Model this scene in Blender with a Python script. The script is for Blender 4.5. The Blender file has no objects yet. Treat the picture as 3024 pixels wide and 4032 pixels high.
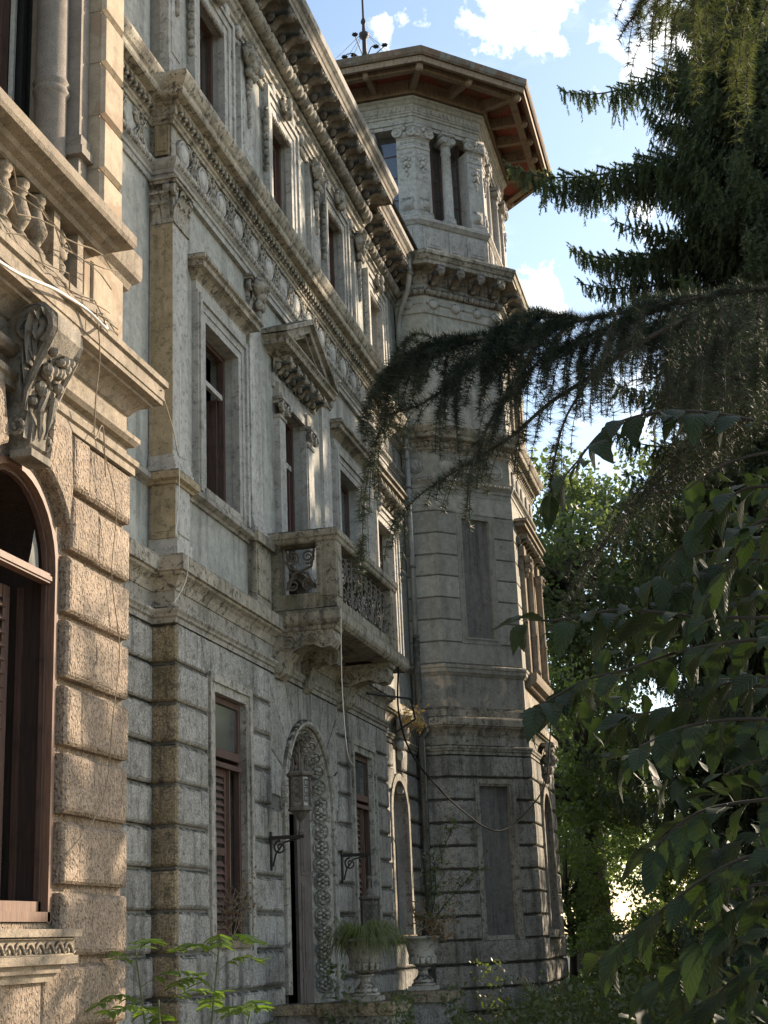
import bpy, math, random
from mathutils import Vector, Matrix, noise
random.seed(11)
R = math.radians
sc = bpy.context.scene
COL = sc.collection
# ------------------------------------------------------------------ camera
cam = bpy.data.objects.new('camera', bpy.data.cameras.new('camera'))
COL.objects.link(cam)
CAMROWS = [[0.969801, 0.24042, -0.04104], [-0.106128, 0.264472, -0.958536], [-0.219597, 0.933945, 0.282]]
r_, d_, f_ = [Vector(a) for a in CAMROWS]
m = Matrix((r_, -d_, -f_)).transposed().to_4x4()
m.translation = (0, 0, 1.6)
cam.matrix_world = m
cam.data.sensor_fit = 'HORIZONTAL'
cam.data.sensor_width = 36.0
cam.data.lens = 36.0 * 5750 / 3024
cam.data.clip_start = 0.05
cam.data.clip_end = 5000
sc.camera = cam
# ------------------------------------------------------------------ sky, sun, exposure
SUN_EL, SUN_AZ = 25.0, 40.0          # azimuth measured from +Y towards +X
sc.view_settings.view_transform = 'Standard'
sc.view_settings.look = 'None'
sc.view_settings.gamma = 1
sc.view_settings.use_curve_mapping = False
sc.view_settings.exposure = 1.55
w = bpy.data.worlds.new('World')
sc.world = w
w.use_nodes = True
nt = w.node_tree
for n in list(nt.nodes):
    nt.nodes.remove(n)
def N(nt, t, **k):
    n = nt.nodes.new(t)
    for a, b in k.items():
        if a.startswith('i_'):
            key = a[2:]
            n.inputs[int(key) if key.isdigit() else key.replace('_', ' ')].default_value = b
        else:
            setattr(n, a, b)
    return n
def L(nt, a, b):
    nt.links.new(a, b)
def math_n(nt, op, a, b=None, clamp=False):
    n = nt.nodes.new('ShaderNodeMath'); n.operation = op; n.use_clamp = clamp
    for i, x in enumerate((a, b)):
        if x is None: continue
        if isinstance(x, (int, float)): n.inputs[i].default_value = x
        else: nt.links.new(x, n.inputs[i])
    return n.outputs[0]
sky = N(nt, 'ShaderNodeTexSky', sky_type='NISHITA', sun_disc=False, sun_elevation=R(SUN_EL),
        sun_rotation=R(SUN_AZ), air_density=1.0, dust_density=1.0, ozone_density=1.5, altitude=150)
tc = N(nt, 'ShaderNodeTexCoord')
sep = N(nt, 'ShaderNodeSeparateXYZ'); L(nt, tc.outputs['Generated'], sep.inputs[0])
zz = math_n(nt, 'MAXIMUM', sep.outputs[2], 0.06)
cx = math_n(nt, 'DIVIDE', sep.outputs[0], zz); cy = math_n(nt, 'DIVIDE', sep.outputs[1], zz)
cmb = N(nt, 'ShaderNodeCombineXYZ'); L(nt, cx, cmb.inputs[0]); L(nt, cy, cmb.inputs[1])
n1 = N(nt, 'ShaderNodeTexNoise', i_Scale=2.6, i_Detail=9.0, i_Roughness=0.62, i_Distortion=0.25)
L(nt, cmb.outputs[0], n1.inputs['Vector'])
n2 = N(nt, 'ShaderNodeTexNoise', i_Scale=18.0, i_Detail=6.0, i_Roughness=0.6, i_Distortion=0.4)
L(nt, tc.outputs['Generated'], n2.inputs['Vector'])
def cam_dir(px, py):
    v = r_ * (px - 1512) / 5750 + d_ * (py - 2016) / 5750 + f_
    return v.normalized()
# the cumulus in view, then larger unseen clouds added to raise the ambient light
clouds = [(cam_dir(2060, 20), 0.046, 1.0), (cam_dir(2170, -20), 0.036, 1.0), (cam_dir(2140, 160), 0.028, .7), (cam_dir(2150, 1110), 0.03, 1.05), (cam_dir(2090, 1150), 0.025, .9),
          (cam_dir(1560, 75), 0.032, .5), (cam_dir(2720, 100), 0.09, .9), (cam_dir(2560, 820), .03, .6), (cam_dir(2440, 800), .03, .5), (cam_dir(2600, 1900), .1, .7)]
rc = random.Random(5)
for i in range(44):
    az = rc.uniform(0, 2 * math.pi); el = rc.uniform(R(8), R(70))
    v = Vector((math.cos(az) * math.cos(el), math.sin(az) * math.cos(el), math.sin(el)))
    if v.dot(f_) > 0.86: continue
    clouds.append((v, rc.uniform(.12, .3), rc.uniform(.8, 1.1)))
tot = None
for v, rad, amp in clouds:
    vm = N(nt, 'ShaderNodeVectorMath', operation='DISTANCE'); L(nt, tc.outputs['Generated'], vm.inputs[0]); vm.inputs[1].default_value = v
    a = math_n(nt, 'DIVIDE', vm.outputs['Value'], rad)
    a = math_n(nt, 'SUBTRACT', 1.25, a)
    a = math_n(nt, 'MULTIPLY', a, amp)
    a = math_n(nt, 'MAXIMUM', a, 0.0)
    tot = a if tot is None else math_n(nt, 'MAXIMUM', tot, a)
n3 = N(nt, 'ShaderNodeTexNoise', i_Scale=55.0, i_Detail=8.0, i_Roughness=0.62, i_Distortion=0.3)
L(nt, tc.outputs['Generated'], n3.inputs['Vector'])
nz = math_n(nt, 'ADD', math_n(nt, 'MULTIPLY', math_n(nt, 'SUBTRACT', n2.outputs['Fac'], 0.5), 2.6), math_n(nt, 'MULTIPLY', math_n(nt, 'SUBTRACT', n3.outputs['Fac'], 0.5), 2.2))
nz = math_n(nt, 'ADD', math_n(nt, 'SUBTRACT', tot, 0.62), math_n(nt, 'MULTIPLY', nz, math_n(nt, 'MINIMUM', math_n(nt, 'MULTIPLY', tot, 2.5), 1.0)))
cl = math_n(nt, 'MULTIPLY', nz, 1.35, True)
wisp = math_n(nt, 'MULTIPLY', math_n(nt, 'SUBTRACT', n1.outputs['Fac'], 0.56), 1.0, True)
cl = math_n(nt, 'MAXIMUM', cl, wisp)
CLOUD = (8.5, 8.4, 8.2, 1)
mix = N(nt, 'ShaderNodeMix', data_type='RGBA'); mix.inputs[7].default_value = CLOUD
L(nt, cl, mix.inputs[0])
tint = N(nt, 'ShaderNodeMix', data_type='RGBA', blend_type='MULTIPLY'); tint.inputs[0].default_value = 1; tint.inputs[7].default_value = (1.0, .95, .86, 1)
L(nt, sky.outputs[0], tint.inputs[6]); L(nt, tint.outputs[2], mix.inputs[6])
bg = N(nt, 'ShaderNodeBackground', i_Strength=0.11)
L(nt, mix.outputs[2], bg.inputs[0])
wo = N(nt, 'ShaderNodeOutputWorld'); L(nt, bg.outputs[0], wo.inputs[0])
sun = bpy.data.objects.new('sun', bpy.data.lights.new('sun', 'SUN'))
COL.objects.link(sun)
sun.data.energy = 3.3
sun.data.angle = R(0.55)
sun.data.color = (1.0, 0.82, 0.62)
sd = Vector((math.sin(R(SUN_AZ)) * math.cos(R(SUN_EL)), math.cos(R(SUN_AZ)) * math.cos(R(SUN_EL)), math.sin(R(SUN_EL))))
sun.rotation_euler = sd.to_track_quat('Z', 'Y').to_euler()
sun.location = (6, 10, 12)
# ------------------------------------------------------------------ materials
def new_mat(name):
    m = bpy.data.materials.new(name); m.use_nodes = True
    nt = m.node_tree
    return m, nt, nt.nodes['Principled BSDF']
def ramp(nt, fac, stops, interp='LINEAR'):
    n = nt.nodes.new('ShaderNodeValToRGB'); n.color_ramp.interpolation = interp
    e = n.color_ramp.elements
    while len(e) < len(stops): e.new(0.5)
    for i, (p, c) in enumerate(stops):
        e[i].position = p; e[i].color = (c, c, c, 1) if isinstance(c, (int, float)) else (*c, 1)
    nt.links.new(fac, n.inputs[0]); return n.outputs[0]
def mixc(nt, fac, a, b, mode='MIX'):
    n = nt.nodes.new('ShaderNodeMix'); n.data_type = 'RGBA'; n.blend_type = mode
    for s, x in ((0, fac), (6, a), (7, b)):
        if isinstance(x, (int, float)): n.inputs[s].default_value = x
        elif isinstance(x, tuple): n.inputs[s].default_value = (*x, 1)
        else: nt.links.new(x, n.inputs[s])
    return n.outputs[2]
def tnoise(nt, vec, scale, detail=4, rough=.55, dist=0, stretch=None):
    n = nt.nodes.new('ShaderNodeTexNoise')
    n.inputs['Scale'].default_value = scale; n.inputs['Detail'].default_value = detail
    n.inputs['Roughness'].default_value = rough; n.inputs['Distortion'].default_value = dist
    if stretch:
        mp = nt.nodes.new('ShaderNodeMapping'); mp.inputs['Scale'].default_value = stretch
        nt.links.new(vec, mp.inputs[0]); vec = mp.outputs[0]
    nt.links.new(vec, n.inputs['Vector']); return n.outputs['Fac']
def stone(name, col, col2, speck=.5, speck_scale=90, bump=.5, bump_scale=60, stain=.5, moss=.3, grime=.7, pits=0, peel=None, rough=.9, veins=0):
    m, nt, bs = new_mat(name)
    g = nt.nodes.new('ShaderNodeNewGeometry'); pos = g.outputs['Position']
    big = tnoise(nt, pos, .9, 5, .6)
    c = mixc(nt, ramp(nt, big, [(.3, 0), (.7, 1)]), col, col2)
    fine = tnoise(nt, pos, speck_scale, 3, .7)
    lo, hi = 1 - speck * .75, 1 + speck * .45
    c = mixc(nt, 1.0, c, ramp(nt, fine, [(.32, lo), (.68, hi)]), 'MULTIPLY')
    oi = nt.nodes.new('ShaderNodeObjectInfo')
    c = mixc(nt, 1.0, c, ramp(nt, oi.outputs['Random'], [(0, .86), (1, 1.1)]), 'MULTIPLY')
    mid = tnoise(nt, pos, 7, 5, .6)
    c = mixc(nt, 1.0, c, ramp(nt, mid, [(.3, .78), (.7, 1.12)]), 'MULTIPLY')
    if peel:
        pn = tnoise(nt, pos, 1.7, 8, .62, .6)
        c = mixc(nt, ramp(nt, pn, [(.53, 0), (.56, 1)]), c, peel)
    if veins:
        vn = nt.nodes.new('ShaderNodeTexVoronoi'); vn.feature = 'DISTANCE_TO_EDGE'; vn.inputs['Scale'].default_value = 9; vn.inputs['Randomness'].default_value = 1
        ds = nt.nodes.new('ShaderNodeVectorMath'); ds.operation = 'ADD'
        nn = nt.nodes.new('ShaderNodeTexNoise'); nn.inputs['Scale'].default_value = 4; nt.links.new(pos, nn.inputs['Vector'])
        sc_ = nt.nodes.new('ShaderNodeVectorMath'); sc_.operation = 'SCALE'; sc_.inputs['Scale'].default_value = .35; nt.links.new(nn.outputs['Color'], sc_.inputs[0])
        nt.links.new(pos, ds.inputs[0]); nt.links.new(sc_.outputs[0], ds.inputs[1]); nt.links.new(ds.outputs[0], vn.inputs['Vector'])
        vm = ramp(nt, vn.outputs['Distance'], [(.0, 1), (.035, 0)])
        vm = math_n(nt, 'MULTIPLY', vm, ramp(nt, tnoise(nt, pos, 6, 4, .6), [(.48, 0), (.6, veins)]))
        c = mixc(nt, vm, c, tuple(x * .35 for x in col))
    st = tnoise(nt, pos, 1.0, 6, .62, .3, (2.6, 2.6, .32))
    c = mixc(nt, math_n(nt, 'MULTIPLY', ramp(nt, st, [(.5, 0), (.68, 1)]), stain), c, (.045, .043, .038))
    st3 = tnoise(nt, pos, 1.0, 4, .7, .15, (11, 11, .55))
    c = mixc(nt, math_n(nt, 'MULTIPLY', math_n(nt, 'MULTIPLY', ramp(nt, st3, [(.52, 0), (.66, 1)]), ramp(nt, big, [(.42, 0), (.6, 1)])), min(.8, stain * 1.1)), c, (.06, .057, .048))
    st2 = tnoise(nt, pos, 1.0, 5, .6, .2, (5.5, 5.5, .45))
    c = mixc(nt, math_n(nt, 'MULTIPLY', ramp(nt, st2, [(.56, 0), (.72, 1)]), stain * .5), c, (.42, .41, .37))
    if moss:
        mo = tnoise(nt, pos, 1.3, 6, .65)
        c = mixc(nt, math_n(nt, 'MULTIPLY', ramp(nt, mo, [(.5, 0), (.66, 1)]), moss), c, (.085, .085, .032))
    sp = nt.nodes.new('ShaderNodeSeparateXYZ'); nt.links.new(g.outputs['Normal'], sp.inputs[0])
    upm = ramp(nt, sp.outputs[2], [(.15, 0), (.6, 1)])
    gn = tnoise(nt, pos, 9, 6, .7)
    gm = math_n(nt, 'MULTIPLY', ramp(nt, gn, [(.38, 0), (.52, min(1, grime))]), upm)
    c = mixc(nt, gm, c, (.035, .036, .026))
    ln = tnoise(nt, pos, 11, 6, .75, .5)
    c = mixc(nt, math_n(nt, 'MULTIPLY', ramp(nt, ln, [(.525, 0), (.60, 1)]), min(.9, grime * .5)), c, (.04, .039, .032))
    nt.links.new(c, bs.inputs['Base Color'])
    bs.inputs['Roughness'].default_value = rough
    bs.inputs['Specular IOR Level'].default_value = .25
    bp = nt.nodes.new('ShaderNodeBump'); bp.inputs['Strength'].default_value = bump; bp.inputs['Distance'].default_value = .02
    bn = tnoise(nt, pos, bump_scale, 3, .6)
    if pits:
        vo = nt.nodes.new('ShaderNodeTexVoronoi'); vo.inputs['Scale'].default_value = pits
        mp = nt.nodes.new('ShaderNodeMapping'); mp.inputs['Scale'].default_value = (1, 1.2, .7)
        ds = nt.nodes.new('ShaderNodeVectorMath'); ds.operation = 'ADD'
        nn = nt.nodes.new('ShaderNodeTexNoise'); nn.inputs['Scale'].default_value = 25; nt.links.new(pos, nn.inputs['Vector'])
        s2 = nt.nodes.new('ShaderNodeVectorMath'); s2.operation = 'SCALE'; s2.inputs['Scale'].default_value = .05; nt.links.new(nn.outputs['Color'], s2.inputs[0])
        nt.links.new(pos, ds.inputs[0]); nt.links.new(s2.outputs[0], ds.inputs[1])
        nt.links.new(ds.outputs[0], mp.inputs[0]); nt.links.new(mp.outputs[0], vo.inputs['Vector'])
        pr = ramp(nt, vo.outputs['Distance'], [(.12, 0), (.5, 1)])
        bn = math_n(nt, 'ADD', math_n(nt, 'MULTIPLY', pr, .9), math_n(nt, 'MULTIPLY', bn, .4))
    nt.links.new(bn, bp.inputs['Height']); nt.links.new(bp.outputs[0], bs.inputs['Normal'])
    return m
def wood(name, col, rough=.65, peel=None):
    m, nt, bs = new_mat(name)
    g = nt.nodes.new('ShaderNodeNewGeometry'); pos = g.outputs['Position']
    a = tnoise(nt, pos, 1, 6, .6, .4, (60, 60, 3))
    c = mixc(nt, 1.0, col, ramp(nt, a, [(.3, .55), (.7, 1.4)]), 'MULTIPLY')
    b = tnoise(nt, pos, 5, 6, .7)
    c = mixc(nt, ramp(nt, b, [(.52, 0), (.66, .7)]), c, peel or tuple(x * .4 for x in col))
    nt.links.new(c, bs.inputs['Base Color']); bs.inputs['Roughness'].default_value = rough
    bp = nt.nodes.new('ShaderNodeBump'); bp.inputs['Strength'].default_value = .3; bp.inputs['Distance'].default_value = .005
    nt.links.new(a, bp.inputs['Height']); nt.links.new(bp.outputs[0], bs.inputs['Normal'])
    return m
def plain(name, col, rough=.6, metal=0, var=.35, scale=12):
    m, nt, bs = new_mat(name)
    g = nt.nodes.new('ShaderNodeNewGeometry')
    a = tnoise(nt, g.outputs['Position'], scale, 6, .65)
    c = mixc(nt, 1.0, col, ramp(nt, a, [(.3, 1 - var), (.7, 1 + var)]), 'MULTIPLY')
    nt.links.new(c, bs.inputs['Base Color']); bs.inputs['Roughness'].default_value = rough; bs.inputs['Metallic'].default_value = metal
    return m
def leafmat(name, col, col2, trans=.35, rough=.5, scale=3.0, back=None, spec=.4, veins=False):
    m, nt, bs = new_mat(name)
    g = nt.nodes.new('ShaderNodeNewGeometry')
    oi = nt.nodes.new('ShaderNodeObjectInfo')
    a = tnoise(nt, g.outputs['Position'], scale, 4, .6)
    a = math_n(nt, 'ADD', math_n(nt, 'MULTIPLY', a, 1.0), math_n(nt, 'MULTIPLY', math_n(nt, 'SUBTRACT', oi.outputs['Random'], .5), .35))
    a = math_n(nt, 'ADD', a, math_n(nt, 'MULTIPLY', math_n(nt, 'SUBTRACT', g.outputs['Random Per Island'], .5), .35))
    c = mixc(nt, ramp(nt, a, [(.3, 0), (.7, 1)]), col, col2)
    if back: c = mixc(nt, g.outputs['Backfacing'], c, back)
    if veins:
        t_ = nt.nodes.new('ShaderNodeTexCoord'); s_ = nt.nodes.new('ShaderNodeSeparateXYZ'); nt.links.new(t_.outputs['Object'], s_.inputs[0])
        ay = math_n(nt, 'ABSOLUTE', s_.outputs[1])
        ph = math_n(nt, 'SUBTRACT', math_n(nt, 'MULTIPLY', s_.outputs[0], 52.0), math_n(nt, 'MULTIPLY', ay, 62.0))
        wv = math_n(nt, 'POWER', math_n(nt, 'ADD', math_n(nt, 'MULTIPLY', math_n(nt, 'SINE', ph), .5), .5), 6.0)
        mid = ramp(nt, ay, [(.0, 1), (.022, 0)])
        vv = math_n(nt, 'MAXIMUM', wv, mid)
        c = mixc(nt, math_n(nt, 'MULTIPLY', vv, .35), c, (.045, .07, .03))
        bp = nt.nodes.new('ShaderNodeBump'); bp.inputs['Strength'].default_value = .6; bp.inputs['Distance'].default_value = .004
        nt.links.new(math_n(nt, 'SUBTRACT', 1.0, vv), bp.inputs['Height']); nt.links.new(bp.outputs[0], bs.inputs['Normal'])
    nt.links.new(c, bs.inputs['Base Color']); bs.inputs['Roughness'].default_value = rough
    bs.inputs['Specular IOR Level'].default_value = spec
    tr = nt.nodes.new('ShaderNodeBsdfTranslucent')
    tcol = mixc(nt, 1.0, c, (1.5, 1.7, .55), 'MULTIPLY'); nt.links.new(tcol, tr.inputs[0])
    mx = nt.nodes.new('ShaderNodeMixShader'); mx.inputs[0].default_value = trans
    nt.links.new(bs.outputs[0], mx.inputs[1]); nt.links.new(tr.outputs[0], mx.inputs[2])
    nt.links.new(mx.outputs[0], nt.nodes['Material Output'].inputs[0])
    return m
def glassmat(name, dirt=.25):
    m, nt, bs = new_mat(name)
    g = nt.nodes.new('ShaderNodeNewGeometry')
    gl = nt.nodes.new('ShaderNodeBsdfGlossy'); gl.inputs['Roughness'].default_value = .08; gl.inputs[0].default_value = (.8, .84, .9, 1)
    tp = nt.nodes.new('ShaderNodeBsdfTransparent'); tp.inputs[0].default_value = (.62, .66, .68, 1)
    fr = nt.nodes.new('ShaderNodeFresnel'); fr.inputs[0].default_value = 1.6
    mx = nt.nodes.new('ShaderNodeMixShader'); nt.links.new(math_n(nt, 'ADD', math_n(nt, 'MULTIPLY', fr.outputs[0], .9), .1), mx.inputs[0])
    nt.links.new(tp.outputs[0], mx.inputs[1]); nt.links.new(gl.outputs[0], mx.inputs[2])
    bs.inputs['Base Color'].default_value = (.25, .25, .23, 1); bs.inputs['Roughness'].default_value = .9
    a = tnoise(nt, g.outputs['Position'], 4, 5, .6)
    m2 = nt.nodes.new('ShaderNodeMixShader'); nt.links.new(ramp(nt, a, [(.35, dirt * .4), (.7, dirt * 1.6)]), m2.inputs[0])
    nt.links.new(mx.outputs[0], m2.inputs[1]); nt.links.new(bs.outputs[0], m2.inputs[2])
    nt.links.new(m2.outputs[0], nt.nodes['Material Output'].inputs[0])
    return m
M = {}
M['rock_wing'] = stone('wing_stone', (.38, .30, .228), (.31, .245, .185), .6, 60, .85, 50, .16, .06, .4, pits=38)  # warmer copy of the rusticated stone, sunlight partly put into the colour
M['trim_sunlit'] = stone('sunlit_trim', (.38, .315, .24), (.31, .26, .20), .45, 110, .35, 70, .22, .12, .8)  # warm copy of the carved stone, sunlight put into wing and tower trim
M['plaster_wing'] = stone('wing_plaster', (.42, .345, .255), (.36, .30, .22), .15, 60, .2, 30, .12, .05, .3, peel=(.31, .235, .165))
M['rock'] = stone('rusticated_stone', (.46, .44, .395), (.40, .385, .345), .65, 42, .8, 40, .8, .18, 1.0)
M['joint'] = stone('joint_mortar', (.22, .21, .185), (.17, .165, .15), .4, 60, .5, 40, .3, .25, .5)
M['trim'] = stone('carved_stone', (.50, .465, .395), (.39, .365, .315), .45, 90, .3, 80, .6, .18, 1.4)
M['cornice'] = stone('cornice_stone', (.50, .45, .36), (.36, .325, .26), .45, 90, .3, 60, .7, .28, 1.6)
M['mossy'] = stone('mossy_warm_stone', (.40, .325, .215), (.29, .235, .15), .9, 42, .6, 40, .65, .45, 1.2)  # real moss; the tan also stands in for bounce on the quoin returns
M['warm_lit'] = stone('warm_lit_tan', (.47, .385, .25), (.38, .305, .19), .3, 90, .25, 60, .45, .35, .9)  # some moss; the tan puts warm light into the camera-facing sides
M['eaves'] = stone('shaded_eaves_stone', (.32, .285, .235), (.24, .21, .17), .35, 90, .3, 60, .6, .1, .9)  # brown-tinted stone, the shade under the eaves put into the colour
M['balcony'] = stone('balcony_stone', (.42, .375, .295), (.28, .25, .185), .5, 70, .4, 50, .75, .5, 1.6)
M['plaster'] = stone('green_plaster', (.50, .50, .45), (.42, .425, .385), .16, 130, .18, 60, .45, .10, .5)
M['pilaster'] = stone('pale_stone', (.55, .535, .49), (.46, .45, .42), .35, 110, .2, 90, .34, .08, .9)
M['tower_plaster'] = stone('tower_plaster', (.44, .43, .375), (.37, .365, .325), .18, 90, .25, 50, .22, .06, .4, veins=.9)
M['tower_smooth'] = stone('tower_render', (.48, .475, .42), (.41, .405, .365), .14, 90, .15, 40, .4, .08, .5)
M['flaking'] = stone('flaking_plaster', (.42, .40, .355), (.33, .32, .285), .3, 60, .6, 20, .45, .12, .6, peel=(.50, .42, .33))
M['panel'] = stone('blind_panel', (.27, .255, .24), (.215, .205, .195), .5, 90, .4, 50, .7, .08, .6)
M['lantern_stone'] = stone('belvedere_stone', (.56, .53, .485), (.47, .45, .415), .3, 120, .25, 70, .2, .03, .7)
M['column'] = stone('column_granite', (.30, .26, .22), (.26, .225, .19), .55, 160, .3, 120, .15, .05, .3)
M['wood'] = wood('brown_wood', (.095, .052, .038))
M['wood_dark'] = wood('shade_dark_wood', (.035, .022, .017))
M['wood_lit'] = wood('sunlit_wood', (.16, .09, .06), .6, (.11, .075, .055))  # lighter copy of the brown wood, sunlight put into the colour
M['wood_door'] = wood('door_wood', (.17, .135, .115))
M['roof_wood'] = wood('eaves_wood', (.27, .195, .13), .8)
M['roof_red'] = stone('red_soffit', (.40, .115, .075), (.29, .095, .065), .3, 40, .2, 30, .3, 0, 0, peel=(.20, .12, .08))
M['rust'] = stone('rusty_gutter', (.25, .14, .085), (.19, .16, .12), .4, 30, .2, 20, .3, .15, .6, peel=(.22, .20, .165))
M['zinc'] = stone('gutter_metal', (.26, .245, .215), (.15, .145, .125), .4, 30, .2, 20, .8, .3, 1.5, rough=.7)
M['pipe'] = plain('downpipe_paint', (.31, .31, .29), .55, 0, .3, 5)
M['iron'] = plain('wrought_iron', (.13, .115, .095), .7, .3, .4, 20)
M['iron_dark'] = plain('dark_iron', (.035, .033, .03), .6, .4, .4, 20)
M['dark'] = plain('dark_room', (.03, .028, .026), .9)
M['glass'] = glassmat('window_glass', .22)
M['lampglass'] = glassmat('lantern_glass', .75)
M['white'] = plain('white_paint', (.55, .53, .48), .6, 0, .2, 20)
M['cable_white'] = plain('white_cable', (.7, .66, .6), .5, 0, .1)
M['cable_dark'] = plain('black_cable', (.012, .012, .012), .95, 0, .1)
M['cable_dry'] = plain('dry_vine', (.26, .21, .15), .9, 0, .3, 30)
M['bounce_gravel'] = stone('bounce_gravel', (.37, .33, .26), (.31, .28, .22), .6, 60, .6, 50, .1, .12, .2)
M['earth'] = stone('earth', (.06, .05, .035), (.05, .055, .03), .5, 20, .6, 12, .1, .4, .2)
M['bark'] = stone('bark', (.075, .06, .048), (.055, .045, .037), .5, 40, 1.0, 18, .2, .15, .2)
M['twig'] = plain('twig_bark', (.03, .026, .02), .95)
M['stem_green'] = plain('green_stem', (.10, .12, .05), .7)
M['spruce'] = leafmat('spruce_needles', (.085, .108, .08), (.12, .145, .10), .4, .6, 2.0, spec=.2)
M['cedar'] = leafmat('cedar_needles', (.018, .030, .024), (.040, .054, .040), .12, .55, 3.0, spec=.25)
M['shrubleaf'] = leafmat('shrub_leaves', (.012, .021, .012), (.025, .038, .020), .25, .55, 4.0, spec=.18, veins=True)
M['cedar_lit'] = leafmat('sunlit_cedar_needles', (.07, .08, .048), (.105, .11, .065), .3, .6, 3.0, spec=.2)  # lighter copy of the cedar needles, sunlight put into the colour
M['oak'] = leafmat('tree_leaves', (.10, .12, .08), (.135, .155, .095), .55, .5, .6, spec=.3)
M['lime'] = leafmat('bush_leaves', (.092, .115, .057), (.122, .146, .07), .55, .5, 1.0, spec=.3)
M['sapling'] = leafmat('sapling_leaves', (.085, .135, .035), (.13, .185, .05), .45, .45, 6.0, spec=.4)
M['ivy'] = leafmat('ivy_leaves', (.085, .11, .055), (.13, .15, .075), .4, .45, 6.0, spec=.4)
M['grass'] = leafmat('grass_blades', (.10, .125, .045), (.17, .165, .08), .3, .6, 8.0, spec=.2)
M['dry'] = leafmat('dry_leaves', (.17, .10, .055), (.22, .16, .08), .25, .8, 8.0, spec=.1)
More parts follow.
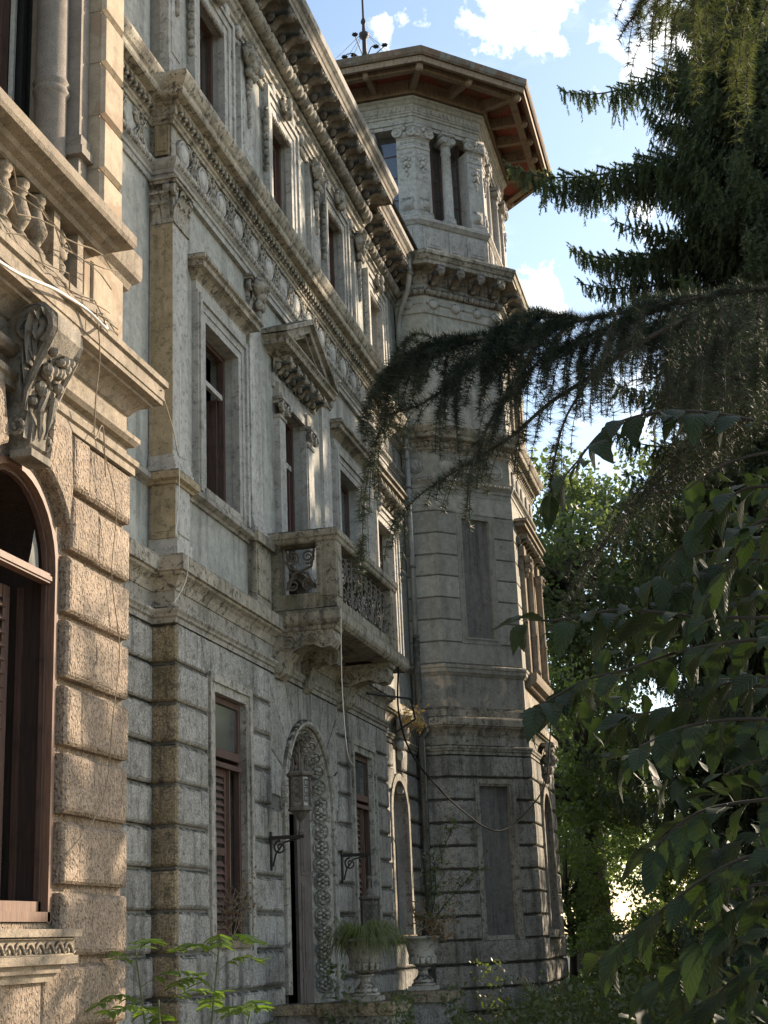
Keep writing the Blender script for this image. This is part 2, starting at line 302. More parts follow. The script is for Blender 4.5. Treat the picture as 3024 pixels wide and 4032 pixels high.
# ------------------------------------------------------------------ builders
class Fr:
    """a wall: u runs along it, o out of it, z up"""
    def __init__(s, ox, oy, ux, uy):
        s.o = (ox, oy); s.u = (ux, uy); s.n = (uy, -ux)
    def pt(s, u, o, z):
        return (s.o[0] + u * s.u[0] + o * s.n[0], s.o[1] + u * s.u[1] + o * s.n[1], z)
class Wd:
    def pt(s, u, o, z): return (u, o, z)
WORLD = Wd()
Q = math.sqrt(.5)
MAIN = Fr(-6.0, 0, 0, 1); WING = Fr(-4.3, 0, 0, 1)
TS = Fr(-6.28, 28.57, 1, 0); TC = Fr(-5.63, 28.57, Q, Q); TE = Fr(-4.23, 29.97, 0, 1); TF = Fr(-4.23, 33.4, -Q, Q)
ROOTS = {}
class MB:
    def __init__(s, f=MAIN): s.v = []; s.fc = []; s.f = f
    def p(s, u, o, z): s.v.append(s.f.pt(u, o, z)); return len(s.v) - 1
    def face(s, *i): s.fc.append(i)
    def box(s, u0, u1, o0, o1, z0, z1):
        i = [s.p(u, o, z) for z in (z0, z1) for u, o in ((u0, o0), (u1, o0), (u1, o1), (u0, o1))]
        for q in ((0, 1, 2, 3), (7, 6, 5, 4), (0, 4, 5, 1), (1, 5, 6, 2), (2, 6, 7, 3), (3, 7, 4, 0)): s.fc.append(tuple(i[k] for k in q))
        return s
    def poly(s, pts, o0, o1, bev=0.0):
        """prism of a (u,z) outline between depths, the front edge bevelled"""
        n = len(pts)
        def ring(off, o):
            out = []
            for k in range(n):
                a, b, c = pts[k - 1], pts[k], pts[(k + 1) % n]
                d1 = Vector((b[0] - a[0], b[1] - a[1])).normalized(); d2 = Vector((c[0] - b[0], c[1] - b[1])).normalized()
                n1 = Vector((-d1.y, d1.x)); n2 = Vector((-d2.y, d2.x))
                mm = (n1 + n2) / max(.35, 1 + n1.dot(n2))
                out.append(s.p(b[0] + mm.x * off, o, b[1] + mm.y * off))
            return out
        area = sum(pts[k - 1][0] * pts[k][1] - pts[k][0] * pts[k - 1][1] for k in range(n))
        if area < 0: pts = pts[::-1]
        rs = [ring(0, o0), ring(0, o1 - bev)] + ([ring(bev, o1)] if bev else [])
        if not bev: rs = [ring(0, o0), ring(0, o1)]
        for a, b in zip(rs, rs[1:]):
            for k in range(n): s.fc.append((a[k], a[(k + 1) % n], b[(k + 1) % n], b[k]))
        s.fc.append(tuple(rs[-1])); s.fc.append(tuple(rs[0][::-1]))
        return s
    def rock(s, u0, u1, o0, o1, z0, z1, bev=.022, rough=0.006, seed=0, draft=.03):
        """a dressed block: chamfered edge, smooth margin and an uneven face"""
        r = random.Random(hash((round(u0, 3), round(z0, 3), seed)))
        def rect(off, o): return [s.p(u, o, z) for u, z in ((u0 + off, z0 + off), (u1 - off, z0 + off), (u1 - off, z1 - off), (u0 + off, z1 - off))]
        a = rect(0, o0); b = rect(0, o1 - bev); c = rect(bev, o1)
        for x, y in ((a, b), (b, c)):
            for k in range(4): s.fc.append((x[k], x[(k + 1) % 4], y[(k + 1) % 4], y[k]))
        if rough <= 0: s.fc.append(tuple(c)); return s
        nu = 4 if u1 - u0 > .5 else 3; nz = 3
        off = bev + draft
        d = [[s.p(u0 + off + (u1 - u0 - 2 * off) * i / nu, o1 + .003 + r.uniform(0, rough * 2), z0 + off + (z1 - z0 - 2 * off) * j / nz) for i in range(nu + 1)] for j in range(nz + 1)]
        for j in range(nz):
            for i in range(nu): s.fc.append((d[j][i], d[j][i + 1], d[j + 1][i + 1], d[j + 1][i]))
        s.fc.append((c[0], c[1]) + tuple(d[0][::-1])); s.fc.append((c[1], c[2]) + tuple(d[j][nu] for j in range(nz, -1, -1)))
        s.fc.append((c[2], c[3]) + tuple(d[nz])); s.fc.append((c[3], c[0]) + tuple(d[j][0] for j in range(nz + 1)))
        return s
    def sweep(s, prof, path, side=1, caps=True, closed=False):
        n = len(path); rows = []
        for k in range(n):
            P = Vector(path[k]); dirs = []
            if k > 0 or closed: dirs.append((P - Vector(path[k - 1])).normalized())
            if k < n - 1 or closed: dirs.append((Vector(path[(k + 1) % n]) - P).normalized())
            ns = [Vector((-d.y, d.x)) * side for d in dirs]
            mm = ns[0] if len(ns) == 1 else (ns[0] + ns[1]) / (1 + ns[0].dot(ns[1]))
            rows.append([s.p(P.x + mm.x * o, P.y + mm.y * o, z) for o, z in prof])
        pr = list(zip(rows, rows[1:])) + ([(rows[-1], rows[0])] if closed else [])
        for a, b in pr:
            for k in range(len(prof) - 1): s.fc.append((a[k], b[k], b[k + 1], a[k + 1]))
        if caps and not closed: s.fc.append(tuple(rows[0])); s.fc.append(tuple(rows[-1][::-1]))
        return s
    def tube(s, pts, rad, n=6, cap=True):
        """tube along world points; rad a number or list"""
        pts = [Vector(p) for p in pts]; m = len(pts); rings = []
        up = Vector((0.13, .21, 1)).normalized()
        for k in range(m):
            d = (pts[min(k + 1, m - 1)] - pts[max(k - 1, 0)]).normalized()
            a = d.cross(up); a = a.normalized() if a.length > 1e-3 else Vector((1, 0, 0)); b = d.cross(a)
            r = rad[k] if isinstance(rad, (list, tuple)) else rad
            ring = []
            for j in range(n):
                t = 2 * math.pi * j / n
                q = pts[k] + (a * math.cos(t) + b * math.sin(t)) * r
                s.v.append(tuple(q)); ring.append(len(s.v) - 1)
            rings.append(ring)
        for x, y in zip(rings, rings[1:]):
            for j in range(n): s.fc.append((x[j], x[(j + 1) % n], y[(j + 1) % n], y[j]))
        if cap: s.fc.append(tuple(rings[0][::-1])); s.fc.append(tuple(rings[-1]))
        return s
    def ltube(s, pts, rad, n=6): return s.tube([s.f.pt(*p) for p in pts], rad, n)
    def lathe(s, prof, c, n=16, ax='z', squash=1):
        """prof [(r, h)] turned round a vertical axis at world c (or round the wall normal, ax='o', c local)"""
        rows = []
        for r, h in prof:
            row = []
            for j in range(n):
                t = 2 * math.pi * j / n
                if ax == 'z': s.v.append((c[0] + r * math.cos(t), c[1] + r * math.sin(t), c[2] + h)); row.append(len(s.v) - 1)
                else: row.append(s.p(c[0] + r * math.cos(t), c[1] + h, c[2] + r * math.sin(t) * squash))
            rows.append(row)
        for a, b in zip(rows, rows[1:]):
            for j in range(n): s.fc.append((a[j], a[(j + 1) % n], b[(j + 1) % n], b[j]))
        s.fc.append(tuple(rows[0][::-1])); s.fc.append(tuple(rows[-1]))
        return s
    def ball(s, c, ru, ro, rz, n=8, m=5):
        rows = []
        for i in range(1, m):
            ph = math.pi * i / m
            rows.append([s.p(c[0] + ru * math.sin(ph) * math.cos(2 * math.pi * j / n), c[1] + ro * math.sin(ph) * math.sin(2 * math.pi * j / n), c[2] + rz * math.cos(ph)) for j in range(n)])
        t = s.p(c[0], c[1], c[2] + rz); b = s.p(c[0], c[1], c[2] - rz)
        for a, q in zip(rows, rows[1:]):
            for j in range(n): s.fc.append((a[j], q[j], q[(j + 1) % n], a[(j + 1) % n]))
        for j in range(n): s.fc.append((t, rows[0][j], rows[0][(j + 1) % n])); s.fc.append((b, rows[-1][(j + 1) % n], rows[-1][j]))
        return s
    def spiral(s, cu, o, cz, r0, r1, turns, a0, rad, n=5, seg=18):
        pts = []
        for k in range(seg + 1):
            t = k / seg; a = a0 + turns * 2 * math.pi * t; r = r0 + (r1 - r0) * t
            pts.append((cu + r * math.cos(a), o, cz + r * math.sin(a)))
        s.ltube(pts, [rad * (1 - .35 * k / seg) for k in range(seg + 1)], n); return pts
    def acanthus(s, u, o, z, w, h, lean=.5, du=0):
        """a curling leaf standing on a face; du leans it sideways"""
        prof = [(0, 0, .75), (.06, .35, 1.0), (.14, .65, .95), (.3, .9, .7), (.46, .97, .45), (.5, .84, .2)]
        rows = []
        for oo, hh, ww in prof:
            rows.append([s.p(u + k * w * .5 * ww + du * hh * h, o + oo * lean * h + (.02 * h if k == 0 else 0), z + hh * h) for k in (-1, -.45, 0, .45, 1)])
        for a, b in zip(rows, rows[1:]):
            for k in range(4): s.fc.append((a[k], a[k + 1], b[k + 1], b[k]))
        return s
    def build(s, name, mat, parent=None, smooth=False, kind=None):
        me = bpy.data.meshes.new(name)
        me.from_pydata(s.v, [], s.fc)
        me.materials.append(M[mat] if isinstance(mat, str) else mat)
        if smooth: me.polygons.foreach_set('use_smooth', [True] * len(me.polygons))
        me.update()
        return link(name, me, parent, kind=kind)
def wloc(o):
    return ROOTS.get(o.name, Vector((0, 0, 0)))
def link(name, me, parent=None, mat4=None, kind=None):
    o = bpy.data.objects.new(name, me); COL.objects.link(o)
    if parent is not None:
        o.parent = parent
        o.matrix_parent_inverse = Matrix.Translation(-wloc(parent))
    if mat4 is not None: o.matrix_basis = mat4
    if kind: o['kind'] = kind
    return o
def tag(o, label, cat, group=None):
    o['label'] = label; o['category'] = cat
    if group: o['group'] = group
    return o
def thing(name, label, cat, loc, group=None):
    o = bpy.data.objects.new(name, None); COL.objects.link(o); o.location = loc
    o.empty_display_size = .2
    ROOTS[o.name] = Vector(loc)
    return tag(o, label, cat, group)
def copy_thing(root, loc, label, rot=None):
    r = root.copy(); COL.objects.link(r); r.location = loc; r['label'] = label
    if rot: r.rotation_euler = rot
    for ch in list(root.children):
        c = ch.copy(); COL.objects.link(c); c.parent = r; c.matrix_parent_inverse = ch.matrix_parent_inverse.copy()
        for g in list(ch.children):
            d = g.copy(); COL.objects.link(d); d.parent = c; d.matrix_parent_inverse = g.matrix_parent_inverse.copy()
    return r
def arc(cu, cz, r, a0, a1, n): return [(cu + r * math.cos(a0 + (a1 - a0) * k / n), cz + r * math.sin(a0 + (a1 - a0) * k / n)) for k in range(n + 1)]
def wall_holes(f, u0, u1, z0, z1, o, holes, depth=.35):
    """a wall face with rectangular or round-headed openings and their reveals; holes (ua, ub, za, zb, arched)"""
    b = MB(f)
    us = sorted({u0, u1, *[x for h in holes for x in h[:2]]}); zs = sorted({z0, z1, *[x for h in holes for x in h[2:4]]})
    for i in range(len(us) - 1):
        for j in range(len(zs) - 1):
            cu, cz = (us[i] + us[i + 1]) / 2, (zs[j] + zs[j + 1]) / 2
            if any(h[0] < cu < h[1] and h[2] < cz < h[3] for h in holes): continue
            b.face(*[b.p(u, o, z) for u, z in ((us[i], zs[j]), (us[i + 1], zs[j]), (us[i + 1], zs[j + 1]), (us[i], zs[j + 1]))])
    for h in holes:
        ua, ub, za, zb = h[:4]; arched = len(h) > 4 and h[4]
        if arched:
            r = (ub - ua) / 2; c = (ua + ub) / 2; sp = zb - r
            pts = arc(c, sp, r, 0, math.pi, 16)
            b.face(*[b.p(u, o, z) for u, z in pts[:9] + [(c, zb), (ub, zb)]]); b.face(*[b.p(u, o, z) for u, z in pts[8:] + [(ua, zb), (c, zb)]])
            loop = [(ub, za)] + pts + [(ua, za)]
        else: loop = [(ub, za), (ub, zb), (ua, zb), (ua, za)]
        for k in range(len(loop)):
            p, q = loop[k], loop[(k + 1) % len(loop)]
            b.face(b.p(p[0], o, p[1]), b.p(q[0], o, q[1]), b.p(q[0], o - depth, q[1]), b.p(p[0], o - depth, p[1]))
    return b
def frame_rect(b, u0, u1, z0, z1, steps, bottom=False):
    """stepped surround outside an opening; steps [(inner offset, outer offset, o0, o1)]"""
    for a, c, o0, o1 in steps:
        if a == 0: a = -.007
        b.box(u0 - c, u0 - a, o0, o1, z0 - (c if bottom else 0), z1 + c)
        b.box(u1 + a, u1 + c, o0, o1, z0 - (c if bottom else 0), z1 + c)
        b.box(u0 - a, u1 + a, o0, o1, z1 + a, z1 + c)
        if bottom: b.box(u0 - a, u1 + a, o0, o1, z0 - c, z0 - a)
    return b
def capital(b, u0, u1, z0, z1, o, depth, side=False):
    """corinthian capital on a pilaster: astragal, two rows of leaves, volutes, abacus"""
    w = u1 - u0; h = z1 - z0; c = (u0 + u1) / 2
    b.box(u0 + .01, u1 - .01, o - depth, o + .0, z0, z1 - .12 * h)
    b.box(u0 - .02, u1 + .02, o - depth, o + .025, z0 - .03, z0 + .02)
    for k in (-1, 0, 1): b.acanthus(c + k * w * .33, o, z0 + .02, w * .36, h * .42, .6)
    for k in (-.5, .5): b.acanthus(c + k * w * .36, o + .01, z0 + .2 * h, w * .36, h * .5, .7)
    for k in (-1, 1):
        uu = c + k * w * .5
        b.lathe([(.02, 0), (w * .17, .0), (w * .17, .05), (w * .11, .06), (w * .10, .045), (w * .05, .05), (w * .04, .075), (.005, .08)], (uu, o - .01, z1 - .26 * h), 10, 'o')
    b.acanthus(c, o + .02, z1 - .34 * h, w * .3, h * .26, .9)
    if side:
        for j in range(2):
            oo = o - depth * (.3 + .45 * j)
            for zz in (0, .25):
                q = [(u0 + .0, 0), (u0 - .015, .3), (u0 - .05, .7), (u0 - .1, .95), (u0 - .105, .8)]
                rows = [[b.p(uu, oo + k * depth * .2, z0 + h * (zz + .42 * t)) for k in (-1, 0, 1)] for uu, t in q]
                for a_, c_ in zip(rows, rows[1:]):
                    for k in range(2): b.face(a_[k], a_[k + 1], c_[k + 1], c_[k])
        b.ball((u0 - .05, o - .06, z1 - .24 * h), .06, .06, .07)
    b.box(u0 - .06, u1 + .06, o - depth, o + .07, z1 - .12 * h, z1 - .05 * h)
    b.box(u0 - .085, u1 + .085, o - depth, o + .095, z1 - .05 * h, z1)
    return b
def mascaron(b, c, o, z, w, h, d=.16):
    """carved console: scroll over a mask over hanging leaves"""
    b.lathe([(.0, -.05), (w * .42, -.05), (w * .42, .0), (w * .30, .03), (w * .3, .06), (w * .12, .07), (w * .1, .1), (.005, .1)], (c - w * .22, o + d * .6, z - h * .16), 10, 'o')
    b.lathe([(.0, -.05), (w * .42, -.05), (w * .42, .0), (w * .30, .03), (w * .3, .06), (w * .12, .07), (w * .1, .1), (.005, .1)], (c + w * .22, o + d * .6, z - h * .16), 10, 'o')
    b.box(c - w * .5, c + w * .5, o - .05, o + d, z - h * .08, z)
    b.ball((c, o + d * .55, z - h * .38), w * .3, d * .6, h * .17)
    b.ball((c, o + d * .95, z - h * .4), w * .09, d * .25, h * .07)
    for k in (-1, 0, 1): b.ball((c + k * w * .2, o + d * .45, z - h * .6), w * .18, d * .4, h * .14, 6, 4)
    b.ball((c, o + d * .3, z - h * .8), w * .16, d * .3, h * .16, 6, 4)
    b.acanthus(c - w * .3, o, z - h * .5, w * .4, h * .42, .5); b.acanthus(c + w * .3, o, z - h * .5, w * .4, h * .42, .5)
    return b
def eaves_bracket(b, c, o0, o1, z0, z1, w):
    """scrolled bracket with a carved head under the eaves"""
    d = o1 - o0; h = z1 - z0
    pr = [(o0, z0 + .1 * h), (o0 + .2 * d, z0), (o0 + .36 * d, z0 + .08 * h), (o0 + .5 * d, z0 + .34 * h), (o0 + .72 * d, z0 + .42 * h), (o0 + .86 * d, z0 + .36 * h), (o1, z0 + .5 * h), (o1, z0 + .78 * h), (o1 - .08 * d, z1), (o0, z1)]
    L_ = [b.p(c - w / 2, o, z) for o, z in pr]; R_ = [b.p(c + w / 2, o, z) for o, z in pr]
    for k in range(len(pr)): b.face(L_[k], L_[(k + 1) % len(pr)], R_[(k + 1) % len(pr)], R_[k])
    b.face(*L_); b.face(*R_[::-1])
    for sgn in (-1, 1): b.lathe([(.0, -.02), (.3 * h, -.02), (.3 * h, .0), (.18 * h, .015), (.1 * h, .03), (.004, .03)], (0, 0, 0), 8, 'o') if False else b.ball((c + sgn * w * .5, o0 + .28 * d, z0 + .42 * h), .025, .18 * d, .26 * h, 8, 4)
    b.ball((c, o1 - .02 * d, z0 + .42 * h), w * .42, .16 * d, .24 * h, 8, 5)
    b.ball((c, o1 + .1 * d, z0 + .34 * h), w * .2, .1 * d, .12 * h, 6, 4)
    for sgn in (-1, 1): b.ball((c + sgn * w * .4, o1 - .04 * d, z0 + .6 * h), w * .16, .1 * d, .16 * h, 6, 4)
    b.ball((c, o0 + .25 * d, z0 + .05 * h), w * .4, .15 * d, .16 * h, 6, 4)
    return b
# ------------------------------------------------------------------ ground
gb = MB(WORLD)
rg = random.Random(3)
xs = [-400, -120, -40, -20] + [-14 + 2 * i for i in range(22)] + [60, 160, 400]
ys = [-200, -60, -20] + [-8 + 2 * i for i in range(36)] + [90, 140, 240, 500, 1200]
idx = {}
for i, x in enumerate(xs):
    for j, y in enumerate(ys):
        z = noise.noise(Vector((x * .15, y * .15, 0))) * .12 if abs(x) < 60 and y < 90 else 0
        idx[i, j] = gb.p(x, y, z - .05)
for i in range(len(xs) - 1):
    for j in range(len(ys) - 1): gb.face(idx[i, j], idx[i + 1, j], idx[i + 1, j + 1], idx[i, j + 1])
gb.build('ground', 'earth', kind='structure')
gv = MB(WORLD)
for i in range(14):
    for j in range(24):
        x0, y0 = -4.2 + i * 1.4, -18 + j * 1.4
        gv.face(*[gv.p(x, y, .14 + .01 * math.sin(x * 2 + y)) for x, y in ((x0, y0), (x0 + 1.4, y0), (x0 + 1.4, y0 + 1.4), (x0, y0 + 1.4))])
gv.build('bounce_forecourt', 'bounce_gravel', kind='structure')  # unseen pale ground added to bounce light onto the shaded front
ZJ = [1.12 + .443 * k for k in range(10)]            # courses of the ground floor
ZB = [.25, .68, 1.12, 1.563]
C1, C2, C3 = 16.72, 19.9, 23.08                       # the three bays
A0, A1 = 15.0, 24.75                                  # the projecting centre
RO = -.28                                             # its recess on both sides
TP = [(-6.28, 28.57), (-5.63, 28.57), (-4.23, 29.97), (-4.23, 33.4), (-5.63, 34.8), (-9.17, 34.8), (-10.57, 33.4), (-10.57, 29.97), (-9.17, 28.57)]
def tower_path(inset=0.0, half=True):
    return TP[:6] if half else TP[1:]
# ------------------------------------------------------------------ palace wing (left)
wing = thing('palace_wing', 'sunlit rusticated stone wing with an arched window and a balustrade above, nearest the camera', 'palace wing', (-5.2, 5, 0))
W0, W1 = -3.0, 9.87
b = wall_holes(WING, W0, W1, 0, 5.9, -.05, [(7.55, 8.77, 1.8, 4.68, True), (3.6, 4.8, 1.8, 4.68, True)], .45)
b.box(W1 - .3, W1 - .05, -2.2, -.06, 0, 5.9); b.box(W1 - .3, W1 - .05, -2.2, -.3, 5.9, 16.5)
b.build('wall', 'rock_wing', wing)
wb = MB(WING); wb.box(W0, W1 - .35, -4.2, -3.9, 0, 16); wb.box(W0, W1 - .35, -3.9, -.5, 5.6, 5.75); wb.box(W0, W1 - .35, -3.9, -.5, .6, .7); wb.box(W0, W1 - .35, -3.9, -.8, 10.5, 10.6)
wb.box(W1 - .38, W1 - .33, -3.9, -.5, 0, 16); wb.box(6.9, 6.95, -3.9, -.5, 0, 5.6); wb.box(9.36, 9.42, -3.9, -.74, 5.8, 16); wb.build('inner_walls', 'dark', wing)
# rusticated blocks beside the arched window
r = random.Random(4)
bl = []
for k in range(-2, 9):
    z0 = 1.12 + .443 * k + .034; z1 = z0 + .443 - .058
    if z0 < -.1: z0 = 0
    if k < 0: cols = [W0, 1.2, 2.4, 3.6, 4.8, 6.0, 7.2, 8.3, 8.95, W1]
    elif k == 0: cols = [W0, 1.2, 2.4, 3.6, 4.8, 6.0, 7.1, 8.55, 9.05 , W1]
    else:
        s = 9.26 if k % 2 else 9.05
        cols = [W0, 1.0, 2.2, 3.0, None, 5.4, 6.4, 7.48, None, 8.80, s, W1]
        if z1 > 4.3: cols = [W0, 1.0, 2.2, 2.9, None, 5.5, 6.3, 7.3, None, 8.84, 9.28 if k % 2 else 9.12, W1]
    for a, c in zip(cols, cols[1:]):
        if a is None or c is None: continue
        o = MB(WING); tight = .004
        lip = 0 if (c == W1) else tight
        o.rock(a + tight, c - lip, -.06, (.006 if c == W1 else .03) + r.uniform(-.003, .003), z0, z1, .018, .004, k, .018)
        o.build('stone_block', 'rock_wing', wing)
# voussoirs round the arch
for cc in (8.16, 4.2):
    for side in (-1, 1):
        o = MB(WING)
        pts = arc(cc, 4.07, .69, R(90 - 62 * 1), R(90 - 22), 6) if side > 0 else arc(cc, 4.07, .69, R(90 + 62), R(90 + 22), 6)
        top = [(cc + side * .34, 5.09), (cc + side * .62, 5.09), (cc + side * .66, 4.67)]
        o.poly(pts + top, -.06, .05, .02); o.build('voussoir', 'rock_wing', wing)
# mouldings
def wpath(end=W1, o=0): return [(W0, o), (end, o), (end, o - 1.6)]
o = MB(WING); o.sweep([(-.05, 5.09), (.03, 5.09), (.03, 5.15), (.05, 5.16), (.055, 5.2), (-.02, 5.22), (-.02, 5.31), (.03, 5.32), (.06, 5.35), (.06, 5.385), (-.02, 5.40)], wpath()); o.build('string_moulding', 'trim_sunlit', wing)
o = MB(WING); o.sweep([(-.02, 5.39), (-.02, 5.56), (.0, 5.57), (.02, 5.60), (.05, 5.63), (.09, 5.655), (.13, 5.665), (.13, 5.69), (.19, 5.70), (.19, 5.735), (.2, 5.74), (.2, 5.84), (.225, 5.85), (.225, 5.90), (-.3, 5.93)], wpath()); o.build('cornice', 'trim_sunlit', wing)
# sill of the arched window with its row of little arches
for cc in (8.16, 4.2):
    o = MB(WING); o.box(cc - .56, cc + .66, -.05, .14, 1.55, 1.60); o.box(cc - .56, cc + .66, -.05, .11, 1.60, 1.71); o.box(cc - .6, cc + .68, -.05, .15, 1.71, 1.755)
    o.box(cc - .5, cc + .5, -.05, .1, 1.50, 1.55); o.box(cc - .45, cc + .45, -.05, .07, 1.45, 1.50)
    si = o.build('window_sill', 'trim_sunlit', wing)
    o = MB(WING)
    for k in range(9):
        u = cc - .47 + k * .128
        ring = arc(u, 1.625, .05, R(20), R(180), 7)
        o.ltube([(x, .118, z) for x, z in ring], .011, 5); o.ltube([(u + .05, .118, 1.645), (u + .075, .118, 1.61), (u + .09, .118, 1.625)], .010, 5); o.ball((u, .115, 1.628), .016, .014, .02, 6, 4)
    o.ltube([(cc - .53, .118, 1.605), (cc + .62, .118, 1.605)], .008, 4); o.ltube([(cc - .53, .118, 1.7), (cc + .62, .118, 1.7)], .008, 4)
    o.build('carved_band', 'trim_sunlit', si, True)
# keystone console over the arch: a scrolled bracket wrapped in leaves and fruit
for cc in (8.12, 4.2):
    o = MB(WING); rk = random.Random(2)
    pr = [(-.05, 4.68), (.05, 4.68), (.12, 4.74), (.14, 4.86), (.10, 5.02), (.11, 5.16), (.18, 5.28), (.27, 5.36), (.33, 5.46), (.33, 5.57), (.24, 5.66), (-.05, 5.66)]
    wd_ = [.085 + .10 * max(0, (z - 4.68)) for _, z in pr]
    A_ = [o.p(cc - w_, q_, z) for (q_, z), w_ in zip(pr, wd_)]; B_ = [o.p(cc + w_, q_, z) for (q_, z), w_ in zip(pr, wd_)]
    for k in range(len(pr)): o.face(A_[k], A_[(k + 1) % len(pr)], B_[(k + 1) % len(pr)], B_[k])
    o.face(*A_); o.face(*B_[::-1])
    for sg in (-1, 1):
        f_ = Fr(-4.3, cc + sg * .19, 1, 0); o.f = f_
        o.spiral(.17, 0, 5.5, .145, .03, 1.7, R(-60), .036, 6, 26); o.ball((.17, 0, 5.5), .035, .045, .035, 8, 5)
        o.spiral(.07, 0, 4.83, .07, .02, 1.4, R(100), .02, 5, 16)
        o.ltube([(.28, 0, 5.38), (.2, 0, 5.22), (.13, 0, 5.05), (.13, 0, 4.92)], [.03, .026, .022, .016], 6)
        o.f = WING
        for q_ in range(3): o.acanthus(cc + sg * (.13 + .03 * q_), .10 + .03 * q_, 4.98 + .12 * q_, .17, .34, .45, sg * .25)
    for q_ in range(5): o.acanthus(cc - .16 + .08 * q_, .22 - .02 * abs(q_ - 2), 5.26, .11, .34, .5, (q_ - 2) * .12)
    for q_ in range(5): o.acanthus(cc - .12 + .06 * q_, .1, 4.76, .09, .32, .35, (2 - q_) * .1)
    for q_ in range(22):
        zz_ = rk.uniform(5.0, 5.34); o.ball((cc + rk.uniform(-.13, .13), .13 + (zz_ - 5.0) * .42 + rk.uniform(-.02, .03), zz_), rk.uniform(.028, .05), .04, rk.uniform(.028, .05), 7, 5)
    o.ltube([(cc - .05, .2, 5.1), (cc - .07, .17, 4.95), (cc - .03, .15, 4.78)], [.03, .026, .012], 6); o.ltube([(cc + .06, .2, 5.08), (cc + .07, .17, 4.93), (cc + .04, .15, 4.8)], [.03, .022, .01], 6)
    o.box(cc - .13, cc + .13, .0, .15, 4.64, 4.69)
    o.build('keystone', 'eaves', wing, False)  # darker stone puts the console's partial shade into the colour
# arched window: frame, transom, broken glass, louvred shutter
def arched_frame(f, cc, hw, z0, zt, o0, o1, wd):
    m_ = MB(f); sp = zt - hw
    out = [(cc + hw, z0)] + arc(cc, sp, hw, 0, math.pi, 18) + [(cc - hw, z0)]
    inn = [(cc + hw - wd, z0)] + arc(cc, sp, hw - wd, 0, math.pi, 18) + [(cc - hw + wd, z0)]
    a = [m_.p(u, o1, z) for u, z in out]; c = [m_.p(u, o1, z) for u, z in inn]; a2 = [m_.p(u, o0, z) for u, z in out]; c2 = [m_.p(u, o0, z) for u, z in inn]
    for k in range(len(out) - 1):
        for x, y in ((a, c), (c, c2), (a2, a)): m_.face(x[k], x[k + 1], y[k + 1], y[k])
    return m_
for cc, real in ((8.16, True), (4.2, False)):
    wf = arched_frame(WING, cc, .615, 1.8, 4.685, -.085, -.03, .05).build('window_frame', 'wood_lit', wing)
    arched_frame(WING, cc, .606, 1.81, 4.676, -.47, -.12, .035).build('shade_lining', 'wood_dark', wf)  # dark lining added, its colour stands in for the shaded gap
    arched_frame(WING, cc, .567, 1.83, 4.637, -.115, -.08, .035).build('sash', 'wood', wf)
    o = MB(WING); o.box(cc - .56, cc + .56, -.12, -.055, 3.985, 4.05); o.box(cc - .56, cc + .56, -.15, -.045, 4.0, 4.03); o.build('transom', 'wood_lit', wf)
    o = MB(WING); o.box(cc - .6, cc + .6, -.12, -.03, 1.805, 1.865); o.box(cc - .6, cc + .6, -.16, -.08, 1.865, 1.93); o.build('bottom_rail', 'wood_lit', wf)
    o = MB(WING); o.box(cc + .55, cc + .58, -.3, -.26, 1.93, 3.98); o.build('mullion', 'wood', wf)
    o = MB(WING)
    o.face(*[o.p(u, -.12, z) for u, z in ((cc + .34, 4.055), (cc + .50, 4.055), (cc + .48, 4.2), (cc + .42, 4.34), (cc + .39, 4.2))]); o.build('glass_shard', 'lampglass', wf)
    sh = MB(WING); u0, u1 = cc - .55, cc + .43
    for a, c in ((u0, u0 + .07), (u1 - .09, u1)): sh.box(a, c, -.34, -.29, 1.93, 3.96)
    for z in (1.93, 2.86, 3.87): sh.box(u0 + .07, u1 - .09, -.335, -.295, z, z + .09)
    s = sh.build('shutter', 'wood', wing)
    sl = MB(WORLD); hw = (u1 - u0 - .16) / 2
    i8 = [sl.p(x, y, z) for x in (-hw, hw) for y, z in ((.04, -.045), (.052, -.037), (-.012, .04), (-.024, .032))]
    for q in ((0, 1, 2, 3), (7, 6, 5, 4), (0, 4, 5, 1), (1, 5, 6, 2), (2, 6, 7, 3), (3, 7, 4, 0)): sl.face(*[i8[k] for k in q])
    slat = bpy.data.meshes.new('slat'); slat.from_pydata([(-y, x, z) if False else (y, x, z) for x, y, z in sl.v], [], sl.fc); slat.materials.append(M['wood'])
    z = 2.07
    while z < 3.84:
        if not (2.8 < z < 2.98): link('slat', slat, s, Matrix.Translation((-4.3 - .315, (u0 + u1 - .02) / 2, z)))
        z += .0885
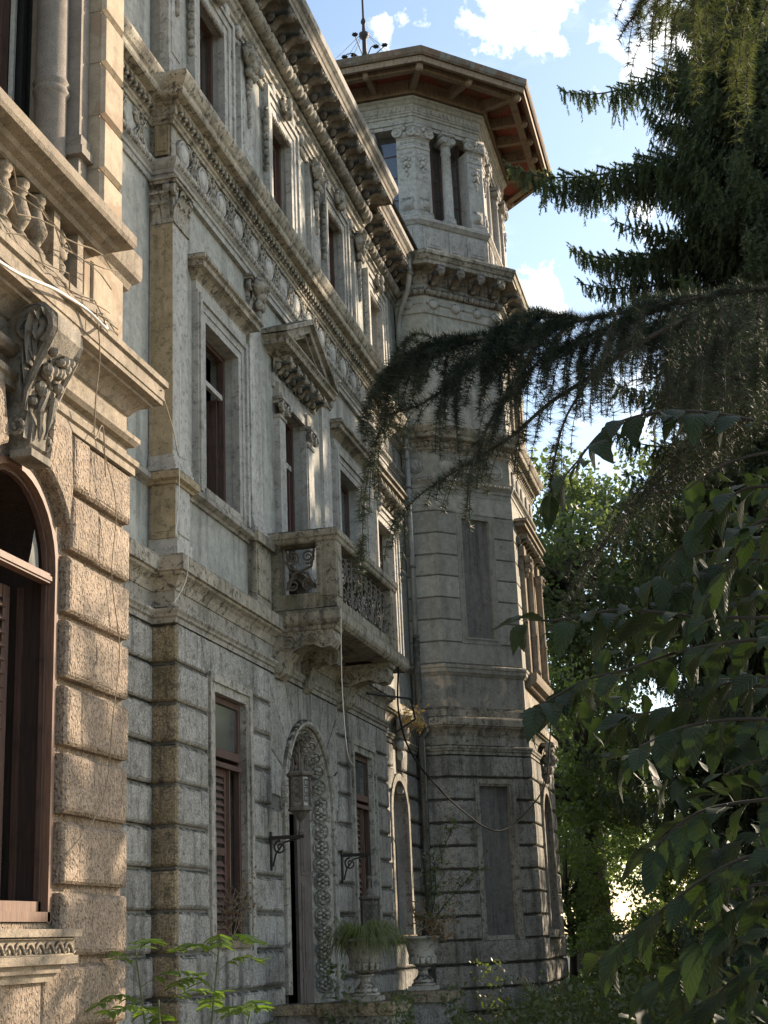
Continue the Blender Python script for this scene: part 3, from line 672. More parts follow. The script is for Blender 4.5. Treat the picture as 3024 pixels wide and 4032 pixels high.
# upper storey of the wing: loggia behind a balustrade
o = MB(WING); o.box(W0, 9.45, -.9, -.72, 5.9, 7.2); o.box(W0, 9.45, -.9, -.6, 10.2, 16.5); o.box(9.465, W1 - .02, -.72, -.11, 5.9, 16.5); o.build('upper_wall', 'plaster_wing', wing)
for k in range(-2, 12):                                # quoin blocks on the upper pillar
    z0 = 7.03 + .478 * k + .012; z1 = z0 + .478 - .024
    if z1 < 6.9: continue
    o = MB(WING); o.rock(9.46, W1 - .012, -.3, -.07, max(z0, 6.92), z1, .03, .0, k); o.build('quoin_block', 'plaster_wing', wing)
o = MB(WING); o.box(9.3, 9.45, -.6, -.2, 6.9, 12); o.box(9.27, 9.46, -.62, -.17, 7.62, 7.72); o.box(9.25, 9.465, -.64, -.15, 7.55, 7.62); o.build('pilaster', 'column', wing)
for cc in (9.2, 6.0):
    o = MB(WORLD); c = (-4.70, cc, 0); q_ = .53
    o.lathe([(r0 * q_, z) for r0, z in [(.32, 6.9), (.32, 7.0), (.27, 7.03), (.30, 7.1), (.27, 7.16), (.245, 7.19), (.235, 7.3), (.23, 8.03), (.25, 8.05), (.272, 8.075), (.25, 8.10), (.24, 8.12), (.272, 8.15), (.25, 8.175), (.232, 8.20), (.225, 9.5), (.2, 11.5)]], c, 28)
    o.build('column', 'column', wing, True)
o = MB(WING); o.box(9.25, 9.28, -.80, -.76, 6.9, 11.5); o.build('window_jamb', 'white', wing)
o = MB(WING); o.box(9.12, 9.23, -.84, -.80, 6.9, 11.5); o.build('window_leaf', 'wood', wing)
# balustrade
o = MB(WING); o.sweep([(.16, 5.93), (.2, 5.93), (.2, 6.0), (.18, 6.02), (-.15, 6.02)], [(W0, .0), (8.9, .0), (8.9, -.2)]); o.build('balustrade_base', 'trim_sunlit', wing)
o = MB(WING); o.sweep([(-.12, 6.50), (.16, 6.50), (.18, 6.53), (.23, 6.55), (.25, 6.58), (.33, 6.60), (.345, 6.63), (.345, 6.70), (.33, 6.72), (-.15, 6.74)], [(W0, .0), (8.83, .0), (8.83, -.25)]); o.build('handrail', 'trim_sunlit', wing)
bal = MB(WORLD)
bal.lathe([(.075, 0), (.075, .05), (.05, .055), (.062, .075), (.05, .095), (.035, .11), (.055, .15), (.082, .2), (.085, .225), (.06, .30), (.045, .36), (.04, .38), (.06, .395), (.06, .41), (.045, .42), (.07, .44), (.07, .48)], (0, 0, 0), 14)
bme = bpy.data.meshes.new('baluster'); bme.from_pydata(bal.v, [], bal.fc); bme.materials.append(M['trim_sunlit']); bme.polygons.foreach_set('use_smooth', [True] * len(bme.polygons))
u = 8.06
while u > -2.5:
    link('baluster', bme, wing, Matrix.Translation((-4.3 + .09, u, 6.02))); u -= .235
for u0, u1 in ((8.26, 8.72),):
    o = MB(WING); o.box(u0, u0 + .09, -.02, .13, 6.02, 6.5); o.box(u1 - .09, u1, -.02, .13, 6.02, 6.5); o.box(u0 + .09, u1 - .09, -.02, .02, 6.02, 6.5)
    pp = o.build('carved_pier', 'trim_sunlit', wing)
    o = MB(WING); c = (u0 + u1) / 2
    for dz, ww in ((6.42, .08), (6.3, .11), (6.19, .08), (6.1, .06)): o.ball((c, .05, dz), ww, .05, .06, 8, 5)
    for sgn in (-1, 1): o.spiral(c + sgn * .06, .07, 6.36, .06, .015, 1.2, R(90), .018, 5, 14); o.acanthus(c + sgn * .06, .03, 6.08, .1, .3, .25)
    o.build('carved_ornament', 'trim_sunlit', pp, True)
o = MB(WING); o.poly([(8.86, 5.93), (9.56, 5.93), (9.56, 6.55), (8.86, 6.55)], -.3, .07, .012); o.poly([(8.97, 6.05), (9.45, 6.05), (9.45, 6.46), (8.97, 6.46)], .06, .09, .015); o.build('pedestal', 'plaster_wing', wing)
o = MB(WING); o.sweep([(-.2, 6.55), (.0, 6.55), (.03, 6.57), (.05, 6.62), (.1, 6.66), (.11, 6.7), (.11, 6.86), (.1, 6.88), (-.3, 6.92)], [(8.7, .0), (9.72, .0), (9.72, -1.2)]); o.build('pedestal_cap', 'trim_sunlit', wing)
# ------------------------------------------------------------------ palace facade (centre)
fac = thing('palace_facade', 'grey shaded main front of the palace with three storeys, a balcony and deep bracketed eaves', 'palace', (-6.4, 20, 0))
gw = [(C1 - .56, C1 + .56, 1.66, 4.52), (C3 - .56, C3 + .56, 1.66, 4.52), (C2 - 1.12, C2 + 1.12, .62, 4.56, True)]
wall_holes(MAIN, A0 + .02, A1 - .02, 0, 5.15, .02, gw, .45).build('ground_floor_wall', 'joint', fac)
b = MB(MAIN)
b.box(A0 + .01, A0 + .04, RO - .1, .015, 0, 5.15); b.build('return_wall', 'joint', fac)
b = MB(MAIN); b.box(A1 - .04, A1 - .01, RO - .1, .015, 0, 5.15); b.build('return_wall', 'joint', fac)
RC = 26.68
wall_holes(MAIN, 9.9, A0, 0, 15.4, RO - .03, [], .4).build('near_recess_wall', 'plaster', fac)
b = wall_holes(MAIN, A1, 28.6, 0, 15.4, RO - .03, [(RC - .6, RC + .6, 1.7, 4.45, True), (RC - .62, RC + .62, 6.95, 9.35), (RC - .5, RC + .5, 12.3, 14.2)], .4); b.build('far_recess_wall', 'plaster', fac)
ih = .4
b = wall_holes(MAIN, A0, A1, 5.15, 11.0, -.06, [(C1 - .63, C1 + .63, 7.0, 9.22), (C3 - .63, C3 + .63, 7.0, 9.22), (C2 - .55, C2 + .55, 5.95, 9.3)], .34)
b.box(A0 + .04, A0 + .06, RO - .1, -.07, 5.15, 11.0); b.build('first_floor_wall', 'plaster', fac)
b = wall_holes(MAIN, A0 + .05, A1, 11.0, 15.4, -.16, [(c - .5, c + .5, 12.3, 14.2) for c in (C1, C2, C3)], .3)
b.box(A0 + .08, A0 + .1, RO - .1, -.17, 11.0, 15.4); b.build('second_floor_wall', 'plaster', fac)
b = MB(MAIN)
b.box(9.9, 28.5, -4.4, -4.2, 0, 15.6)
for z in (.5, 5.75, 11.6, 15.45): b.box(9.9, 28.5, -4.2, -.75, z, z + .1)
for u in (9.95, 14.6, 18.3, 21.5, 25.0, 28.4): b.box(u, u + .08, -4.2, -.75, 0, 15.6)
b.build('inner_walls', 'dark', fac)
b = MB(MAIN); b.face(*[b.p(*q) for q in ((9.9, .4, 15.88), (28.6, .4, 15.88), (28.6, -4, 17.6), (9.9, -4, 17.6))]); b.face(*[b.p(*q) for q in ((9.9, -9, 15.8), (28.6, -9, 15.8), (28.6, -4, 17.6), (9.9, -4, 17.6))]); b.build('roof', 'zinc', fac)
# --- rusticated blocks of the ground floor
rb = random.Random(9)
GO = .06
def blk(f, parent, a, c, z0, z1, o=GO, back=-.02, mat='rock', gap=.006, zg=.017, rough=.005):
    MB(f).rock(a + gap, c - gap, back, o + rb.uniform(-.004, .004), z0 + zg, z1 - zg, .02, rough, 0, .02).build('stone_block', mat, parent)
plinth = MB(MAIN); plinth.box(A0 - .06, A1 + .06, -.3, .12, 0, .25); plinth.box(9.9, A0 - .06, -.5, RO + .1, 0, .25); plinth.box(A1 + .06, 28.55, -.5, RO + .1, 0, .25); plinth.build('plinth', 'trim', fac)
for j in range(3):
    cols = [A0, 16.1 + .5 * (j % 2), 17.3 + .3 * (j % 2), 18.62]; 
    for a, c in zip(cols, cols[1:]): blk(MAIN, fac, a, c, ZB[j], ZB[j + 1], .075)
    cols = [21.18, 22.3 - .4 * (j % 2), 23.6, A1]
    for a, c in zip(cols, cols[1:]): blk(MAIN, fac, a, c, ZB[j], ZB[j + 1], .075)
for k in range(1, 9):
    z0, z1 = ZJ[k], ZJ[k + 1]
    if k < 8:
        blk(MAIN, fac, A0, C1 - .78, z0, z1); blk(MAIN, fac, C3 + .78, A1, z0, z1)
        e = 1.22 if k < 5 else 1.62
        blk(MAIN, fac, C1 + .78, C2 - e, z0, z1); blk(MAIN, fac, C2 + e, C3 - .78, z0, z1)
    else:
        for c, lo, hi in ((C1, A0, C2 - 1.62), (C3, C2 + 1.62, A1)):
            P_ = [lo, c - .86, c - .3, c + .3, c + .8, hi]
            T_ = [lo, c - 1.0, c - .38, c + .38, c + .95, hi]
            for q in range(5):
                MB(MAIN).poly([(P_[q] + .006, z0 + .017), (P_[q + 1] - .006, z0 + .017), (T_[q + 1] - .006, z1 - .012), (T_[q] + .006, z1 - .012)], -.02, GO, .018).build('stone_block', 'rock', fac)
    # quoin return and the recess strips
    o = MB(Fr(-6.28, A0, 1, 0)); o.rock(.0, .28 + GO - .004, -.02, .035, z0 + .017, z1 - .017, .02, .004); o.build('stone_block', 'mossy', fac)  # mossy return, warm bounce also put into its tan
    s = 14.05 if k % 2 else 13.6
    blk(MAIN, fac, s, A0 - .05, z0, z1, RO + .06, RO - .05); blk(MAIN, fac, s - 1.1, s, z0, z1, RO + .06, RO - .05)
    for a, c in ((A1 + .05, RC - .72), (RC + .72, 28.3)):
        if k < 7: blk(MAIN, fac, a, c, z0, z1, RO + .06, RO - .05)
        else: blk(MAIN, fac, a, RC - .3 if a < RC else c, z0, z1, RO + .06, RO - .05) if a < RC else blk(MAIN, fac, RC + .3, c, z0, z1, RO + .06, RO - .05)
for j in range(3):
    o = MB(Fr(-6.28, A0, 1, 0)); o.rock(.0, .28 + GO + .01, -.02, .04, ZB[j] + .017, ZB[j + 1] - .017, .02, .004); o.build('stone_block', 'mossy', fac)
    for a, c in ((12.0, 13.5), (13.5, A0 - .05), (A1 + .05, 26.5), (26.5, 28.35)): blk(MAIN, fac, a, c, ZB[j], ZB[j + 1], RO + .075, RO - .05)
# voussoirs of the door arch
sp = 3.44
def box_ray(a):
    du, dz = math.cos(a), math.sin(a); t = 1e9
    if du > 1e-6: t = min(t, 1.61 / du)
    if du < -1e-6: t = min(t, -1.61 / du)
    if dz > 1e-6: t = min(t, (5.09 - sp) / dz)
    return (C2 + du * t, sp + dz * t)
angs = [R(q) for q in (2, 22, 42, 60, 77, 103, 120, 138, 158, 178)]
for a, c in zip(angs, angs[1:]):
    e = .004
    inner = arc(C2, sp, 1.21, c - e, a + e, 5); p0, p1 = box_ray(a + e), box_ray(c - e)
    mid = []
    if abs(p0[0] - p1[0]) > .02 and abs(p0[1] - p1[1]) > .02: mid = [(p0[0] if abs(abs(p0[0] - C2) - 1.61) < .01 else p1[0], 5.09)]
    MB(MAIN).poly(inner + [p0] + mid + [p1], -.02, GO - .012, .012).build('voussoir', 'rock', fac)
# --- belt course, sill course and the great cornices, running round the steps
FP = [(9.9, RO), (A0, RO), (A0, 0), (A1, 0), (A1, RO), (28.55, RO)]
o = MB(MAIN); o.sweep([(-.1, 5.107), (.055, 5.107), (.055, 5.165), (.08, 5.18), (.085, 5.205), (.11, 5.235), (.11, 5.265), (.055, 5.285), (.035, 5.30), (.035, 5.48), (-.05, 5.5)], FP); o.build('string_moulding', 'trim', fac)
o = MB(MAIN); o.sweep([(-.05, 5.47), (.05, 5.48), (.06, 5.52), (.08, 5.57), (.12, 5.615), (.16, 5.64), (.165, 5.67), (.2, 5.675), (.2, 5.83), (.19, 5.86), (-.1, 5.89)], FP); o.build('belt_cornice', 'cornice', fac)
o = MB(MAIN); o.sweep([(-.1, 6.73), (-.03, 6.73), (-.01, 6.76), (.03, 6.78), (.06, 6.80), (.06, 6.86), (.04, 6.885), (-.2, 6.9)], FP); o.build('sill_course', 'trim', fac)
o = MB(MAIN); o.sweep([(-.1, 10.66), (.0, 10.66), (.0, 10.74), (.02, 10.75), (.02, 10.80), (.035, 10.815), (.06, 10.85), (.075, 10.9), (.075, 10.93), (-.02, 10.945), (-.1, 10.95)], FP); o.build('architrave', 'pilaster', fac)
o = MB(MAIN); o.sweep([(-.3, 10.93), (-.035, 10.93), (-.035, 11.47), (-.3, 11.47)], FP); o.build('frieze', 'trim', fac)
CORN = [(-.1, 11.44), (.0, 11.44), (.01, 11.475), (.03, 11.49), (.03, 11.535), (.05, 11.545), (.05, 11.655), (.09, 11.665), (.1, 11.69), (.2, 11.715), (.215, 11.74), (.22, 11.80), (.23, 11.81), (.25, 11.83), (.285, 11.90), (.295, 11.93), (.295, 11.97), (.28, 11.985), (-.25, 12.05)]
o = MB(MAIN); o.sweep(CORN, FP); o.build('cornice', 'cornice', fac)
def run(f, u0, u1, step, fn, name, mat, parent, smooth=True, kind='stuff'):
    b_ = MB(f); n_ = max(1, int(round((u1 - u0) / step)))
    for k in range(n_): fn(b_, u0 + (u1 - u0) * (k + .5) / n_, (u1 - u0) / n_)
    return b_.build(name, mat, parent, smooth, kind)
def egg(o_, z_, hh=.05): return lambda b_, u, s: (b_.ball((u, o_, z_), s * .33, .03, hh, 6, 4), b_.box(u + s * .45, u + s * .55, o_ - .02, o_ + .014, z_ - hh, z_ + hh))
def leafd(o_, z_, hh=.055): return lambda b_, u, s: b_.poly([(u - s * .42, z_ + hh), (u + s * .1, z_ + hh), (u + s * .42, z_ - hh * .2), (u + s * .1, z_ - hh), (u - s * .42, z_ - hh), (u - s * .1, z_)], o_ - .03, o_ + .03, .01)
for u0, u1, oo in ((13.0, A0 - .1, RO), (A0, A1, 0), (A1 + .1, 28.4, RO)):
    run(MAIN, u0, u1, .115, egg(oo + .06, 10.885), 'egg_moulding', 'trim', fac)
    run(MAIN, u0, u1, .135, leafd(oo + .075, 11.602), 'leaf_moulding', 'cornice', fac, False)
# frieze ornament
med = MB(WORLD)
med.f = Fr(0, 0, 0, 1)
med.lathe([(.17, -.01), (.17, .03), (.155, .045), (.14, .03), (.13, .02), (.125, .035), (.11, .045), (.04, .052), (.004, .052)], (0, 0, 0), 20, 'o', 1.06)
mm = bpy.data.meshes.new('medallion'); mm.from_pydata(med.v, [], med.fc); mm.materials.append(M['pilaster']); mm.polygons.foreach_set('use_smooth', [True] * len(mm.polygons))
scr = MB(Fr(0, 0, 0, 1))
for sgn in (-1, 1):
    for vz in (-1, 1):
        scr.spiral(sgn * .09, .02, vz * .1, .075, .015, 1.4, R(90) * vz, .02, 5, 14)
        scr.ltube([(0, .02, 0), (sgn * .05, .03, vz * .03), (sgn * .15, .03, vz * .19), (sgn * .2, .02, vz * .2)], [.022, .02, .018, .01], 5)
        for k in range(3): scr.ball((sgn * (.06 + .05 * k), .02, vz * (.2 - .035 * k)), .035, .025, .03, 6, 4)
scr.ball((0, .02, 0), .05, .05, .06, 8, 5)
for k in range(4): scr.ball((.045 * math.cos(k * 1.57), .03, .1 * math.sin(k * 1.57)), .03, .03, .045, 6, 4)
sm_ = bpy.data.meshes.new('frieze_scroll'); sm_.from_pydata(scr.v, [], scr.fc); sm_.materials.append(M['trim']); sm_.polygons.foreach_set('use_smooth', [True] * len(sm_.polygons))
u = 15.36; k = 0
while u < 24.5:
    link('medallion', mm, fac, Matrix.Translation((-6.03, u, 11.2)))
    if k < 13: link('frieze_scroll', sm_, fac, Matrix.Translation((-6.03, u + .342, 11.2)))
    u += .685; k += 1
for u in (13.4, 14.05, 14.65, 25.15, 25.8, 26.45, 27.1, 27.75): link('frieze_scroll', sm_, fac, Matrix.Translation((-6.31, u, 11.2)))
for u in (25.48, 26.13, 26.78, 27.43): link('medallion', mm, fac, Matrix.Translation((-6.31, u, 11.2)))
o = MB(Fr(-6.28, A0, 1, 0)); o.box(.05, .23, -.01, .02, 11.0, 11.42); o.box(.08, .2, .01, .035, 11.05, 11.36); o.build('frieze_panel', 'warm_lit', fac)
# --- first floor: pilasters on pedestals
for a, c, full in ((A0, 15.48, True), (17.82, 18.34, False), (21.42, 21.94, False), (24.27, A1, True)):
    fr = 0.0 if full else -.01
    o = MB(MAIN)
    bk = RO - .02 if full else -.08
    if full:
        o.box(a, c, bk, fr, 7.1, 10.1)
        o.box(a - .05, c + .05, bk - .0, fr + .05, 6.9, 6.96); o.box(a - .035, c + .035, bk, fr + .04, 6.96, 7.02); o.box(a - .02, c + .02, bk, fr + .02, 7.02, 7.1)
    else:
        o.box(a + .04, c - .02, bk, fr, 7.1, 10.1)
        o.box(a - .02, c + .05, bk, fr + .06, 6.9, 6.99); o.box(a + .0, c + .03, bk, fr + .04, 6.99, 7.06); o.box(a + .02, c + .01, bk, fr + .02, 7.06, 7.12)
    p_ = o.build('pilaster', 'pilaster', fac)
    if full:                                          # camera-facing side of the corner pilaster, warm light put into its tan
        if a == A0:
            o = MB(Fr(-6.28, A0, 1, 0)); o.box(.003, .277, 0, .012, 7.1, 10.05); o.build('pilaster_side', 'warm_lit', fac)
    if not full:
        o = MB(MAIN); o.box(a - .04, c + .06, -.08, .06, 5.89, 6.76); o.box(a - .0, c + .02, .06, .075, 6.05, 6.66); o.box(a - .08, c + .1, -.08, .11, 6.76, 6.9); o.build('pedestal', 'balcony', fac)
    o = MB(MAIN); capital(o, a + (.0 if full else .03), c, 10.1, 10.66, fr, .28 if full else .08, full); o.build('capital', 'trim', fac)
    if full:
        o = MB(MAIN); o.box(a + .0, c + .0, bk, .05, 5.89, 6.1); o.box(a + .03, c - .03, bk, .03, 6.1, 6.74); o.poly([(a + .07, 6.16), (c - .07, 6.16), (c - .07, 6.68), (a + .07, 6.68)], .03, .045, .01)
        o.build('pedestal', 'pilaster', fac)
        o = MB(Fr(-6.28, A0 - .0, 1, 0)); 
        if a == A0: o.box(.02, .31, -.02, .012, 6.1, 6.74); o.box(.06, .27, .0, .022, 6.18, 6.66); o.build('pedestal_side', 'warm_lit', fac)
        o = MB(MAIN); o.sweep([(-.1, 6.74), (.05, 6.74), (.06, 6.77), (.11, 6.79), (.115, 6.87), (.1, 6.89), (-.1, 6.9)], [(a, RO - .05), (a, 0), (c, 0), (c, -.06)]); o.build('pedestal_cap', 'warm_lit', fac)
sbm = MB(Fr(0, 0, 0, 1)); eaves_bracket(sbm, 0, -.05, .22, -.28, 0, .15)
sbme = bpy.data.meshes.new('hood_bracket'); sbme.from_pydata(sbm.v, [], sbm.fc); sbme.materials.append(M['cornice']); sbme.polygons.foreach_set('use_smooth', [True] * len(sbme.polygons))
# --- window hoods and surrounds
def hood(f, u0, u1, z, oo, p=.2, parent=None, h=.26, mat='cornice', dentils=0):
    b_ = MB(f)
    pr = [(-.1, z), (.0, z), (.01, z + .03 * h / .26), (.04, z + .06 * h / .26), (p * .45, z + .1 * h / .26), (p * .78, z + .115 * h / .26), (p * .8, z + .18 * h / .26), (p, z + .20 * h / .26), (p, z + .24 * h / .26), (p * .95, z + h), (-.1, z + h + .03)]
    b_.sweep(pr, [(u0, oo - .1), (u0, oo), (u1, oo), (u1, oo - .1)])
    ho = b_.build('window_hood', mat, parent)
    return ho
def sash_window(f, parent, c, hw, z0, z1, o, kind='open', mat='wood'):
    b_ = MB(f)
    b_.box(c - hw, c - hw + .07, o - .07, o, z0, z1); b_.box(c + hw - .07, c + hw, o - .07, o, z0, z1); b_.box(c - hw + .07, c + hw - .07, o - .07, o, z1 - .07, z1); b_.box(c - hw + .07, c + hw - .07, o - .07, o, z0, z0 + .08)
    wf_ = b_.build('window_frame', mat, parent)
    if kind == 'open':                                   # transom light above, one leaf swung in
        zt = z1 - .62
        b_ = MB(f); b_.box(c - hw + .07, c + hw - .07, o - .06, o - .01, zt, zt + .07); b_.build('transom', 'pilaster', wf_)
        b_ = MB(f); x = c + hw - .1; b_.box(x - .03, x, o - .5, o - .08, z0 + .08, zt); b_.build('casement', mat, wf_)
        b_ = MB(f); b_.box(c - hw + .08, c - hw + .13, o - .12, o - .08, z0 + .08, zt); b_.build('stile', mat, wf_)
    if kind == 'glazed':
        b_ = MB(f); b_.box(c - .03, c + .03, o - .06, o + .01, z0 + .08, z1 - .07); b_.build('mullion', 'iron_dark', wf_)
        for sg in (-1, 1):
            b_ = MB(f); u_ = sorted((c + sg * .03, c + sg * (hw - .07))); b_.box(u_[0], u_[1], o - .045, o - .035, z0 + .08, z1 - .07); b_.build('pane', 'glass', wf_)
    return wf_
LOUV = {}
def louvre_leaf(f, parent, u0, u1, o, z0, z1, step=.075, mat='wood', singles=True, tilt=0):
    b_ = MB(f); fw = .06
    b_.box(u0, u0 + fw, o - .04, o, z0, z1); b_.box(u1 - fw, u1, o - .04, o, z0, z1)
    for z in (z0, (z0 + z1) / 2 - .04, z1 - .09): b_.box(u0 + fw, u1 - fw, o - .038, o - .002, z, z + .09)
    s_ = b_.build('shutter', mat, parent)
    w_ = round(u1 - u0 - 2 * fw, 3)
    if singles:
        if w_ not in LOUV:
            me = bpy.data.meshes.new('slat'); h_ = w_ / 2
            vv = [(y, x, z) for x in (-h_, h_) for y, z in ((.018, -.034), (.026, -.03), (-.012, .034), (-.02, .03))]
            me.from_pydata(vv, [], [(0, 1, 2, 3), (7, 6, 5, 4), (0, 4, 5, 1), (1, 5, 6, 2), (2, 6, 7, 3), (3, 7, 4, 0)]); me.materials.append(M[mat]); LOUV[w_] = me
        z = z0 + .13
        while z < z1 - .12:
            if abs(z - (z0 + z1) / 2) > .08:
                q = f.pt((u0 + u1) / 2, o - .02, z); link('slat', LOUV[w_], s_, Matrix.Translation(q))
            z += step
    else:
        z = z0 + .12; b_ = MB(f)
        while z < z1 - .12:
            b_.face(*[b_.p(u_, oo, zz_) for u_, oo, zz_ in ((u0 + fw, o, z - .03), (u1 - fw, o, z - .03), (u1 - fw, o - .035, z + .03), (u0 + fw, o - .035, z + .03))]); z += step
        b_.build('slats', mat, s_, kind='stuff')
    return s_
for c, kd in ((C1, 'open'), (C3, 'glazed')):
    o = MB(MAIN); frame_rect(o, c - .63, c + .63, 6.9, 9.22, [(0, .1, -.1, -.0), (.1, .2, -.1, .015), (.2, .28, -.1, .045), (.28, .31, -.1, .02)]); o.build('window_surround', 'pilaster', fac)
    o = MB(MAIN); o.box(c - .94, c + .94, -.1, -.0, 9.53, 9.66); o.build('window_frieze', 'pilaster', fac)
    hood(MAIN, c - .96, c + .96, 9.66, -.0, .2, fac)
    sash_window(MAIN, fac, c, .63, 7.0, 9.22, -.2, kd)
o = MB(MAIN); 
for c in (C1, C3): o.box(c - .68, c + .68, -.2, .02, 6.9, 7.0)
o.build('window_sill', 'trim', fac)
# consoles between the hoods, hanging under the architrave
for c in (17.95, 21.68):
    o = MB(MAIN); mascaron(o, c + .12, .02, 10.64, .34, .62, .15); o.build('mascaron', 'trim', fac, True)
# --- balcony door with pediment
o = MB(MAIN)
for sg in (-1, 1): 
    u = C2 + sg * .72; o.box(u - .14, u + .14, -.08, .03, 5.95, 8.95); o.box(u - .17, u + .17, -.08, .05, 5.95, 6.2)
o.box(C2 - .58, C2 + .58, -.08, .0, 9.3, 9.42); o.box(C2 - .95, C2 + .95, -.08, -.02, 9.42, 9.62)
for sg in (-1, 1): o.box(C2 + sg * .565 - .02, C2 + sg * .565 + .02, -.08, .01, 5.95, 9.3)
o.build('door_surround', 'pilaster', fac)
for sg in (-1, 1):
    o = MB(MAIN); u = C2 + sg * .72
    o.box(u - .16, u + .16, -.08, .05, 8.95, 9.0)
    for s2 in (-1, 1): o.lathe([(.01, 0), (.085, 0), (.085, .06), (.055, .07), (.05, .05), (.025, .06), (.02, .09), (.003, .09)], (u + s2 * .13, .04, 9.12), 12, 'o')
    o.box(u - .17, u + .17, -.08, .07, 9.17, 9.22); o.box(u - .2, u + .2, -.08, .1, 9.22, 9.27); o.acanthus(u, .04, 9.0, .14, .2, .4)
    o.box(u - .15, u + .15, -.08, .03, 9.27, 9.5)
    o.build('capital', 'trim', fac)
o = MB(MAIN)
PH = 1.34
o.sweep([(-.1, 9.86), (.0, 9.86), (.03, 9.9), (.22, 9.93), (.23, 10.0), (.27, 10.03), (.27, 10.06), (-.1, 10.08)], [(C2 - PH + .27, -.06), (C2 - PH + .27, .06), (C2 + PH - .27, .06), (C2 + PH - .27, -.06)])
sl = (10.72 - 10.06) / PH
for sg in (-1, 1):
    o.poly([(C2 + sg * PH, 10.06), (C2, 10.06 + PH * sl), (C2, 10.06 + PH * sl - .13), (C2 + sg * (PH - .3), 10.06)], -.1, .27, .0)
    o.poly([(C2 + sg * (PH + .04), 10.06), (C2 + sg * (PH + .04), 10.13), (C2, 10.13 + (PH + .04) * sl), (C2, 10.04 + (PH + .04) * sl)], -.1, .34, .0)
    o.poly([(C2 + sg * (PH - .3), 10.08), (C2, 10.06 + PH * sl - .13), (C2, 10.06 + PH * sl - .2), (C2 + sg * (PH - .46), 10.08)], -.1, .2, .0)
o.build('pediment', 'cornice', fac)
for k in range(6): link('hood_bracket', sbme, fac, Matrix.Translation((-5.97, C2 - .88 + .352 * k, 9.87)) @ Matrix.Diagonal((1.0, .85, .9, 1)))
o = MB(MAIN); frame_rect(o, C2 - .55, C2 + .55, 5.95, 9.3, [(-.07, 0, -.28, -.2)]); dfm = o.build('balcony_door_frame', 'wood', fac)
o = MB(MAIN); o.box(C2 - .48, C2 + .48, -.26, -.22, 8.55, 8.63); o.build('transom', 'pilaster', dfm)
o = MB(MAIN); o.box(C2 + .40, C2 + .45, -.75, -.24, 5.98, 8.55); o.build('door_leaf', 'wood', dfm)
o = MB(MAIN); o.box(C2 - .02, C2 + .03, -.3, -.25, 5.98, 8.55); o.build('stile', 'wood', dfm)
# --- balcony
BA, BB, BO = 18.45, 21.95, .98
bal_ = MB(MAIN); bal_.sweep([(-.3, 5.70), (-.04, 5.70), (.0, 5.74), (.02, 5.78), (.02, 5.88), (.0, 5.93), (-.06, 5.95), (-.3, 5.96)], [(BA, .0), (BA, BO), (BB + .62, BO), (BB + .62, .0)]); bal_.box(BA + .1, BB + .5, -.02, BO - .1, 5.76, 5.95); bal_.box(BA + .5, BB - .5, .1, BO - .25, 5.74, 5.765); bal_.box(BA + 1.0, BB - 1.0, .2, BO - .4, 5.72, 5.745)
balc = bal_.build('balcony', 'balcony', fac)
o = MB(MAIN)
for u in (BA + .02, BB - .32): 
    o.box(u, u + .30, BO - .30, BO - .02, 5.95, 6.86); o.box(u + .05, u + .25, BO - .02, BO - .005, 6.1, 6.75); 
    o.box(u + (-.015 if u < C2 else .30), u + (.0 if u < C2 else .315), BO - .25, BO - .07, 6.1, 6.75)
    o.box(u + .02, u + .26, .0, .16, 5.95, 6.86)
for u in (BA + .04, BB - .28): o.box(u, u + .22, .16, BO - .3, 5.95, 6.16)
o.box(BA + .32, BB - .32, BO - .26, BO - .06, 5.95, 6.1)
o.build('balcony_pier', 'balcony', balc)
o = MB(MAIN); o.sweep([(-.32, 6.86), (-.0, 6.86), (.02, 6.88), (.03, 6.92), (.05, 6.94), (.05, 7.02), (.03, 7.04), (-.32, 7.05)], [(BA + .02, .0), (BA + .02, BO - .02), (BB - .02, BO - .02), (BB - .02, .0)]); o.build('balcony_rail', 'balcony', balc)
o = MB(MAIN)
def scroll_panel(b_, u0, u1, z0, z1, oo, side=False):
    n_ = max(1, int(round((u1 - u0) / .62))); w_ = (u1 - u0) / n_; zc = (z0 + z1) / 2; h_ = (z1 - z0) / 2
    for k in range(n_):
        c_ = u0 + w_ * (k + .5)
        for sg in (-1, 1):
            b_.spiral(c_ + sg * w_ * .24, oo, zc + h_ * .48, h_ * .42, h_ * .08, 1.7, R(270), .016, 5, 24)
            b_.spiral(c_ + sg * w_ * .24, oo, zc - h_ * .5, h_ * .38, h_ * .07, 1.7, R(90), .016, 5, 24)
            b_.ltube([(c_, oo, z0), (c_ + sg * .05, oo, zc - .1), (c_ + sg * w_ * .4, oo, zc), (c_ + sg * w_ * .46, oo, z1 - .05)], .015, 5)
            b_.acanthus(c_ + sg * w_ * .3, oo, zc - .06, .09, .16, .3, sg * .4)
        b_.ltube([(c_, oo, z0), (c_, oo, z1)], .016, 5)
    b_.ltube([(u0, oo, z0 + .015), (u1, oo, z0 + .015)], .013, 4); b_.ltube([(u0, oo, z1 - .015), (u1, oo, z1 - .015)], .013, 4)
scroll_panel(o, BA + .33, BB - .33, 6.1, 6.86, BO - .12); o.build('iron_railing', 'iron', balc)
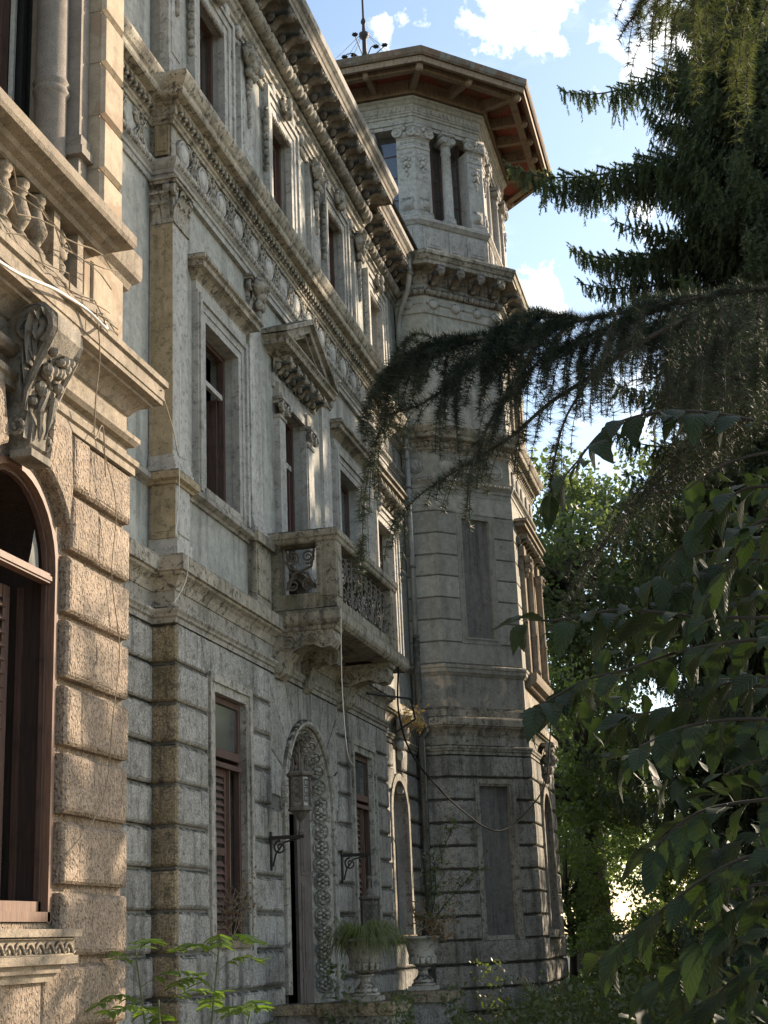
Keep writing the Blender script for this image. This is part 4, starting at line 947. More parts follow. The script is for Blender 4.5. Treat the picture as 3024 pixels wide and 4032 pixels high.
for u in (BA + .14, BB - .16):
    o = MB(Fr(-6.0, u, 1, 0)); 
    zc = 6.5
    for sg in (-1, 1):
        o.spiral(.42 + sg * .11, 0, 6.7, .1, .02, 1.8, R(250), .018, 5, 24); o.spiral(.42 + sg * .11, 0, 6.31, .09, .02, 1.8, R(70), .018, 5, 24)
        o.ltube([(.42 + sg * .2, 0, 6.8), (.42 + sg * .16, 0, 6.56), (.42 - sg * .1, 0, 6.46), (.42 - sg * .2, 0, 6.25)], .02, 5)
    o.ltube([(.19, 0, 6.18), (.19, 0, 6.86)], .012, 4); o.ltube([(.66, 0, 6.18), (.66, 0, 6.86)], .012, 4)
    o.build('side_grille', 'iron', balc)
for u, w_, big in ((BA + .05, .34, True), (C2 - .12, .24, False), (BB - .4, .34, True)):
    o = MB(MAIN); D = BO - .1 if big else .62
    pr = [(0, 5.08), (.1, 5.04), (.2, 5.10), (.24, 5.25), (.3, 5.38), (.45, 5.44), (.6, 5.46), (.72, 5.40), (.84, 5.42), (.9, 5.52), (.88, 5.62), (.88, 5.70), (0, 5.70)]
    if not big: pr = [(x * .66, z) for x, z in pr]
    A_ = [o.p(u, x, z) for x, z in pr]; B_ = [o.p(u + w_, x, z) for x, z in pr]
    for k in range(len(pr)): o.face(A_[k], A_[(k + 1) % len(pr)], B_[(k + 1) % len(pr)], B_[k])
    o.face(*A_); o.face(*B_[::-1])
    k_ = 1 if big else .66
    for x, z, rr in ((.76, 5.52, .085), (.12, 5.16, .07)):
        rows = []
        for uu, sc_ in ((u - .02, .9), (u + w_ * .2, 1.08), (u + w_ * .8, 1.08), (u + w_ + .02, .9)):
            rows.append([o.p(uu, (x + rr * sc_ * math.cos(t * .785)) * k_, z + rr * sc_ * math.sin(t * .785)) for t in range(8)])
        for a_, c_ in zip(rows, rows[1:]):
            for t in range(8): o.face(a_[t], a_[(t + 1) % 8], c_[(t + 1) % 8], c_[t])
        o.face(*rows[0]); o.face(*rows[-1][::-1])
    if big:
        f2 = Fr(-6.0, u, 1, 0)
        o.f = f2; o.spiral(.26, .012, 5.52, .13, .02, 1.5, R(200), .02, 5, 20); o.spiral(.6, .012, 5.57, .08, .02, 1.3, R(200), .016, 5, 16); o.ltube([(.36, .012, 5.44), (.5, .012, 5.56), (.7, .012, 5.64)], .016, 5)
        for k in range(6): o.ball((.26 + .035 * math.cos(k), .014, 5.52 + .035 * math.sin(k)), .018, .014, .018, 6, 4)
        o.f = MAIN; o.sweep([(0, 5.64), (.02, 5.66), (.03, 5.70), (0, 5.70)], [(u, .0), (u, .9), (u + w_, .9), (u + w_, .0)])
    o.build('balcony_bracket', 'balcony', balc)
# --- ground floor windows
for c, sd_ in ((C1, 1), (C3, 1)):
    o = MB(MAIN); frame_rect(o, c - .56, c + .56, 1.66, 4.52, [(0, .1, -.05, .06), (.1, .2, -.05, .085), (.2, .225, -.05, .05)], True); o.build('window_surround', 'trim', fac)
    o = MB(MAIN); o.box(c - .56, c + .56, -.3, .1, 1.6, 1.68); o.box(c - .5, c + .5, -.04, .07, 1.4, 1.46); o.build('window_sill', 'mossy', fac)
    wf_ = sash_window(MAIN, fac, c, .55, 1.68, 4.5, -.02, 'frame')
    o = MB(MAIN); o.box(c - .48, c + .48, -.08, .0, 3.78, 3.88); o.box(c - .48, c + .48, -.05, .02, 3.66, 3.72); o.build('transom', 'wood', wf_)
    o = MB(MAIN); o.box(c - .48, c + .48, -.06, -.05, 3.88, 4.43); o.build('pane', 'glass', wf_)
    louvre_leaf(MAIN, fac, c - .46, c + .12, -.06, 1.72, 3.66, .088)
    o = MB(MAIN); o.box(c + .13, c + .16, -.10, -.02, 1.72, 3.66); o.build('shutter_bar', 'wood_lit', fac)
# --- entrance door
o = MB(MAIN)
ro, ri = 1.21, 1.1
def ring_strip(b_, r0, o0, r1, o1, z0, n=20):
    L0 = [(C2 + r0, z0)] + arc(C2, sp, r0, 0, math.pi, n) + [(C2 - r0, z0)]; L1 = [(C2 + r1, z0)] + arc(C2, sp, r1, 0, math.pi, n) + [(C2 - r1, z0)]
    a_ = [b_.p(u, o0, z) for u, z in L0]; c_ = [b_.p(u, o1, z) for u, z in L1]
    for k in range(len(a_) - 1): b_.face(a_[k], a_[k + 1], c_[k + 1], c_[k])
for (r0, o0), (r1, o1) in zip([(1.22, .0), (1.22, .1), (1.19, .13), (1.15, .13), (1.12, .1), (1.12, .06)], [(1.22, .1), (1.19, .13), (1.15, .13), (1.12, .1), (1.12, .06), (1.09, .05)]): ring_strip(o, r0, o0, r1, o1, 1.0)
o.build('door_arch_moulding', 'trim', fac, False)
o = MB(MAIN); ring_strip(o, 1.09, .05, .93, -.2, .62); ring_strip(o, .93, -.2, .92, -.2, .62); ring_strip(o, .92, -.2, .91, -.29, .62); o.build('door_reveal', 'trim', fac)
ros = MB(WORLD)
ros.f = Fr(0, 0, 0, 1)
for k in range(6): ros.ball((.06 * math.cos(k * 1.047), .02, .06 * math.sin(k * 1.047)), .036, .022, .036, 6, 4)
ros.ball((0, .03, 0), .025, .025, .025, 6, 4); ros.ltube([(x, .015, z) for x, z in arc(0, 0, .115, 0, 2 * math.pi, 14)], .014, 4)
rme = bpy.data.meshes.new('rosette'); rme.from_pydata(ros.v, [], ros.fc); rme.materials.append(M['trim'])
def put_ros(u, z, ang):
    # splayed reveal: the rosette faces out of the wall and towards the middle of the arch
    n = Vector((.5, -.85 * math.cos(ang), -.85 * math.sin(ang))).normalized(); t = Vector((0, -math.sin(ang), math.cos(ang))); bb = t.cross(n)
    mt = Matrix((n, t, n.cross(t))).transposed().to_4x4()
    rr = 1.01; mt.translation = (-6.0 - .07, u, z); link('rosette', rme, fac, mt)
for k in range(11): put_ros(C2 + 1.01, 1.06 + .235 * k, 0); put_ros(C2 - 1.01, 1.06 + .235 * k, math.pi)
for k in range(13):
    a = math.pi * (k + .5) / 13; put_ros(C2 + 1.01 * math.cos(a), sp + 1.01 * math.sin(a), a)
o = MB(MAIN); frame_rect(o, C2 - .86, C2 + .86, .62, 3.4, [(0, .05, -.36, -.29)]); dr = o.build('door_frame', 'wood_door', fac)
def door_leaf(fr_, cut=0):
    b_ = MB(fr_)
    if cut:
        b_.box(cut, .78, -.05, 0, .64, 4.1)
        for z0, z1 in ((.74, 1.15), (1.25, 2.45), (2.55, 3.28), (3.38, 3.9)): b_.box(cut + .08, .70, .0, .012, z0, z1); b_.box(cut + .13, .65, .012, .02, z0 + .05, z1 - .05)
        return b_
    b_.box(0, .78, -.05, 0, .64, 3.38)
    for z0, z1 in ((.74, 1.15), (1.25, 2.45), (2.55, 3.28)): b_.box(.1, .68, .0, .012, z0, z1); b_.box(.15, .63, .012, .02, z0 + .05, z1 - .05)
    return b_
ca = R(20)
door_leaf(Fr(-6.37, C2 + .86 - .78 * math.cos(R(14)), .242, .970), .40).build('door_leaf', 'wood_door', dr)
door_leaf(Fr(-6.42, C2 - .80, -1, .12)).build('door_leaf', 'wood_door', dr)
# --- second floor
for a, c in ((15.05, 15.5), (17.85, 18.38), (21.4, 21.93), (24.28, 24.73)):
    o = MB(MAIN); o.box(a, c, -.2, -.08, 12.0, 14.4); o.box(a - .04, c + .04, -.2, -.05, 12.0, 12.35); o.box(a - .03, c + .03, -.2, -.06, 12.35, 12.42)
    o.poly([(a + .08, 12.55), (c - .08, 12.55), (c - .08, 13.6), (a + .08, 13.6)], -.1, -.065, .01); o.build('pilaster', 'pilaster', fac)
    o = MB(MAIN); mascaron(o, (a + c) / 2, -.08, 14.42, .46, .62, .17); o.ball(((a + c) / 2, -.05, 14.5), .1, .06, .14, 8, 5)
    for k in range(6): o.ball(((a + c) / 2, -.05, 13.86 - .125 * k), .075 - .008 * k, .045, .085, 6, 4)
    o.build('mascaron', 'trim', fac, True)
for c in (C1, C2, C3):
    o = MB(MAIN); frame_rect(o, c - .5, c + .5, 12.05, 14.2, [(0, .12, -.2, -.1), (.12, .24, -.2, -.08), (.24, .32, -.2, -.05)]); o.build('window_surround', 'pilaster', fac)
    for sg in (-1, 1):
        o = MB(MAIN)
        for k in range(7): o.ball((c + sg * .82, -.1, 13.86 - .135 * k), .07 - .006 * k, .06, .08, 6, 4)
        o.spiral(c + sg * .82, -.08, 13.98, .1, .02, 1.3, R(90), .03, 5, 14); o.build('window_garland', 'trim', fac, True)
    o = MB(MAIN)
    for k in range(14): o.ball((c - .46 + .071 * k, -.13, 14.17), .04, .05, .045, 6, 4)
    o.build('window_beads', 'trim', fac, True)
    o = MB(MAIN)
    for sg in (-1, 1): o.spiral(c + sg * .13, -.0, 14.52, .12, .025, 1.6, R(90), .04, 6, 20); o.ball((c + sg * .13, .0, 14.52), .035, .05, .035, 6, 4); o.acanthus(c + sg * .3, -.1, 14.42, .14, .24, .3, sg * .3)
    o.ball((c, .02, 14.62), .09, .08, .13, 8, 5); o.ball((c, .03, 14.42), .1, .08, .1, 8, 5); o.box(c - .42, c + .42, -.18, -.05, 14.5, 14.56)
    o.build('window_crest', 'trim', fac, True)
    sash_window(MAIN, fac, c, .5, 12.2, 14.2, -.28, 'frame')
    if c != C1: louvre_leaf(MAIN, fac, c - .43, c + .43, -.34, 12.2, 14.12, .075, 'wood', False)
    else:
        o = MB(MAIN); o.box(c - .44, c - .38, -.36, -.26, 12.2, 14.15); o.build('shutter_leaf', 'wood_lit', fac); louvre_leaf(MAIN, fac, c - .36, c + .43, -.4, 12.2, 14.12, .075, 'wood', False)
FP2 = [(9.9, RO - .1), (A0 + .06, RO - .1), (A0 + .06, -.16), (A1, -.16), (A1, RO - .1), (28.55, RO - .1)]
o = MB(MAIN); o.sweep([(-.05, 14.40), (.03, 14.40), (.05, 14.42), (.05, 14.47), (.03, 14.49), (.03, 14.70), (.06, 14.72), (.06, 14.79), (.1, 14.82), (.12, 14.88), (.16, 14.90), (.16, 14.97), (-.05, 14.99)], FP2); o.build('upper_architrave', 'trim', fac)
rnd = MB(Fr(0, 0, 0, 1)); rnd.lathe([(.11, -.02), (.11, .05), (.09, .07), (.05, .08), (.004, .08)], (0, 0, 0), 14, 'o'); rdm = bpy.data.meshes.new('roundel'); rdm.from_pydata(rnd.v, [], rnd.fc); rdm.materials.append(M['pilaster']); rdm.polygons.foreach_set('use_smooth', [True] * len(rdm.polygons))
for c in (C1, C2, C3):
    for du in (-1.05, -.52, .52, 1.05): link('roundel', rdm, fac, Matrix.Translation((-6.12, c + du, 14.59)))
run(MAIN, A0 + .1, A1, .075, lambda b_, u, s: b_.ball((u, -.12, 14.59), s * .4, .025, .022, 6, 4), 'bead_moulding', 'trim', fac)
# twisted rope roll
def rope(f, u0, u1, o_, z_, rr, name='rope_moulding'):
    b_ = MB(f); n_ = int((u1 - u0) / .026); rows = []
    for k in range(n_ + 1):
        u = u0 + (u1 - u0) * k / n_; row = []
        for j in range(12):
            t = 2 * math.pi * j / 12; ph = (u / .19 + t / (2 * math.pi)) % 1.0
            rad = rr * (.66 + .40 * math.sqrt(max(0, math.sin(math.pi * ph))))
            row.append(b_.p(u, o_ + rad * math.cos(t), z_ + rad * math.sin(t)))
        rows.append(row)
    for a_, c_ in zip(rows, rows[1:]):
        for j in range(12): b_.face(a_[j], a_[(j + 1) % 12], c_[(j + 1) % 12], c_[j])
    b_.face(*rows[0]); b_.face(*rows[-1][::-1])
    return b_.build(name, 'trim', fac, True)
rope(MAIN, 12.8, A0 - .0, RO + .06, 15.08, .12); rope(MAIN, A0 - .05, A1 + .16, .06, 15.08, .12); rope(MAIN, A1 + .2, 28.5, RO + .06, 15.08, .12)
ebm = MB(Fr(0, 0, 0, 1)); eaves_bracket(ebm, 0, 0, .44, -.36, 0, .2)
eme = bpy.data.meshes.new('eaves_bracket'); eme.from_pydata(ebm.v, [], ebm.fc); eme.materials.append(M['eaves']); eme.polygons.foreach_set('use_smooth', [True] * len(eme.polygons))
u = A0 + .12
while u < A1 + .2: link('eaves_bracket', eme, fac, Matrix.Translation((-6.0 + .06, u, 15.5))); u += .583
u = A1 + .5
while u < 28.4: link('eaves_bracket', eme, fac, Matrix.Translation((-6.28 + .06, u, 15.5))); u += .54
EP = [(9.9, RO), (A0, RO), (A0, 0), (A1, 0), (A1, RO), (28.5, RO)]
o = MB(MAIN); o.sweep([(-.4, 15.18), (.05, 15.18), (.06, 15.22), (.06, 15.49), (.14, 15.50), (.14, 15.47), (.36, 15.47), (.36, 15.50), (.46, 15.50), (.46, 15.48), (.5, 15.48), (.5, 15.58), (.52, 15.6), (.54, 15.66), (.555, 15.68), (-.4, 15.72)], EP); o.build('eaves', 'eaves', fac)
o = MB(MAIN); o.sweep([(.2, 15.67), (.5, 15.67), (.56, 15.69), (.60, 15.74), (.61, 15.82), (.605, 15.875), (.585, 15.88), (.57, 15.80), (.2, 15.84)], EP); o.build('gutter', 'zinc', fac)
# --- far recess windows
o = MB(MAIN); oo = RO
frame_rect(o, RC - .62, RC + .62, 6.9, 9.35, [(0, .12, oo - .1, oo + .03), (.12, .24, oo - .1, oo + .05), (.24, .3, oo - .1, oo + .08)]); o.build('window_surround', 'pilaster', fac)
for c in (RC, 12.2):
    hood(MAIN, c - 1.0, c + 1.0, 10.05, oo, .26, fac, .26)
    for k in range(7): link('hood_bracket', sbme, fac, Matrix.Translation((-6.28, c - .9 + .3 * k, 10.06)))
    for sg in (-1, 1): mascaron(MB(MAIN), c + sg * .8, oo, 9.8, .24, .5, .16).build('mascaron', 'trim', fac, True)
sash_window(MAIN, fac, RC, .62, 7.0, 9.35, oo - .2, 'open')
o = MB(MAIN); frame_rect(o, RC - .5, RC + .5, 12.05, 14.2, [(0, .12, oo - .1, oo + .03), (.12, .26, oo - .1, oo + .05), (.26, .32, oo - .1, oo + .08)])
for k in range(12): o.ball((RC - .44 + .08 * k, oo - .02, 14.17), .045, .05, .045, 6, 4)
for sg in (-1, 1):
    for k in range(6): o.ball((RC + sg * .8, oo, 13.75 - .14 * k), .07, .06, .08, 6, 4)
o.build('window_surround', 'pilaster', fac)
o = MB(MAIN)
for sg in (-1, 1): o.spiral(RC + sg * .13, oo + .12, 14.52, .12, .025, 1.6, R(90), .04, 6, 20)
o.ball((RC, oo + .14, 14.6), .09, .08, .13, 8, 5); o.ball((RC, oo + .14, 14.42), .1, .08, .1, 8, 5); o.build('window_crest', 'trim', fac, True)
louvre_leaf(MAIN, fac, RC - .48, RC + .48, oo - .3, 12.2, 14.15, .075, 'wood', False)
o = MB(MAIN)                                           # arched opening beside the tower, rotten timber hanging in it
ff = arched_frame(MAIN, RC, .6, 1.7, 4.45, oo - .3, oo - .2, .07).build('window_frame', 'wood', fac)
o.box(RC - .55, RC + .55, oo - .28, oo - .2, 3.4, 3.5); o.build('transom', 'wood', ff)
o = MB(MAIN); o.box(RC - .5, RC - .42, oo - .1, oo + .0, 1.75, 4.1); o.box(RC - .1, RC - .02, oo - .25, oo - .15, 1.75, 3.4); o.box(RC + .4, RC + .5, oo - .25, oo - .15, 1.75, 3.4); o.build('timber_post', 'wood_lit', ff)
o = MB(MAIN); arched_frame(MAIN, RC, .74, 1.7, 4.58, oo - .05, oo + .09, .13).build('window_surround', 'trim', fac)
o = MB(MAIN); mascaron(o, RC, oo + .05, 5.62, .5, .85, .24); o.build('keystone', 'pilaster', fac, True)
o = MB(MAIN); o.box(RC - .7, RC + .7, oo - .2, oo + .14, 1.6, 1.7); o.build('window_sill', 'mossy', fac)
# ------------------------------------------------------------------ corner tower with belvedere
tow = thing('corner_tower', 'octagonal grey corner tower with a columned belvedere and wide timber eaves on top', 'tower', (-7.4, 31.7, 0))
PT = TP[:6]
def tsweep(prof, name, mat, pts=PT, parent=tow, closed=False, inset=0):
    b_ = MB(WORLD); b_.sweep([(o_ - inset, z) for o_, z in prof], pts, -1, closed=closed); return b_.build(name, mat, parent)
CH = 1.98
GWE = (1.12, 2.30, 1.7, 4.5, True)
wall_holes(TS, -.2, .65, 0, 5.2, -.02, []).build('south_wall', 'joint', tow)
wall_holes(TC, 0, CH, 0, 5.2, -.02, [(.68, 1.42, 1.62, 4.5)], .08).build('chamfer_wall', 'joint', tow)
b = wall_holes(TE, 0, 3.43, 0, 16.2, -.02, [GWE, (1.15, 2.3, 7.0, 9.4), (1.15, 2.3, 12.3, 14.0)], .5); b.build('east_wall', 'tower_plaster', tow)
wall_holes(TF, 0, CH, 0, 16.2, -.02, []).build('rear_wall', 'tower_plaster', tow)
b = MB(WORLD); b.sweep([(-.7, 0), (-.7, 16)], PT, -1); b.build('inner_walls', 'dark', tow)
tsweep([(0, 0), (.13, 0), (.13, .2), (.09, .25), (.0, .25)], 'plinth', 'trim')
MB(TC).box(.68, 1.42, -.10, -.06, 1.62, 4.5).build('blind_panel', 'panel', tow)
o = MB(TC); frame_rect(o, .68, 1.42, 1.62, 4.5, [(0, .035, -.08, .03), (.035, .13, -.08, .06)], True); o.build('panel_surround', 'trim', tow)
rt = random.Random(2)
def corner_block(z0, z1, uL, uR, o_=.06, zg=.017):
    # a stone that turns the corner between two faces: one piece with two faces
    b_ = MB(WORLD); b_.sweep([(-.03, z0 + zg), (o_ - .018, z0 + zg), (o_, z0 + zg + .018), (o_ + .005, (z0 + z1) / 2), (o_, z1 - zg - .018), (o_ - .018, z1 - zg), (-.03, z1 - zg)], [uL, TP[1] if uL[0] < -5.5 and uL[1] < 28.9 else TP[2], uR], -1); return b_
for k in range(-2, 9):
    if k < 1: z0, z1 = ZB[k + 2], ZB[k + 3] if k < 1 else 0
    else: z0, z1 = ZJ[k], ZJ[k + 1]
    if k < 1:
        oo = .075; cols = [0, .9 + .3 * (k % 2), CH]
    else: oo = .055; cols = [0, .54, None, 1.56, CH] if k < 8 else [0, .98, CH]
    sL = -6.28 if not k % 2 else -6.0
    def cpt(u): return (-5.63 + Q * u, 28.57 + Q * u)
    a = cols[1]; last = cols[-2]
    corner_block(z0, z1, (-6.285, 28.57), cpt(a - .006), oo).build('stone_block', 'rock', tow)
    if k < 1 or k == 8: corner_block(z0, z1, cpt(a + .006), (-4.23, 29.97 + .75), oo).build('stone_block', 'rock', tow)
    else: corner_block(z0, z1, cpt(1.56), (-4.23, 29.97 + (.9 if k < 8 else 1.7)), oo).build('stone_block', 'rock', tow)
    if k < 1:
        for a_, c_ in ((.76, 2.2), (2.2, 3.4)): blk(TE, tow, a_, c_, z0, z1, oo)
    else:
        blk(TE, tow, 2.5, 3.42, z0, z1, oo)
        if k == 8: blk(TE, tow, .76, 1.7, z0, z1, oo); blk(TE, tow, 1.7, 2.5, z0, z1, oo)
tsweep([(-.1, 5.107), (.055, 5.107), (.055, 5.165), (.08, 5.18), (.085, 5.205), (.11, 5.235), (.11, 5.265), (.055, 5.285), (.035, 5.30), (.035, 5.48), (-.05, 5.5)], 'string_moulding', 'trim')
tsweep([(-.05, 5.47), (.05, 5.48), (.06, 5.52), (.08, 5.57), (.12, 5.615), (.16, 5.64), (.165, 5.67), (.2, 5.675), (.2, 5.80), (.19, 5.83), (.06, 5.87), (.05, 6.0), (.02, 6.06), (-.1, 6.07)], 'belt_cornice', 'cornice')
tsweep([(.0, 6.05), (.0, 6.70)], 'parapet_band', 'flaking')
tsweep([(-.05, 6.70), (.02, 6.70), (.04, 6.73), (.07, 6.76), (.07, 6.83), (.09, 6.85), (.09, 6.9), (.05, 6.93), (-.05, 6.95)], 'sill_course', 'flaking')
zc = [6.94, 7.39, 7.85, 8.31, 8.77, 9.22, 9.68, 10.15, 10.56]
TU = [TP[0], TP[1], (-5.63 + Q * .5, 28.57 + Q * .5)]; TV = [(-5.63 + Q * 1.47, 28.57 + Q * 1.47), TP[2], (-4.23, 31.0)]
for k in range(8):
    z0, z1 = zc[k] + .012, zc[k + 1] - .012
    pr = [(-.05, z0), (-.006, z0), (.006, z0 + .01), (.006, z1 - .01), (-.006, z1), (-.05, z1)]
    if k in (0, 7): tsweep(pr, 'plaster_course', 'tower_plaster', [TP[0], TP[1], TP[2], (-4.23, 31.0)])
    else: tsweep(pr, 'plaster_course', 'tower_plaster', TU); tsweep(pr, 'plaster_course', 'tower_plaster', TV)
wall_holes(TS, -.2, .65, 6.9, 10.6, -.012, []).build('south_wall', 'joint', tow)
wall_holes(TC, 0, CH, 6.9, 10.6, -.012, [(.63, 1.34, 7.5, 10.05)], .07).build('chamfer_wall', 'joint', tow)
MB(TC).box(.6, 1.36, -.09, -.05, 7.5, 10.05).build('blind_panel', 'panel', tow)
o = MB(TC); frame_rect(o, .63, 1.34, 7.5, 10.05, [(0, .03, -.06, .02), (.03, .1, -.06, .0), (.1, .125, -.06, .015)], True); o.build('panel_surround', 'tower_plaster', tow)
tsweep([(-.1, 10.55), (.0, 10.55), (.0, 10.66), (.02, 10.67), (.02, 10.74), (.04, 10.76), (.06, 10.81), (.075, 10.86), (.075, 10.90), (.0, 10.92), (.0, 11.45)], 'architrave', 'tower_plaster')
tsweep([(o_ + .01, z) for o_, z in CORN], 'cornice', 'cornice')
for f_l, ul in ((TS, (.05, .62)), (TC, (.05, 1.93)), (TE, (.05, 3.3))):
    run(f_l, ul[0], ul[1], .12, egg(.065, 10.83), 'egg_moulding', 'trim', tow)
    run(f_l, ul[0], ul[1], .16, leafd(.085, 11.602, .05), 'dentils', 'cornice', tow, False)
def put(f, me, name, u, o_, z, parent=tow):
    th = math.atan2(f.u[1], f.u[0]) - math.pi / 2
    x, y, _ = f.pt(u, o_, z); link(name, me, parent, Matrix.Translation((x, y, z)) @ Matrix.Rotation(th, 4, 'Z'))
for u in (.32, .96, 1.6): put(TC, mm, 'medallion', u, .0, 11.17)
for u in (.01, .64, 1.28, 1.9): put(TC, sm_, 'frieze_scroll', u if 0.1 < u < 1.8 else abs(u - .1), -.01, 11.17) if 0.1 < u < 1.8 else None
put(TS, mm, 'medallion', .3, .0, 11.17)
for u in (.4, 1.05, 1.7, 2.4, 3.0): put(TE, mm, 'medallion', u, .0, 11.17)
tsweep([(-.0, 12.0), (-.0, 14.62)], 'upper_wall', 'tower_smooth', [TP[0], TP[1], TP[2], (-4.23, 31.0)])
tsweep([(.0, 14.6), (.035, 14.61), (.035, 14.98), (.05, 15.0), (.0, 15.02), (.0, 15.3), (-.05, 15.7)], 'upper_frieze', 'tower_smooth')
for f_l, us in ((TS, (.3,)), (TC, (.2, .78, 1.36, 1.86)), (TE, (.4, 1.05, 1.7, 2.35, 3.0))):
    for u in us: put(f_l, rdm, 'roundel', u, .03, 14.82)
    run(f_l, 0.02, {TS: .64, TC: 1.97, TE: 3.4}[f_l], .055, lambda b_, u, s: b_.ball((u, .04, 14.82), s * .42, .02, .022, 6, 4), 'bead_moulding', 'trim', tow)
    run(f_l, 0.0, {TS: .67, TC: 2.02, TE: 3.4}[f_l], .14, lambda b_, u, s: (b_.ball((u, .06, 15.1), s * .44, .085, .085, 8, 6), b_.box(u + s * .44, u + s * .56, .0, .12, 15.02, 15.18)), 'bead_roll', 'trim', tow)
    for u in ([.3] if f_l is TS else [.2, .72, 1.26, 1.8] if f_l is TC else [.35, .9, 1.45, 2.0, 2.55, 3.1]): put(f_l, eme, 'eaves_bracket', u, .0, 15.62)
tsweep([(-.1, 15.3), (.02, 15.3), (.03, 15.6), (.1, 15.62), (.12, 15.59), (.36, 15.59), (.40, 15.6), (.40, 15.68), (.43, 15.7), (.46, 15.78), (.49, 15.80), (.49, 15.87), (.46, 15.9), (-.5, 16.05)], 'top_cornice', 'cornice')
# east face: windows with hoods, pilasters
for z0, z1 in ((7.0, 9.4), (12.3, 14.0)):
    o = MB(TE); frame_rect(o, 1.15, 2.3, z0, z1, [(0, .12, -.1, .03), (.12, .26, -.1, .06)]); o.build('window_surround', 'trim_sunlit', tow)
for u in (.62, 2.66):
    o = MB(TE); o.box(u, u + .2, -.05, .1, 6.95, 9.7); o.box(u - .06, u + .26, -.05, .13, 9.5, 9.72); o.build('pilaster', 'trim_sunlit', tow)
hood(TE, .5, 2.95, 9.98, .02, .26, tow, .28, 'trim_sunlit')
for k in range(8): put(TE, sbme, 'hood_bracket', .6 + .32 * k, .02, 9.98)
for u in (.72, 2.76): mascaron(MB(TE), u, .08, 9.5, .24, .5, .16).build('mascaron', 'trim_sunlit', tow, True)
for u in (1.0, 2.45):
    o = MB(WORLD); x, y, _ = TE.pt(u, .16, 0); o.lathe([(.10, 6.95), (.10, 7.03), (.08, 7.06), (.075, 7.75), (.09, 7.77), (.09, 7.82), (.075, 7.84), (.065, 9.2), (.08, 9.24), (.1, 9.45)], (x, y, 0), 14)
    o.build('half_column', 'trim_sunlit', tow, True)
o = MB(TE); o.sweep([(-.05, 6.60), (.1, 6.60), (.14, 6.66), (.22, 6.70), (.24, 6.80), (.24, 6.9), (-.05, 6.92)], [(.4, 0), (3.05, 0)]); o.build('window_ledge', 'trim_sunlit', tow)
o = MB(TE); arched_frame(TE, 1.71, .6, 1.7, 4.5, -.2, -.05, .08).build('window_frame', 'wood_lit', tow)
arched_frame(TE, 1.71, .74, 1.7, 4.64, -.02, .1, .14).build('window_surround', 'trim', tow)
o = MB(TE); o.box(.9, 2.5, -.1, .16, 1.55, 1.7); o.box(1.0, 2.4, -.1, .1, 1.3, 1.4); o.build('window_sill', 'trim', tow)
o = MB(TE); mascaron(o, 1.71, .04, 5.55, .5, .9, .3); o.build('keystone', 'trim', tow, True)
o = MB(TE); o.box(1.15, 2.28, -.2, -.15, 1.72, 3.3); o.box(1.15, 1.22, -.1, .05, 1.72, 3.6); o.build('shutter', 'wood_lit', tow)
# --- belvedere
BI = .14
def octo(off):
    out = []
    n_ = len(OP)
    for k in range(n_):
        a, p_, c = [Vector(OP[(k + j) % n_]) for j in (-1, 0, 1)]
        d1 = (p_ - a).normalized(); d2 = (c - p_).normalized()
        n1 = Vector((d1.y, -d1.x)); n2 = Vector((d2.y, -d2.x)); mm_ = (n1 + n2) / (1 + n1.dot(n2))
        out.append(tuple(p_ + mm_ * off))
    return out
OP = [(-9.17, 28.57), (-5.63, 28.57), (-4.23, 29.97), (-4.23, 33.4), (-5.63, 34.8), (-9.17, 34.8), (-10.57, 33.4), (-10.57, 29.97)]
def osweep(prof, name, mat, parent=tow):
    b_ = MB(WORLD); b_.sweep(prof, OP, -1, caps=False, closed=True); return b_.build(name, mat, parent)
osweep([(-BI + .03, 15.98), (-BI + .03, 16.12), (-BI, 16.14), (-BI, 16.80), (-BI + .03, 16.82), (-BI + .07, 16.88), (-BI + .09, 16.90), (-BI + .09, 16.97), (-BI + .05, 17.0), (-.7, 17.02)], 'belvedere_base', 'lantern_stone')
osweep([(-.6, 19.32), (-BI - .1, 19.32), (-BI - .1, 19.40), (-BI - .06, 19.41), (-BI - .06, 19.56), (-BI - .03, 19.57), (-BI - .03, 19.62), (-BI - .0, 19.64), (-BI - .0, 19.84), (-BI + .03, 19.86), (-BI + .06, 19.92), (-BI + .10, 19.95), (-BI + .10, 20.0), (-BI - .05, 20.02), (-.6, 20.02)], 'belvedere_entablature', 'lantern_stone')
b = MB(WORLD); pts_ = octo(-.25); b.face(*[b.p(x, y, 19.9) for x, y in pts_]); b.build('belvedere_ceiling', 'roof_wood', tow)
b = MB(WORLD); b.face(*[b.p(x, y, 16.95) for x, y in pts_]); b.build('belvedere_floor', 'joint', tow)
iop = octo(-BI)
